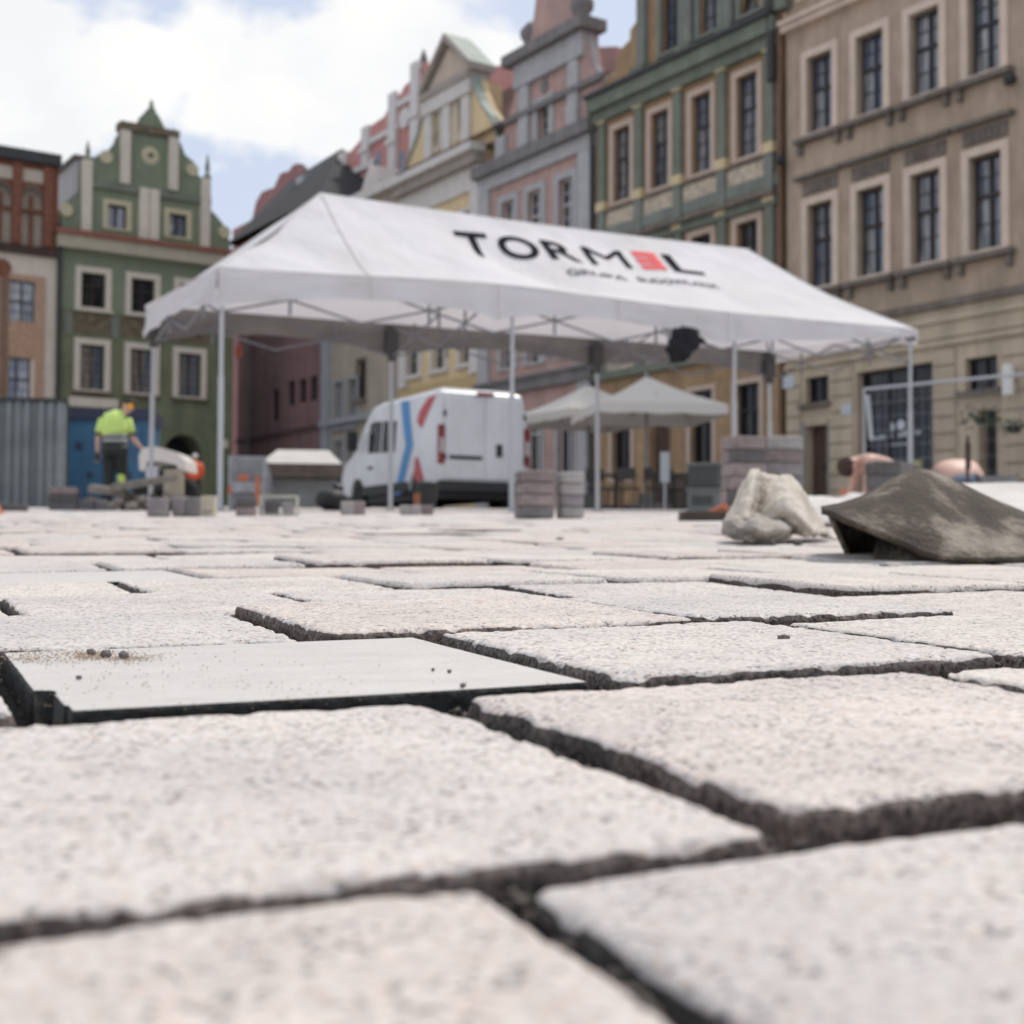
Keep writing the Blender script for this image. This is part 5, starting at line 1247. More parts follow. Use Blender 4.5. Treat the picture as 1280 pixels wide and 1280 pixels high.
st = [vloc(x, y) for (x, y) in ((498, 508), (508, 507), (517, 560), (503, 618), (494, 620), (508, 560))]
side_poly(quadp(*st), .010, 'blue_stripe', M_blue)
side_poly(quadp(*[vloc(x, y) for (x, y) in ((531, 503), (541, 500), (526, 540), (520, 532), (522, 520))]), .010, 'red_stripe', M_red)
side_poly(quadp(*[vloc(x, y) for (x, y) in ((520, 574), (524, 576), (530, 600), (524, 605), (518, 598))]), .010, 'red_stripe', M_red)
for y_ in (2.55, 3.62): side_poly([(y_, .5), (y_ + .015, .5), (y_ + .015, 2.2), (y_, 2.2)], .004, 'door_seam', M_vlow)
side_poly([(4.62, .5), (4.635, .5), (4.635, 1.3), (4.62, 1.3)], .004, 'door_seam', M_vlow)
side_poly([(3.52, 1.0), (3.75, 1.0), (3.75, 1.06), (3.52, 1.06)], .03, 'handle', M_vlow, thick=.03)
side_poly([(1.5, .42), (4.05, .42), (4.05, .62), (1.5, .62)], .02, 'side_moulding', M_vlow, thick=.03)
# windscreen
mb = MB(); ins_ = .16; mb.add([(ins_, 4.02, 2.20), (VW - ins_, 4.02, 2.20), (VW - .08, 4.80, 1.40), (.08, 4.80, 1.40)], [(0, 1, 2, 3)]); mb.build('windscreen', M_vg, van)
mb = MB(); mb.box(.06, VW - .06, 5.40, 5.54, .30, .80); mb.build('front_bumper', M_vlow, van, bevel=.03)
for s_ in (0, 1):
    x_ = .05 if s_ == 0 else VW - .35
    mb = MB(); mb.box(x_, x_ + .3, 5.22, 5.40, .95, 1.22); mb.build('headlight', M_lampw, van, bevel=.03)
    q = 0 if s_ == 0 else VW; sg = -1 if s_ == 0 else 1
    mr = MB(); mr.box(min(q + sg * .06, q + sg * .30), max(q + sg * .06, q + sg * .30), 4.25, 4.38, 1.45, 1.92); mr.build('wing_mirror', M_vlow, van, bevel=.03)
# rear doors
mb = MB(); mb.box(.14, VW / 2 - .006, -.022, .02, .62, 2.30); mb.build('rear_door', M_van, van, bevel=.015)
mb = MB(); mb.box(VW / 2 + .006, VW - .14, -.022, .02, .62, 2.30); rd = mb.build('rear_door', M_van, van, bevel=.015)
mb = MB(); mb.box(VW / 2 + .25, VW / 2 + .38, -.05, -.022, 1.10, 1.36); mb.build('handle', M_vlow, rd)
for (xa, za) in ((VW - .14, 1.9), (VW - .14, 1.0), (.10, 1.9), (.10, 1.0)): MB().box(xa, xa + .05, -.035, -.005, za, za + .12).build('hinge', M_vlow, van)
mb = MB(); mb.box(.22, .95, -.035, -.0225, 1.02, 1.10); mb.build('plate_lamp_strip', M_vlow, van)
mb = MB(); mb.box(.28, .80, -.032, -.0225, .86, .99); mb.build('number_plate', mat('plate', (0.6, 0.6, 0.58), .4), van)
mb = MB(); mb.box(.86, 1.22, -.03, .05, 2.36, 2.43); mb.build('brake_light', M_lamp, van)
for s_ in (0, 1):
    x_ = -.012 if s_ == 0 else VW - .115
    o = MB().box(x_, x_ + .127, -.03, .06, .92, 1.72).build('tail_lamp', M_lamp, van, bevel=.01); MB().box(x_ + .02, x_ + .107, -.036, -.028, 1.15, 1.45).build('reversing_lamp', M_lampw, o)
mb = MB(); mb.box(-.01, VW + .01, -.10, .10, .36, .58); mb.build('rear_bumper', M_vlow, van, bevel=.02)
MB().box(.1, VW - .1, .2, 5.2, .22, .42).build('underbody', M_vlow, van)
for (y_, s_) in ((1.10, 0), (1.10, 1), (4.45, 0), (4.45, 1)):
    x0 = .02 if s_ == 0 else VW - .24
    w_ = MB().lathe((0, 0, 0), [(.22, -.11), (.33, -.11), (.345, -.08), (.345, .08), (.33, .11), (.22, .11)], 24).build('wheel', M_tyre, van, loc=(x0 + .11, y_, .345), smooth=False); w_.rotation_euler = (0, math.pi / 2, 0)
    MB().lathe((0, 0, 0), [(.05, -.10), (.21, -.09), (.22, .09), (.05, .10)], 16).build('rim', M_rim, w_)
mb = MB()
for (y_) in (1.10, 4.45): mb.box(.25, VW - .25, y_ - .4, y_ + .4, .45, .85)
mb.build('wheel_well', M_vlow, van)

# ------------------------------------------------------------------ parasols of the terrace
M_par = bpy.data.materials.new('parasol_cloth'); M_par.use_nodes = True
t_ = M_par.node_tree; b_ = t_.nodes['Principled BSDF']; b_.inputs['Base Color'].default_value = (.66, .62, .57, 1); b_.inputs['Roughness'].default_value = .8
tr_ = N(t_, 'ShaderNodeBsdfTranslucent'); tr_.inputs[0].default_value = (.6, .55, .5, 1); ms_ = N(t_, 'ShaderNodeMixShader'); ms_.inputs[0].default_value = .12
t_.links.new(b_.outputs[0], ms_.inputs[1]); t_.links.new(tr_.outputs[0], ms_.inputs[2]); t_.links.new(ms_.outputs[0], t_.nodes['Material Output'].inputs[0])
def parasol(px, Y, half, apexz, eavez, rz, label):
    g = gp(px, Y); t = thing('parasol', label, 'parasol', g, rz, 'cream parasols over the cafe terrace')
    n = 8; C = [(half, half), (-half, half), (-half, -half), (half, -half)]
    mb = MB(); vs = [(0, 0, apexz)]; m_ = 6; k = 4 * n
    rim = []
    for c in range(4):
        a, b = Vector(C[c]), Vector(C[(c + 1) % 4])
        for i in range(n): rim.append(a.lerp(b, i / n))
    for j in range(1, m_ + 1):
        v = j / m_
        for q in rim: vs.append((q.x * v, q.y * v, apexz + (eavez - apexz) * v - .05 * math.sin(math.pi * v)))
    fs = [(0, 1 + i, 1 + (i + 1) % k) for i in range(k)]
    for j in range(m_ - 1): fs += [(1 + j * k + i, 1 + (j + 1) * k + i, 1 + (j + 1) * k + (i + 1) % k, 1 + j * k + (i + 1) % k) for i in range(k)]
    o_ = len(vs); vs += [(q.x * 1.005, q.y * 1.005, eavez - .22 - .02 * math.sin(i * 2.3)) for i, q in enumerate(rim)]
    fs += [(1 + (m_ - 1) * k + i, o_ + i, o_ + (i + 1) % k, 1 + (m_ - 1) * k + (i + 1) % k) for i in range(k)]
    mb.add(vs, fs); mb.build('canopy', M_par, t)
    mb = MB(); mb.bar((0, 0, 0), (0, 0, apexz - .03), .045, 10); mb.build('pole', mat('parasol_pole', (0.28, 0.27, 0.26), .5), t)
    mb = MB(); mb.box(-.45, .45, -.45, .45, 0, .10); mb.box(-.12, .12, -.12, .12, .10, .35); mb.build('base', mat('cast_base', (0.22, 0.21, 0.20), .8), t)
    mb = MB(); mb.lathe((0, 0, apexz), [(.06, -.02), (.05, .04), (.01, .09)], 8); mb.build('finial', M_bar, t)
    for i in range(8):
        a = math.pi / 4 * i; r_ = half * (1.40 if i % 2 else 1.0); mb = MB(); mb.bar((0, 0, apexz - .08), (math.cos(a) * r_ * .97, math.sin(a) * r_ * .97, eavez - .02), .015, 5); mb.build('rib', MATS['parasol_pole'], t)
    return t
parasol(808, 30.0, 1.42, 2.95, 2.20, .15, 'nearer cream square parasol on a grey pole, blue mark on its right corner')
parasol(735, 33.0, 1.42, 3.02, 2.25, .5, 'farther cream parasol, half hidden behind the nearer one, beside the van')

# ------------------------------------------------------------------ building materials lying about
M_set = [mat('sett_grey', (0.24, 0.22, 0.22), .9, .2, 14, obj_rand=.18, bump=.3), mat('sett_pinkish', (0.27, 0.215, 0.205), .9, .2, 14, obj_rand=.15, bump=.3), mat('sett_pale', (0.36, 0.335, 0.32), .9, .15, 14, obj_rand=.12, bump=.3), mat('sett_dark', (0.13, 0.12, 0.12), .9, .2, 14, obj_rand=.2, bump=.3)]
SETT = {}
def sett(sx, sy, sz):
    k = (round(sx, 3), round(sy, 3), round(sz, 3))
    if k not in SETT:
        b = .008; mb = MB(); vs = []
        for (i, z) in ((b, 0), (0, b), (0, sz - b), (b, sz)):
            for (x, y) in ((-1, -1), (1, -1), (1, 1), (-1, 1)): vs.append((x * (sx / 2 - i), y * (sy / 2 - i), z))
        fs = [(3, 2, 1, 0), (12, 13, 14, 15)] + [(q + i, q + (i + 1) % 4, q + 4 + (i + 1) % 4, q + 4 + i) for q in (0, 4, 8) for i in range(4)]
        mb.add(vs, fs); SETT[k] = mb
    return SETT[k]
def stack(px, Y, wpx, top_py, label, mats=(0, 1), layers=None, rz=.35, n=1, group='stacks of paving setts', ground_py=None):
    g = gp(px, Y); W_ = wpx / F * Y; topz = at(px, top_py, Y).z; H_ = topz - g.z
    layers = layers or max(1, round(H_ / .09)); lh = H_ / layers
    t = thing('sett_stack', label, 'stack of setts', g, rz, group); sh = {}
    for l in range(layers):
        for i in range(n):
            for j in range(2):
                s_ = W_ / n / (abs(math.cos(rz)) + .5 * abs(math.sin(rz)) * 1.0)
                m = M_set[mats[(l + i * 2 + j + int(random.random() * 1.6)) % len(mats)]]
                key = (m.name,)
                if key not in sh: o = sett(s_ - .004, s_ * .5 - .004, lh - .003).build('sett', m, t); sh[key] = o.data
                else:
                    o = bpy.data.objects.new('sett', sh[key]); COL.objects.link(o); o.parent = t
                o.location = ((i - (n - 1) / 2) * s_ + random.uniform(-.006, .006), (j - .5) * s_ * .5, l * lh); o.rotation_euler = (0, 0, random.uniform(-.04, .04))
    return t
stack(668, 7.4, 44, 588, 'knee-high stack of pinkish grey setts before the van, left of the close pair', (1, 0, 1), 4, .30)
stack(712, 7.5, 32, 590, 'pale slim stack of setts in front of the van, right one of the close pair', (2, 0, 2), 4, .25)
stack(929, 9.0, 46, 546, 'tall purplish stack of setts behind the white sack, left of the other tall stack', (1, 3, 1), 6, .25)
stack(977, 9.3, 44, 546, 'tall grey stack of setts behind the white sack, right of the other tall stack', (0, 1, 2), 6, .25)
stack(1104, 10, 36, 577, 'dark brown stack of setts between the stooping worker and the tent corner leg', (3, 3), 4, .1)
stack(1131, 10.6, 20, 578, 'narrow pale grey stack of setts against the tent corner leg', (2, 0), 4, .1)
stack(80, 15, 36, 609, 'reddish stack of setts in front of the corrugated fence, at the left', (1, 3, 1), 3, .2)
stack(118, 14, 34, 624, 'low grey row of setts between the reddish stack and the rubble heap', (0, 3), 2, .2, 2)
stack(199, 7.6, 26, 622, 'single dark grey stack of setts in the foreground left of the tent front leg', (0, 3), 1, .1)
stack(233, 7.7, 34, 621, 'pair of ribbed grey setts next to the cream block by the tent front leg', (0, 0), 1, .1, 2)
stack(307, 8.2, 28, 622, 'reddish brown stack of setts just right of the tent front leg', (1, 3), 2, .2)
stack(441, 9.5, 32, 626, 'low pale stack of setts before the front wheel of the van', (2, 1), 1, .2, 2)
stack(520, 9.8, 44, 631, 'flat pale row of setts beside the rear wheel of the van', (2, 1), 1, .1, 3)
stack(16, 12, 40, 630, 'dark low stack of setts at the foot of the corrugated fence, left edge', (3, 3), 1, .2, 2)

def simple(name, label, cat, px, Y, rz=0.0, group=None, dz=0.0):
    g = gp(px, Y); g.z += dz; return thing(name, label, cat, g, rz, group)
M_cream = mat('cream_concrete', (0.52, 0.47, 0.37), .9, .12, 8, bump=.2)
t = simple('cream_block', 'pale cream concrete block standing left of the tent front leg', 'block', 261, 7.9, .05)
w_ = 18 / F * 7.9; MB().box(-w_ / 2, w_ / 2, -.04, .04, 0, .118).build('block_body', M_cream, t, bevel=.006); MB().box(-w_ / 2 + .012, w_ / 2 - .012, -.042, -.039, .02, .03).build('groove', M_set[0], t)
# framed crate
M_cratew = mat('pale_crate_wood', (0.52, 0.50, 0.42), .8, .2, 9)
t = simple('pale_crate', 'pale framed crate holding a dark block, on the paving right of the reddish setts', 'crate', 349, 8.4, .12)
cw = 48 / F * 8.4; ch_ = .125
for x_ in (-cw / 2, cw / 2 - .016): 
    for y_ in (-.06, .05): MB().box(x_, x_ + .016, y_, y_ + .014, 0, ch_ - .012).build('post', M_cratew, t)
for y_ in (-.062, .05):
    for z_ in (.0, ch_ - .0115): MB().box(-cw / 2 - .002, cw / 2 + .002, y_, y_ + .018, z_ + (.003 if z_ == 0 else 0), z_ + .012).build('rail', M_cratew, t)
sett(.085, .09, .09).build('dark_sett', M_set[3], t, loc=(-.045, 0, .004)); sett(.07, .09, .08).build('pale_sett', M_set[2], t, loc=(.055, 0, .004))
# rubble
M_rub = mat('rubble_stone', (0.27, 0.235, 0.195), .95, .25, 9, bump=.4, obj_rand=.25)
t = simple('rubble_heap', 'heap of brown rubble and broken slabs around the tent rear left leg', 'rubble', 182, 15.2)
rr = random.Random(12)
for i in range(52):
    x_ = rr.gauss(0, .42); 
    if abs(x_) > .85: continue
    y_ = rr.gauss(0, .25); top = .26 * max(0.1, 1 - abs(x_ + .05) / .85); z_ = rr.uniform(.0, top) * (1 - min(.8, abs(y_))) ; r_ = rr.uniform(.045, .10)
    MB().rock((0, 0, 0), r_, i, .7).build('broken_stone', M_rub, t, loc=(x_, y_, max(.03, z_)))
for (x_, z_, a_, ln_) in ((-.02, .31, -.18, .7), (-.42, .22, .12, .4), (.40, .12, .2, .4)):
    o = MB().box(-ln_ / 2, ln_ / 2, -.2, .2, -.035, .035).build('broken_slab', M_cream if False else M_rub, t, loc=(x_, 0, z_)); o.rotation_euler = (.1, a_, .2)
# covered machine
M_wshell = mat('white_shell', (0.66, 0.62, 0.58), .45, .03, 3); M_mach = mat('machine_body', (0.33, 0.29, 0.22), .7, .15, 5)
t = simple('site_machine', 'small site machine with a rounded white cover and beige body beside the lime-shirted worker', 'machine', 209, 19.0)
def px2(dx, py, Y): return dx / F * Y, at(209, py, Y).z - gz(Y)
prof_ = [(-27, 590), (-28, 572), (-24, 563), (-10, 560), (6, 564), (20, 569), (29, 578), (30, 590), (22, 590), (18, 583), (0, 579), (-18, 579), (-20, 590)]
pp = [px2(a, b, 19.0) for a, b in prof_]; MB().prism(pp[::-1], -.35, .35).build('cover', M_wshell, t, bevel=.03)
a, b = px2(-22, 579, 19), px2(18, 620, 19); MB().box(a[0], b[0], -.25, .25, .25, a[1] - .12).build('engine_bay', M_vlow, t)
a, b = px2(3, 588, 19), px2(27, 622, 19); MB().box(a[0], b[0], -.37, -.26, b[1], a[1]).build('side_plate', M_mach, t, bevel=.02)
a, b = px2(-20, 585, 19), px2(-4, 600, 19); MB().box(a[0], b[0], -.35, -.26, b[1], a[1]).build('lamp_unit', mat('lilac_plastic', (0.5, 0.48, 0.55), .4), t, bevel=.03)
for s_ in (-1, 1): MB().lathe((0, 0, 0), [(.18, -.09), (.22, -.05), (.22, .05), (.18, .09)], 16).build('wheel', M_tyre, t, loc=(s_ * .24, -.1, .22)).rotation_euler = (math.pi / 2, 0, 0)

# blue site cabin and corrugated fence
M_cab = mat('blue_steel', (0.030, 0.115, 0.215), .5, .15, 1.5, grime=.2); M_cabd = mat('navy_steel', (0.02, 0.025, 0.06), .5)
t = simple('blue_cabin', 'blue steel site cabin with a dark roof, below the green gabled house', 'site cabin', 129, 26, .12)
cw = 108 / F * 26; hh = 1.90
MB().box(-cw / 2, cw / 2, 0, 1.6, .05, hh - .22).build('cabin_body', M_cab, t); MB().box(-cw / 2 - .05, cw / 2 + .05, -.06, 1.66, hh - .217, hh).build('roof', M_cabd, t)
for k in range(2):
    x0 = -cw / 2 + .12 + k * (cw / 2 - .1); d_ = MB().box(x0, x0 + cw / 2 - .16, -.03, -.001, .12, hh - .32).build('door', M_cab, t)
    MB().box(x0 + .18, x0 + .30, -.05, -.031, 1.1, 1.25).build('lock', M_cabd, d_); MB().box(x0 + .4, x0 + .5, -.045, -.031, .55, .68).build('vent', M_cabd, d_)
for k in range(12): MB().box(-cw / 2 + .02 + k * cw / 12, -.0 - cw / 2 + .05 + k * cw / 12, -.012, -.001, .1, hh - .25).build('rib', M_cab, t)
M_cor = mat('galvanised_sheet', (0.28, 0.31, 0.32), .5, .2, 1.2, metal=.3, grime=.3)
t = simple('corrugated_fence', 'grey corrugated steel fence standing before the brick house at the left edge', 'fence', 36, 24, .1)
for k in range(7):
    x0 = -3.3 + k * .56; mb = MB(); vs = []
    for i in range(15):
        x_ = x0 + .55 * i / 14; y_ = .035 * (1 if i % 4 in (1, 2) else -1); vs += [(x_, y_, 0), (x_, y_, 1.88), (x_, y_ + .01, 0), (x_, y_ + .01, 1.88)]
    fs = []
    for i in range(14): a = i * 4; fs += [(a, a + 4, a + 5, a + 1), (a + 3, a + 7, a + 6, a + 2), (a + 1, a + 5, a + 7, a + 3)]
    mb.add(vs, fs); mb.build('sheet', M_cor, t)
MB().box(-3.3, .62, -.06, .07, 1.87, 1.94).build('top_rail', M_iron, t)
for x_ in (-2.2, -.4, .58): MB().box(x_, x_ + .06, .05, .12, 0, 1.86).build('post', M_iron, t)

# bundle of barriers by the tent leg
M_clear = mat('wrapped_plastic', (0.36, 0.37, 0.39), .35, .25, 6); M_or = mat('orange_plastic', (0.60, 0.17, 0.08), .5)
t = simple('barrier_bundle', 'upright bundle of grey site barriers with orange stripes, right of the tent front leg', 'barriers', 310, 16.5, .1)
for k in range(5):
    x0 = -.27; zz_ = .66 - .05 * k; y_ = k * .08; b_3 = MB(); b_3.box(-.24 + .02 * k, -.20 + .02 * k, y_, y_ + .03, 0, zz_); b_3.box(.17 + .01 * k, .21 + .01 * k, y_, y_ + .03, 0, zz_)
    b_3.box(-.20 + .02 * k, .17 + .01 * k, y_ + .005, y_ + .025, zz_ - .05, zz_); b_3.box(-.20 + .02 * k, .17 + .01 * k, y_ + .005, y_ + .025, .08, .12)
    fr_ = b_3.build('barrier_frame', M_clear, t); q = MB()
    for i in range(6): q.box(-.16 + i * .055 + .01 * k, -.145 + i * .055 + .01 * k, y_ + .008, y_ + .022, .12, zz_ - .05)
    q.build('bars', M_clear, fr_)
for (x_, z0, z1, w__) in ((.09, .06, .42, .05), (-.12, .36, .43, .12), (-.24, .2, .3, .04)): MB().box(x_, x_ + w__, -.02, -.003, z0, z1).build('orange_stripe', M_or, t)
MB().box(-.2, .2, -.012, -.003, .22, .34).build('wrapping', M_clear, t)

# market stall
t = simple('market_stall', 'small market stall with a pale sloping canvas roof and grey counter, left of the van', 'stall', 375, 30, .15)
M_cnv = mat('stall_canvas', (0.54, 0.51, 0.47), .8, .08, 3); M_cnd = mat('brown_valance', (0.11, 0.085, 0.07), .9, .2, 5); M_ctr = mat('grey_counter', (0.27, 0.275, 0.27), .7, .1, 4, grime=.2)
zr_, ze_ = at(375, 562, 30).z - gz(30), at(375, 582, 30).z - gz(30)
mb = MB(); mb.add([(-.86, -.7, ze_), (.9, -.7, ze_), (.62, .1, zr_), (-.5, .1, zr_), (.9, .9, ze_), (-.86, .9, ze_)], [(0, 1, 2, 3), (1, 4, 2), (4, 5, 3, 2), (5, 0, 3)]); mb.build('roof_canvas', M_cnv, t)
MB().box(-.85, .89, -.72, -.70, ze_ - .30, ze_ - .003).build('valance', M_cnd, t); MB().box(-.87, -.85, -.7, .9, ze_ - .28, ze_ - .003).build('valance', M_cnd, t)
MB().box(-.7, .8, -.3, .4, 0, .62).build('counter', M_ctr, t)
for x_ in (-.8, .82): 
    for y_ in (-.64, .84): MB().box(x_, x_ + .04, y_, y_ + .04, 0, ze_ - .01).build('post', M_iron, t)
MB().box(-.8, .82, .6, .62, .6, ze_ - .02).build('back_cloth', M_cnd, t)

# bins beside the van
t = simple('black_bin', 'black plastic bin behind the rear wheel of the van', 'bin', 533, 22, .1)
MB().lathe((0, 0, 0), [(.13, 0), (.15, .05), (.18, .38), (.18, .40)], 14).build('tub', M_vlow, t); MB().lathe((0, 0, .40), [(.19, 0), (.19, .03), (.10, .06)], 14).build('lid', M_vlow, t)
t = simple('dark_sack', 'dark slumped sack at the front wheel of the van', 'sack', 416, 17, .1)
MB().rock((0, 0, .13), .24, 5, .75).build('sack_body', M_vlow, t, bevel=.05); MB().rock((.05, 0, .28), .09, 6, .8).build('tied_neck', M_vlow, t)
t = simple('rusty_canister', 'small rusty canister between the black bin and the van', 'canister', 521, 21, .1)
MB().bar((0, 0, 0), (0, 0, .26), .05, 12).build('can', mat('rust', (0.30, 0.12, 0.06), .8, .3, 12), t); MB().bar((0, 0, .26), (0, 0, .30), .02, 8).build('cap', M_vlow, t)

# grey crates at the terrace
M_crt = mat('dark_grey_crate', (0.075, 0.08, 0.078), .6, .1, 5); M_crl = mat('side_grey_crate', (0.19, 0.20, 0.195), .6, .1, 5)
for k, (z0, lab) in enumerate(((0, 'dark grey plastic crate on the ground at the end of the terrace, lower of two'), (.31, 'dark grey plastic crate on top of another at the end of the terrace'))):
    g = gp(883, 17); g.z += z0
    t = thing('grey_crate', lab, 'crate', g, -.5, 'stacked grey crates')
    MB().box(-.2, .2, -.15, .15, 0, .29).build('tub', M_crt if k else M_crl, t, bevel=.015); MB().box(-.215, .215, -.165, .165, .265, .30).build('rim', M_crl, t); MB().box(-.14, .14, -.158, -.151, .08, .2).build('label_recess', M_crt, t)
# board with orange sheet
t = simple('dark_plank', 'dark wooden plank lying flat on the paving, left of the white sack', 'plank', 880, 6.6, .08)
MB().box(-.115, .115, -.06, .06, 0, .045).build('plank_body', mat('dark_wood', (0.075, 0.055, 0.04), .85, .3, 12, stretch=(1, 8, 8)), t, bevel=.004)
o = thing('orange_wedge', 'bright orange plastic wedge lying on the dark plank', 'wedge', t.location + Vector((.068, 0, .046)))
MB().prism([(-.05, 0), (.042, 0), (.042, .038), (.02, .035)], -.03, .03).build('wedge_body', M_or, o, bevel=.004); MB().box(.0, .03, -.032, -.0305, .008, .014).build('groove', M_vlow, o)
t = simple('orange_cone', 'sliver of an orange traffic cone at the left edge of the picture', 'cone', -8, 9.0)
MB().lathe((0, 0, .01), [(.055, 0), (.035, .05), (.012, .11)], 16).build('cone_body', M_or, t); MB().box(-.06, .06, -.06, .06, 0, .0095).build('foot', M_or, t)

# cafe terrace furniture
M_cw = mat('dark_chair', (0.04, 0.032, 0.028), .6, .2, 6); M_tt = mat('table_top', (0.10, 0.075, 0.06), .5, .2, 5)
def chair(px, Y, rz, lab):
    t = simple('terrace_chair', lab, 'chair', px, Y, rz, 'chairs on the cafe terrace')
    MB().box(-.2, .2, -.2, .2, .43, .46).build('seat', M_cw, t)
    for (x_, y_) in ((-.18, -.18), (.18, -.18), (-.18, .18), (.18, .18)): MB().bar((x_, y_, 0), (x_ * .95, y_ * .95, .43), .014, 6).build('leg', M_cw, t)
    q = MB(); q.bar((-.18, .18, .46), (-.19, .24, .88), .014, 6); q.bar((.18, .18, .46), (.19, .24, .88), .014, 6); q.box(-.2, .2, .22, .25, .62, .88); q.build('backrest', M_cw, t)
def table(px, Y, lab):
    t = simple('terrace_table', lab, 'table', px, Y, .2, 'tables on the cafe terrace')
    MB().box(-.38, .38, -.38, .38, .72, .75).build('table_top', M_tt, t); MB().bar((0, 0, .03), (0, 0, .72), .03, 8).build('stem', M_cw, t); MB().box(-.25, .25, -.25, .25, 0, .03).build('foot', M_cw, t)
for i, (px, Y, rz) in enumerate(((748, 29, .3), (763, 30, -1.2), (786, 29, 2.8), (838, 29.5, .4), (851, 31, -1.3), (823, 28.5, 1.9))):
    chair(px, Y, rz, ['dark terrace chair nearest the van, left of the first table', 'dark terrace chair turned sideways at the left table', 'dark terrace chair just left of the parasol pole', 'dark terrace chair between the right table and the grey crates', 'dark terrace chair turned sideways behind the right table', 'dark terrace chair just right of the parasol pole'][i])
table(770, 29.5, 'brown square cafe table left of the parasol pole'); table(842, 30.2, 'brown square cafe table right of the parasol pole')
t = simple('terrace_planter', 'long dark brown planter box closing the terrace, behind the right table', 'planter', 862, 33, .3); MB().box(-.9, .9, -.2, .2, 0, .8).build('box', M_tt, t, bevel=.01); MB().box(-.92, .92, -.22, .22, .8, .86).build('rim', M_cw, t)
t = simple('white_menu_stand', 'slim pale menu stand right of the parasol pole', 'menu stand', 831, 27, .1); MB().box(-.09, .09, -.02, .02, .55, 1.15).build('board', mat('pale_board', (0.42, 0.44, 0.46), .6), t); MB().bar((0, 0, 0), (0, 0, .55), .02, 6).build('stand', M_leg, t)

# mesh fence in front of the beige house
pA, pB = Vector((gp(1078, 22.5).x, 22.5, 0)), Vector((gp(1400, 18.6).x, 18.6, 0)); dfn = (pB - pA).normalized(); lf = (pB - pA).length
t = thing('mesh_fence', 'tall grey wire mesh site fence in front of the dark shop front', 'fence', (pA.x, pA.y, gz(pA.y)), math.atan2(dfn.y, dfn.x))
slope = (gz(pB.y) - gz(pA.y)) / lf; TOP = at(1085, 487, 22.5).z - gz(22.5)
def fz(x, h_): return (x, 0, x * slope + h_)
npn = 1
for k in range(npn):
    x0 = k * lf / npn + .05; x1 = (k + 1) * lf / npn - .02
    q = MB(); q.bar(fz(x0, TOP), fz(x1, TOP + .02), .026, 8); q.build('top_tube', M_leg, t)
    q = MB(); q.bar(fz(x0, .15), fz(x1, .15), .02, 8); q.build('bottom_tube', M_leg, t)
    for x_ in (x0, x1): q = MB(); q.bar(fz(x_, 0), fz(x_, TOP), .02, 8); q.build('post', M_leg, t)
    q = MB()
    for i in range(1, 30): x_ = x0 + (x1 - x0) * i / 30; q.bar(fz(x_, .15), fz(x_, TOP), .0018, 3, cap=False)
    for j in range(1, 8): q.bar(fz(x0, .15 + (TOP - .15) * j / 8), fz(x1, .15 + (TOP - .15) * j / 8), .0018, 3, cap=False)
    meta(q.build('wire_mesh', M_leg, t), kind='stuff')
    MB().box(x0 - .3, x0 + .15, -.12, .12, x0 * slope, x0 * slope + .13).build('concrete_foot', M_cream, t)
q = MB(); q.bar(fz(.12, TOP - .1), fz(.2, TOP - .85), .035, 8); q.build('loose_sleeve', M_leg, t)
t = simple('rusty_rod', 'thin rusty steel rod standing upright before the stooping worker at the right', 'rod', 1209, 11.5); q = MB(); q.bar((0, 0, 0), (.01, 0, at(1209, 545, 11.5).z - gz(11.5)), .016, 8); q.build('shaft', mat('rod_rust', (0.11, 0.055, 0.045), .8), t)
q = MB(); q.bar((.01, 0, .40), (.01, 0, .62), .024, 8); q.build('grip', mat('grip_brown', (0.06, 0.035, 0.03), .8), t)

# greenery over the door and a menu poster in the shop front
M_leaf = [mat('leaf_green', (0.045, 0.075, 0.03), .7, .3, 9), mat('leaf_pale', (0.085, 0.115, 0.05), .7, .3, 9)]
def plant(px, py, Y, w_, h_, lab, hang=True, n=170):
    p = at(px, py, Y); t = thing('hanging_plant', lab, 'plant', p); r_ = random.Random(int(px))
    for m_i in (0, 1):
        mb = MB()
        for i in range(n // 2):
            a = r_.uniform(0, 6.28); rad = r_.random() ** .5; c = Vector((math.cos(a) * rad * w_, math.sin(a) * rad * .25, r_.gauss(0, .35) * h_ - (rad ** 2) * h_ * .6))
            E = Euler((r_.uniform(-1, 1), r_.uniform(-1, 1), a)).to_matrix(); L2 = r_.uniform(.07, .14)
            mb.add([c, c + E @ Vector((L2 * .5, L2 * .25, 0)), c + E @ Vector((L2, 0, -.02)), c + E @ Vector((L2 * .5, -L2 * .25, 0))], [(0, 1, 2, 3)])
        meta(mb.build('foliage', M_leaf[m_i], t), kind='stuff')
    q = MB(); q.lathe((0, 0, -h_ * .4), [(.10, -.14), (.15, 0)], 10); q.build('pot', M_cw, t); q = MB(); q.bar((0, 0, -h_ * .4), (0, .8, h_), .01, 5); q.build('bracket', M_iron, t)
plant(1226, 516, 30.5, .42, .30, 'dark green plant spreading above the narrow dark doorway'); plant(1266, 529, 29.8, .22, .2, 'small leafy plant on the wall right of the dark doorway', n=80)
pq = FR.at(1152, 577); c = FR.o + FR.d * pq[0] - FR.n * .22
t = thing('menu_poster_stand', 'yellowish poster board with a red foot inside the dark shop front', 'poster board', (c.x, c.y, gz(c.y)), FR.rz)
MB().box(-.20, .20, -.02, .02, .30, 1.25).build('board', mat('poster_yellow', (0.42, 0.38, 0.20), .6, .4, 4), t); MB().box(-.28, .28, -.03, .03, 0, .297).build('foot_panel', mat('poster_red', (0.30, 0.03, 0.04), .6), t)

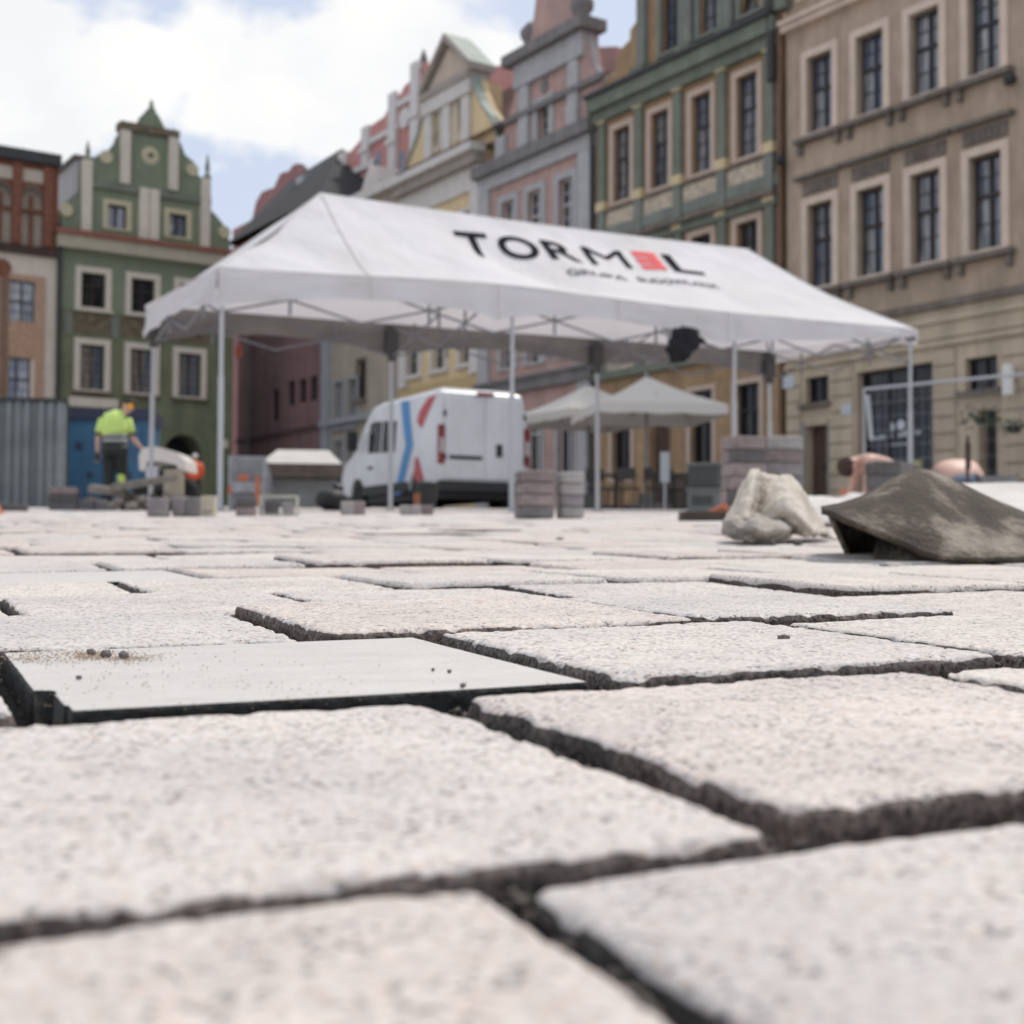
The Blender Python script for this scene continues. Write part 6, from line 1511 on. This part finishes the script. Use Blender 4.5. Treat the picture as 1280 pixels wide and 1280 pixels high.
# ------------------------------------------------------------------ people
M_skin = mat('skin', (0.60, 0.37, 0.29), .55, .06, 9); M_hair = mat('brown_hair', (0.055, 0.028, 0.02), .8, .2, 30); M_hairk = mat('black_hair', (0.015, 0.013, 0.012), .8)
M_hv = mat('lime_fabric', (0.56, 0.74, 0.20), .8, .08, 6, bump=.3, bscale=12); M_trs = mat('work_trousers', (0.022, 0.026, 0.024), .9, .2, 8, bump=.3); M_refl = mat('reflective_tape', (0.36, 0.36, 0.36), .4); M_jean = mat('blue_jeans', (0.10, 0.14, 0.20), .9, .2, 9)
M_boot = mat('boot_leather', (0.04, 0.03, 0.025), .7); M_orv = mat('orange_vest', (0.85, 0.12, 0.04), .7); M_helm = mat('white_helmet', (0.74, 0.74, 0.72), .35)
def loft(pts, n=18):
    "pts: (centre, half width, half depth, side vector)"
    mb = MB(); vs = []; m_ = len(pts)
    for i, (c, a, b, sd_) in enumerate(pts):
        c = Vector(c); nx = Vector(pts[min(i + 1, m_ - 1)][0]) - Vector(pts[max(i - 1, 0)][0]); nx.normalize(); s_ = Vector(sd_); s_ = (s_ - nx * s_.dot(nx)).normalized(); q = nx.cross(s_)
        for k in range(n): th = 2 * math.pi * k / n; vs.append(c + s_ * (a * math.copysign(abs(math.cos(th)) ** .8, math.cos(th))) + q * (b * math.copysign(abs(math.sin(th)) ** .8, math.sin(th))))
    fs = [(j * n + k, j * n + (k + 1) % n, (j + 1) * n + (k + 1) % n, (j + 1) * n + k) for j in range(m_ - 1) for k in range(n)] + [tuple(range(n))[::-1], tuple(range((m_ - 1) * n, m_ * n))]
    mb.add(vs, fs); return mb
def skin_body(J, parent, side=(1, 0, 0)):
    "one continuous skinned figure grown on joints"
    V, E, R = [], [], []
    def v(p, r): V.append(tuple(p)); R.append(r if isinstance(r, tuple) else (r, r)); return len(V) - 1
    def chain(a, pts):
        for p, r in pts: b = v(p, r); E.append((a, b)); a = b
        return a
    L = lambda a, b, t: Vector(a).lerp(Vector(b), t)
    pel = v(J['pelvis'], (.125, .10)); sp = chain(pel, [(L(J['pelvis'], J['chest'], .5), (.115, .09)), (J['chest'], (.145, .105))])
    nk = chain(sp, [(L(J['chest'], J['neck'], .75), (.075, .07)), (J['neck'], .052)])
    hd = Vector(J['head']); nkv = Vector(J['neck']); up = (hd - nkv).normalized()
    chain(nk, [(hd - up * .06, (.062, .07)), (hd + up * .01, (.074, .088)), (hd + up * .075, (.062, .075))])
    for s_ in ('l', 'r'):
        sh, el, wr = Vector(J['sh_' + s_]), Vector(J['el_' + s_]), Vector(J['wr_' + s_])
        e = chain(sp, [(sh, .058), (L(sh, el, .5), .050), (el, .040), (L(el, wr, .35), .042), (wr, .026)])
        d_ = (wr - el).normalized(); palm = wr + d_ * .055; pi_ = chain(e, [(palm, (.038, .018))]); sd_ = Vector(side); sd_ = (sd_ - d_ * sd_.dot(d_)).normalized(); cur = d_.cross(sd_)
        for f_, ln_ in ((-.026, .062), (-.009, .074), (.009, .069), (.026, .054)):
            b0_ = palm + d_ * .03 + sd_ * f_; k1 = b0_ + d_ * ln_ * .5 + cur * .006; k2 = k1 + d_ * ln_ * .45 + cur * .022
            chain(pi_, [(b0_, .010), (k1, .009), (k2, .008)])
        tb = wr + d_ * .03 + sd_ * .036; chain(pi_, [(tb, .011), (tb + d_ * .035 + sd_ * .018 + cur * .012, .009)])
        if 'kn_' + s_ in J:
            hp, kn, an, to = (Vector(J[k + '_' + s_]) for k in ('hp', 'kn', 'an', 'to'))
            chain(pel, [(hp, .088), (L(hp, kn, .5), .078), (kn, .056), (L(kn, an, .35), .056), (an, .038), (to, (.040, .025))])
    me = bpy.data.meshes.new('body'); me.from_pydata(V, E, []); o = bpy.data.objects.new('body', me); COL.objects.link(o); o.parent = parent; me.materials.append(M_skin)
    sk = o.modifiers.new('skin', 'SKIN'); sk.use_smooth_shade = True
    for i, r in enumerate(R): me.skin_vertices[0].data[i].radius = r
    me.skin_vertices[0].data[0].use_root = True
    su = o.modifiers.new('sub', 'SUBSURF'); su.levels = su.render_levels = 1
    return o
def head_bits(J, parent, face, hairm, hair_scale=(1, 1, 1), helmet=False):
    hd = Vector(J['head']); up = (hd - Vector(J['neck'])).normalized(); fv = Vector(face); fv = (fv - up * fv.dot(up)).normalized(); sd_ = up.cross(fv)
    B = Matrix((sd_, fv, up)).transposed()
    def P_(x, y, z): return hd + B @ Vector((x, y, z))
    mb = MB(); mb.add([P_(-.014, .084, -.02), P_(.014, .084, -.02), P_(0, .108, -.022), P_(0, .084, .025)], [(0, 1, 2), (0, 2, 3), (2, 1, 3)]); mb.build('nose', M_skin, parent)
    for s_ in (-1, 1):
        q = MB(); q.rock(P_(s_ * .03, .080, .012), .012, 3, .8); q.build('eye', M_hairk, parent)
        q = MB(); q.rock(P_(s_ * .077, -.005, -.005), .026, 4, 1.0); q.build('ear', M_skin, parent)
    q = MB(); q.add([P_(-.022, .083, -.045), P_(.022, .083, -.045), P_(.018, .088, -.053), P_(-.018, .088, -.053)], [(0, 1, 2, 3)]); q.build('mouth', mat('lips', (0.35, 0.12, 0.10), .6), parent)
    # hair or helmet: a shell over the skull
    n, m_ = 18, 8; vs = []; rr_ = (.098, .112, .108) if helmet else (.086, .100, .098)
    for j in range(m_ + 1):
        ph = math.pi * .5 * (1.22 if not helmet else 1.0) * j / m_
        for k in range(n):
            th = 2 * math.pi * k / n; y_ = math.sin(th); ext = 1.0 if helmet or y_ < .3 else .78
            p_ = ph * ext; vs.append(P_(rr_[0] * math.sin(p_) * math.cos(th), rr_[1] * math.sin(p_) * y_ - .006, .015 + rr_[2] * math.cos(p_)))
    mb = MB(); mb.add(vs, [(j * n + k, (j + 1) * n + k, (j + 1) * n + (k + 1) % n, j * n + (k + 1) % n) for j in range(m_) for k in range(n)]); mb.build('helmet' if helmet else 'hair', hairm, parent, smooth=True)
    return P_
def limb(name, pts, m, parent, n=12):
    out = [(p, r, r, (1, .1, .05)) for p, r in pts]; return loft(out, n).build(name, m, parent, smooth=True)

# worker in the lime shirt
g = gp(142, 20); per = thing('person', 'worker seen from behind in a lime shirt, dark trousers and yellow ear defenders', 'person', g); per.scale = (.93, .93, .97)
J = dict(pelvis=(.02, -.04, .90), chest=(-.02, .04, 1.27), neck=(.10, .11, 1.46), head=(.185, .15, 1.585),
         sh_l=(-.19, .02, 1.34), el_l=(-.265, .0, 1.07), wr_l=(-.29, .08, .86), sh_r=(.17, .08, 1.35), el_r=(.235, .14, 1.09), wr_r=(.37, .26, .93),
         hp_l=(-.075, -.03, .86), kn_l=(-.09, .06, .47), an_l=(-.11, -.02, .08), to_l=(-.10, .12, .03), hp_r=(.11, -.03, .86), kn_r=(.10, .10, .48), an_r=(.09, .02, .08), to_r=(.13, .16, .03))
skin_body(J, per)
P_ = head_bits(J, per, (.75, .65, -.35), M_hairk)
S_ = (1, .15, 0)
loft([((.02, -.03, 1.10), .185, .135, S_), ((.0, -.01, 1.18), .205, .14, S_), ((-.01, .02, 1.27), .222, .145, S_), ((.0, .05, 1.36), .205, .13, S_), ((.05, .09, 1.42), .12, .10, S_), ((.09, .12, 1.45), .065, .065, S_)]).build('shirt', M_hv, per, smooth=True)
loft([((.02, -.035, .925), .182, .135, S_), ((.02, -.035, 1.0), .182, .136, S_)]).build('shirt_hem', M_trs, per, smooth=True)
loft([((.02, -.035, 1.0), .187, .139, S_), ((.02, -.033, 1.05), .188, .139, S_)]).build('reflective_band', M_refl, per, smooth=True)
loft([((.02, -.033, 1.05), .184, .136, S_), ((.02, -.03, 1.085), .184, .136, S_)]).build('dark_band', M_trs, per, smooth=True)
loft([((.02, -.03, 1.086), .187, .138, S_), ((.02, -.03, 1.12), .19, .138, S_)]).build('reflective_band', M_refl, per, smooth=True)
for s_ in 'lr':
    a, b = Vector(J['sh_' + s_]), Vector(J['el_' + s_]); limb('sleeve', [(a + (a - b) * .12, .05), (a, .082), (a.lerp(b, .45), .078), (a.lerp(b, .72), .076)], M_hv, per); limb('cuff', [(a.lerp(b, .72), .079), (a.lerp(b, .84), .077)], M_trs, per)
    h_, k_, n_ = Vector(J['hp_' + s_]), Vector(J['kn_' + s_]), Vector(J['an_' + s_])
    limb('trouser_leg', [(h_ + Vector((0, 0, .06)), .10), (h_.lerp(k_, .3), .105), (k_, .082), (k_.lerp(n_, .5), .078), (n_ + Vector((0, 0, .02)), .075)], M_trs, per)
    limb('boot', [(n_ + Vector((0, -.05, -.02)), .05), (n_ + Vector((0, .02, -.03)), .055), (Vector(J['to_' + s_]) + Vector((0, .02, .01)), .045), (Vector(J['to_' + s_]) + Vector((0, .07, .01)), .03)], M_boot, per)
loft([((.02, -.04, .80), .19, .14, S_), ((.02, -.04, .90), .178, .132, S_)]).build('trouser_seat', M_trs, per, smooth=True)
loft([((.02, -.04, .86), .215, .15, S_), ((.02, -.04, .955), .205, .145, S_)]).build('tool_belt', M_vlow, per, smooth=True)
k_ = Vector(J['kn_r']); limb('lime_leg_panel', [(k_ + Vector((-.0, -.035, .30)), .070), (k_ + Vector((0, -.035, .12)), .070), (k_ + Vector((0, -.04, -.08)), .064)], M_hv, per)
for (c_, w_) in (((.135, -.09, .84), .09), ((-.10, -.10, .84), .07)): MB().box(c_[0] - w_ / 2, c_[0] + w_ / 2, c_[1] - .08, c_[1] - .03, c_[2] - .08, c_[2] + .07).build('tool_pouch', M_trs, per, bevel=.02)
limb('glove', [(Vector(J['wr_l']), .036), (Vector(J['wr_l']) + Vector((-.01, .02, -.07)), .042), (Vector(J['wr_l']) + Vector((-.01, .03, -.13)), .025)], M_vlow, per)
M_ear = mat('yellow_ear_cup', (0.85, 0.40, 0.03), .4); q = MB()
for s_ in (-1, 1):
    q = MB(); q.bar(P_(s_ * .07, -.01, -.01), P_(s_ * .125, -.015, -.015), .047, 14, .040); q.build('ear_cup', M_ear, per)
q = MB(); ar_ = [P_(.105 * math.cos(math.pi * k / 8), -.01, .125 * math.sin(math.pi * k / 8)) for k in range(9)]
for a, b in zip(ar_[:-1], ar_[1:]): q.bar(a, b, .010, 6)
q.build('headband', M_vlow, per)

# two shirtless pavers stooping
g = gp(1090, 12.5); per = thing('person', 'shirtless brown-haired worker stooping on his knees, head to the left behind the dark stack', 'person', g)
J = dict(pelvis=(.34, .06, .36), chest=(.02, .04, .50), neck=(-.12, .03, .49), head=(-.215, .0, .445), sh_l=(-.06, -.15, .49), el_l=(-.085, -.17, .26), wr_l=(-.10, -.15, .09), sh_r=(-.06, .2, .47), el_r=(-.12, .22, .27), wr_r=(-.18, .2, .09),
         hp_l=(.33, -.06, .32), kn_l=(.10, -.13, .07), an_l=(.50, -.12, .06), to_l=(.60, -.12, .03), hp_r=(.33, .17, .32), kn_r=(.08, .2, .07), an_r=(.48, .2, .06), to_r=(.58, .2, .03))
skin_body(J, per, (0, 1, 0)); head_bits(J, per, (-.5, 0, -1), M_hair)
loft([((.20, .05, .42), .12, .10, (0, 1, 0)), ((.33, .06, .37), .15, .12, (0, 1, 0)), ((.42, .06, .30), .14, .12, (0, 1, 0))]).build('trouser_seat', M_trs, per, smooth=True)
for s_ in 'lr':
    h_, k_, n_ = Vector(J['hp_' + s_]), Vector(J['kn_' + s_]), Vector(J['an_' + s_]); limb('trouser_leg', [(h_, .10), (h_.lerp(k_, .5), .095), (k_ + Vector((-.02, 0, .03)), .075)], M_trs, per); limb('trouser_shin', [(k_ + Vector((0, 0, .02)), .07), (n_, .055)], M_trs, per); limb('boot', [(n_ + Vector((-.03, 0, .0)), .045), (Vector(J['to_' + s_]) + Vector((.02, 0, 0)), .04)], M_boot, per)
g = gp(1200, 12.5); per = thing('person', 'shirtless worker kneeling with his bare rounded back towards the square, in blue jeans', 'person', g)
J = dict(pelvis=(.03, -.12, .27), chest=(.0, .12, .41), neck=(-.02, .27, .40), head=(-.06, .36, .40), sh_l=(-.18, .14, .37), el_l=(-.25, .20, .22), wr_l=(-.18, .34, .08), sh_r=(.18, .14, .37), el_r=(.25, .20, .22), wr_r=(.16, .34, .08),
         hp_l=(-.08, -.12, .25), kn_l=(-.13, .14, .07), an_l=(-.12, -.26, .06), to_l=(-.12, -.36, .03), hp_r=(.13, -.12, .25), kn_r=(.16, .14, .07), an_r=(.15, -.26, .06), to_r=(.15, -.36, .03))
skin_body(J, per); head_bits(J, per, (0, .4, -1), M_hair)
loft([((.03, -.10, .22), .17, .12, (1, 0, 0)), ((.02, .0, .33), .205, .13, (1, 0, 0)), ((0, .12, .40), .235, .13, (1, 0, 0)), ((0, .22, .415), .19, .10, (1, 0, 0)), ((-.01, .27, .41), .09, .06, (1, 0, 0))]).build('bare_back', M_skin, per, smooth=True)
loft([((.03, -.20, .16), .18, .12, (1, 0, 0)), ((.03, -.12, .24), .19, .135, (1, 0, 0)), ((.03, -.08, .275), .18, .128, (1, 0, 0))]).build('jeans_seat', M_jean, per, smooth=True)
for s_ in 'lr':
    h_, k_, n_ = Vector(J['hp_' + s_]), Vector(J['kn_' + s_]), Vector(J['an_' + s_]); limb('jeans_leg', [(h_, .10), (h_.lerp(k_, .5), .095), (k_ + Vector((0, .02, .03)), .075)], M_jean, per); limb('jeans_shin', [(k_ + Vector((0, 0, .02)), .07), (n_, .055)], M_jean, per); limb('boot', [(n_, .045), (Vector(J['to_' + s_]), .04)], M_boot, per)

# two people in helmets far off
def far_person(px, Y, sc, rz, lab, vest):
    g = gp(px, Y); per = thing('person', lab, 'person', g, rz); per.scale = (sc, sc, sc)
    J = dict(pelvis=(0, 0, .92), chest=(0, .02, 1.28), neck=(.0, .03, 1.47), head=(.0, .04, 1.58), sh_l=(-.18, .02, 1.38), el_l=(-.24, .02, 1.10), wr_l=(-.22, .14, .92), sh_r=(.18, .02, 1.38), el_r=(.24, .02, 1.10), wr_r=(.2, .16, .95),
             hp_l=(-.09, 0, .88), kn_l=(-.10, .03, .48), an_l=(-.11, -.02, .08), to_l=(-.11, .12, .03), hp_r=(.09, 0, .88), kn_r=(.11, .06, .48), an_r=(.13, .0, .08), to_r=(.14, .14, .03))
    skin_body(J, per); head_bits(J, per, (0, 1, -.2), M_helm, helmet=True)
    loft([((0, 0, .88), .17, .125, (1, 0, 0)), ((0, .01, 1.1), .175, .125, (1, 0, 0)), ((0, .02, 1.3), .205, .13, (1, 0, 0)), ((0, .03, 1.42), .14, .10, (1, 0, 0)), ((0, .03, 1.46), .07, .07, (1, 0, 0))]).build('vest', vest, per, smooth=True)
    for s_ in 'lr':
        a, b, c = Vector(J['sh_' + s_]), Vector(J['el_' + s_]), Vector(J['wr_' + s_]); limb('sleeve', [(a, .072), (b, .058), (c, .045)], vest, per)
        h_, k_, n_ = Vector(J['hp_' + s_]), Vector(J['kn_' + s_]), Vector(J['an_' + s_]); limb('trouser_leg', [(h_ + Vector((0, 0, .04)), .10), (k_, .075), (n_, .065)], M_trs, per); limb('boot', [(n_ + Vector((0, -.04, -.03)), .05), (Vector(J['to_' + s_]), .04)], M_boot, per)
far_person(243, 40, .92, .3, 'distant worker in an orange vest and white helmet before the dark archway', M_orv)
far_person(331, 38, .55, .2, 'small distant figure in orange with a white helmet, left of the market stall', M_orv)

# ------------------------------------------------------------------ cloth lying on the paving
def catmull(P, n):
    out = []; m_ = len(P)
    for i in range(m_ - 1):
        p0 = P[max(i - 1, 0)]; p1 = P[i]; p2 = P[i + 1]; p3 = P[min(i + 2, m_ - 1)]
        for k in range(n):
            t = k / n; out.append(.5 * ((2 * p1) + (-p0 + p2) * t + (2 * p0 - 5 * p1 + 4 * p2 - p3) * t * t + (-p0 + 3 * p1 - 3 * p2 + p3) * t ** 3))
    out.append(P[-1]); return out
def sheet(rows_, name, m, parent, nu=9, nv=9, wr=.0015, ws=25, thick=.005, seed=0, ridge=0.0, pleat=0.0):
    R_ = [catmull([at(*q) for q in r], nv) for r in rows_]
    Cc = [catmull([R_[i][j] for i in range(len(R_))], nu) for j in range(len(R_[0]))]
    nj, ni = len(Cc), len(Cc[0]); vs = []
    for j in range(nj):
        for i in range(ni):
            p = Cc[j][i].copy(); nn = mnoise.noise(p * ws + Vector((seed, 0, 0))) + .5 * mnoise.noise(p * ws * 2.7) - ridge * abs(mnoise.noise(p * ws * 1.6 + Vector((0, seed, 9)))); p.z += nn * wr; p.y += nn * wr + pleat * (abs(mnoise.noise(Vector((p.x * 62 + seed, p.z * 16, p.y * 20)))) - .25) + pleat * .6 * mnoise.noise(Vector((p.x * 30, p.z * 75, seed))); p.z = max(p.z, gz(p.y) + .0015); vs.append(p)
    mb = MB(); mb.add(vs, [(j * ni + i, j * ni + i + 1, (j + 1) * ni + i + 1, (j + 1) * ni + i) for j in range(nj - 1) for i in range(ni - 1)])
    o = mb.build(name, m, parent, world=True, smooth=True); s_ = o.modifiers.new('solid', 'SOLIDIFY'); s_.thickness = thick; s_.offset = 0
    return o
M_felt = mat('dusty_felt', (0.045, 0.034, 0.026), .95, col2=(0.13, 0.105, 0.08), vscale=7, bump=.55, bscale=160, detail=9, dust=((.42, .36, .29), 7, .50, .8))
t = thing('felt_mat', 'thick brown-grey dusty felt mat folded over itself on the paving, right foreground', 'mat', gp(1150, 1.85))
# rows run from the raised front lip over the crest and down behind
FR_ROWS = [
    [(1028, 640, 1.80), (1026, 636, 1.84), (1029, 634, 1.88), (1034, 640, 1.95), (1048, 668, 1.97), (1060, 692, 1.96)],
    [(1048, 647, 1.76), (1056, 636, 1.80), (1072, 626, 1.87), (1076, 632, 1.97), (1068, 665, 2.02), (1064, 694, 2.0)],
    [(1082, 661, 1.74), (1092, 636, 1.79), (1112, 608, 1.88), (1116, 606, 1.99), (1098, 650, 2.08), (1078, 693, 2.04)],
    [(1118, 677, 1.73), (1128, 642, 1.78), (1142, 596, 1.90), (1152, 598, 2.00), (1140, 650, 2.10), (1120, 690, 2.08)],
    [(1156, 693, 1.73), (1164, 655, 1.78), (1176, 603, 1.92), (1186, 607, 2.02), (1180, 650, 2.10), (1170, 690, 2.10)],
    [(1196, 700, 1.735), (1204, 672, 1.78), (1216, 622, 1.93), (1226, 624, 2.03), (1224, 660, 2.11), (1216, 689, 2.12)],
    [(1240, 701, 1.74), (1248, 682, 1.79), (1258, 640, 1.93), (1268, 640, 2.03), (1268, 665, 2.11), (1264, 689, 2.13)],
    [(1290, 701, 1.75), (1296, 688, 1.80), (1304, 655, 1.93), (1312, 655, 2.03), (1314, 670, 2.11), (1312, 688, 2.14)],
    [(1360, 700, 1.76), (1362, 690, 1.81), (1366, 668, 1.92), (1370, 668, 2.02), (1372, 678, 2.10), (1372, 687, 2.15)]]
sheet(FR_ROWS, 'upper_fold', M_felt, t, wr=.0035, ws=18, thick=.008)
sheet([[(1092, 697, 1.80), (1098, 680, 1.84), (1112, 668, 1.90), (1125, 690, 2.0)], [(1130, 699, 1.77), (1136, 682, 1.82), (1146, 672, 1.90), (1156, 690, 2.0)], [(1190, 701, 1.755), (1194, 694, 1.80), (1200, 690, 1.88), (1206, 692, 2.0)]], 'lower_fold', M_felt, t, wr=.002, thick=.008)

M_sack = mat('canvas_sack', (0.60, 0.53, 0.45), .9, .12, 14, bump=.4, bscale=50, grime=.15); M_dirt = mat('dirty_sack', (0.34, 0.31, 0.275), .95, .35, 20, bump=.5)
t = thing('canvas_sack', 'crumpled off-white canvas sack slumped on the paving left of the folded felt', 'sack', gp(955, 2.6))
SK = [
    [(903, 664, 2.62), (906, 655, 2.64), (910, 646, 2.70), (914, 650, 2.78), (916, 668, 2.82)],
    [(914, 668, 2.55), (918, 640, 2.60), (928, 612, 2.68), (932, 603, 2.76), (926, 668, 2.86)],
    [(926, 672, 2.50), (926, 636, 2.55), (934, 602, 2.64), (942, 592, 2.74), (940, 668, 2.88)],
    [(938, 674, 2.50), (936, 636, 2.54), (942, 602, 2.62), (950, 592, 2.74), (952, 668, 2.90)],
    [(950, 672, 2.54), (947, 644, 2.61), (954, 608, 2.70), (962, 595, 2.78), (964, 668, 2.92)],
    [(958, 668, 2.56), (956, 638, 2.58), (966, 606, 2.66), (976, 598, 2.76), (980, 668, 2.92)],
    [(974, 662, 2.60), (976, 632, 2.56), (984, 608, 2.64), (990, 601, 2.74), (994, 666, 2.94)],
    [(1000, 664, 2.60), (998, 646, 2.54), (1000, 624, 2.62), (1003, 613, 2.72), (1008, 664, 2.94)],
    [(1022, 668, 2.62), (1018, 660, 2.58), (1017, 648, 2.64), (1018, 638, 2.72), (1022, 666, 2.90)],
    [(1040, 672, 2.66), (1036, 670, 2.66), (1034, 667, 2.70), (1034, 665, 2.76), (1036, 668, 2.86)]]
sheet(SK, 'sack_cloth', M_sack, t, nu=12, nv=14, wr=.011, ws=22, thick=.004, seed=4, ridge=1.0, pleat=.009)
sheet([[(903, 668, 2.56), (905, 650, 2.52), (914, 650, 2.60)], [(916, 672, 2.50), (914, 652, 2.45), (922, 645, 2.54)], [(930, 677, 2.47), (926, 661, 2.43), (932, 652, 2.53)], [(945, 680, 2.45), (940, 655, 2.41), (946, 645, 2.54)], [(958, 680, 2.46), (956, 664, 2.43), (962, 648, 2.56)], [(972, 677, 2.50), (972, 658, 2.46), (976, 650, 2.58)], [(988, 672, 2.56), (988, 664, 2.52), (990, 658, 2.62)]], 'dirty_hem', M_dirt, t, nu=8, nv=10, wr=.006, ws=40, thick=.004, seed=2, pleat=.020)
for (px, py, Y, lab) in ((998, 680, 2.46, 'small dark crumb of stone at the right foot of the canvas sack'), (964, 682, 2.44, 'flat dark stone chip at the foot of the canvas sack')):
    p = gp(px, Y); o = MB().rock((0, 0, .004), .008, int(px), .7).build('pebble', M_pebble, None, loc=p); meta(o, lab, 'pebble', 'pebbles on the paving')
M_wsheet = mat('white_geotextile', (0.54, 0.515, 0.48), .85, .10, 6, bump=.3, bscale=20)
t = thing('white_sheet', 'pale sheet of geotextile lying in long folds behind the felt mat', 'sheet', gp(1200, 4.2))
rows_ = []
rq = random.Random(5)
for i, px in enumerate(range(1128, 1440, 26)):
    u_ = i / 11; lift = min(1, i / 1.5)
    rows_.append([(px - 6, 668, 3.2), (px - 4, 650 - 8 * lift, 3.35), (px, 646 - 12 * lift + rq.uniform(-2, 2), 3.6), (px + 2, 636 - 12 * lift + rq.uniform(-2, 2), 3.8), (px + 4, 640 - 16 * lift, 4.0), (px + 6, 626 - 10 * lift - 6 * u_ + rq.uniform(-1.5, 1.5), 4.2), (px + 8, 620 - 10 * lift - 8 * u_, 4.5), (px + 10, 655, 4.8)])
sheet(rows_, 'folded_sheet', M_wsheet, t, nu=5, nv=6, wr=.008, ws=9, thick=.004)
t = thing('pale_cloth', 'low rumpled pale cloth on the paving between the sack and the felt mat', 'cloth', gp(1030, 5.0))
sheet([[(px, 655, 4.6), (px + 2, 640 - (abs(px - 1040) < 40) * 4, 4.75), (px + 4, 626 + 3 * math.sin(px * .2), 5.0), (px + 5, 624, 5.3), (px + 6, 650, 5.6)] for px in range(975, 1110, 15)], 'rumpled_cloth', M_wsheet, t, nu=4, nv=6, wr=.012, ws=9, thick=.004, seed=3)
t = simple('mortar_tub', 'small grey rubber tub beside the kneeling worker in jeans', 'tub', 1246, 11.8, .2)
MB().lathe((0, 0, 0), [(.13, 0), (.17, .32), (.18, .34), (.16, .34)], 18).build('tub_body', M_crl, t); q = MB(); q.bar((-.17, 0, .3), (-.2, 0, .36), .012, 6); q.bar((.17, 0, .3), (.2, 0, .36), .012, 6); q.build('handle', M_vlow, t)
t = simple('white_paper_sack', 'small white paper sack in front of the stooping worker at the left', 'sack', 1068, 9.5, .1)
MB().rock((0, 0, .08), .15, 8, .8).build('sack_body', M_wshell, t, bevel=.02); MB().box(-.11, -.07, -.05, -.01, .16, .19).build('orange_tab', M_or, t)
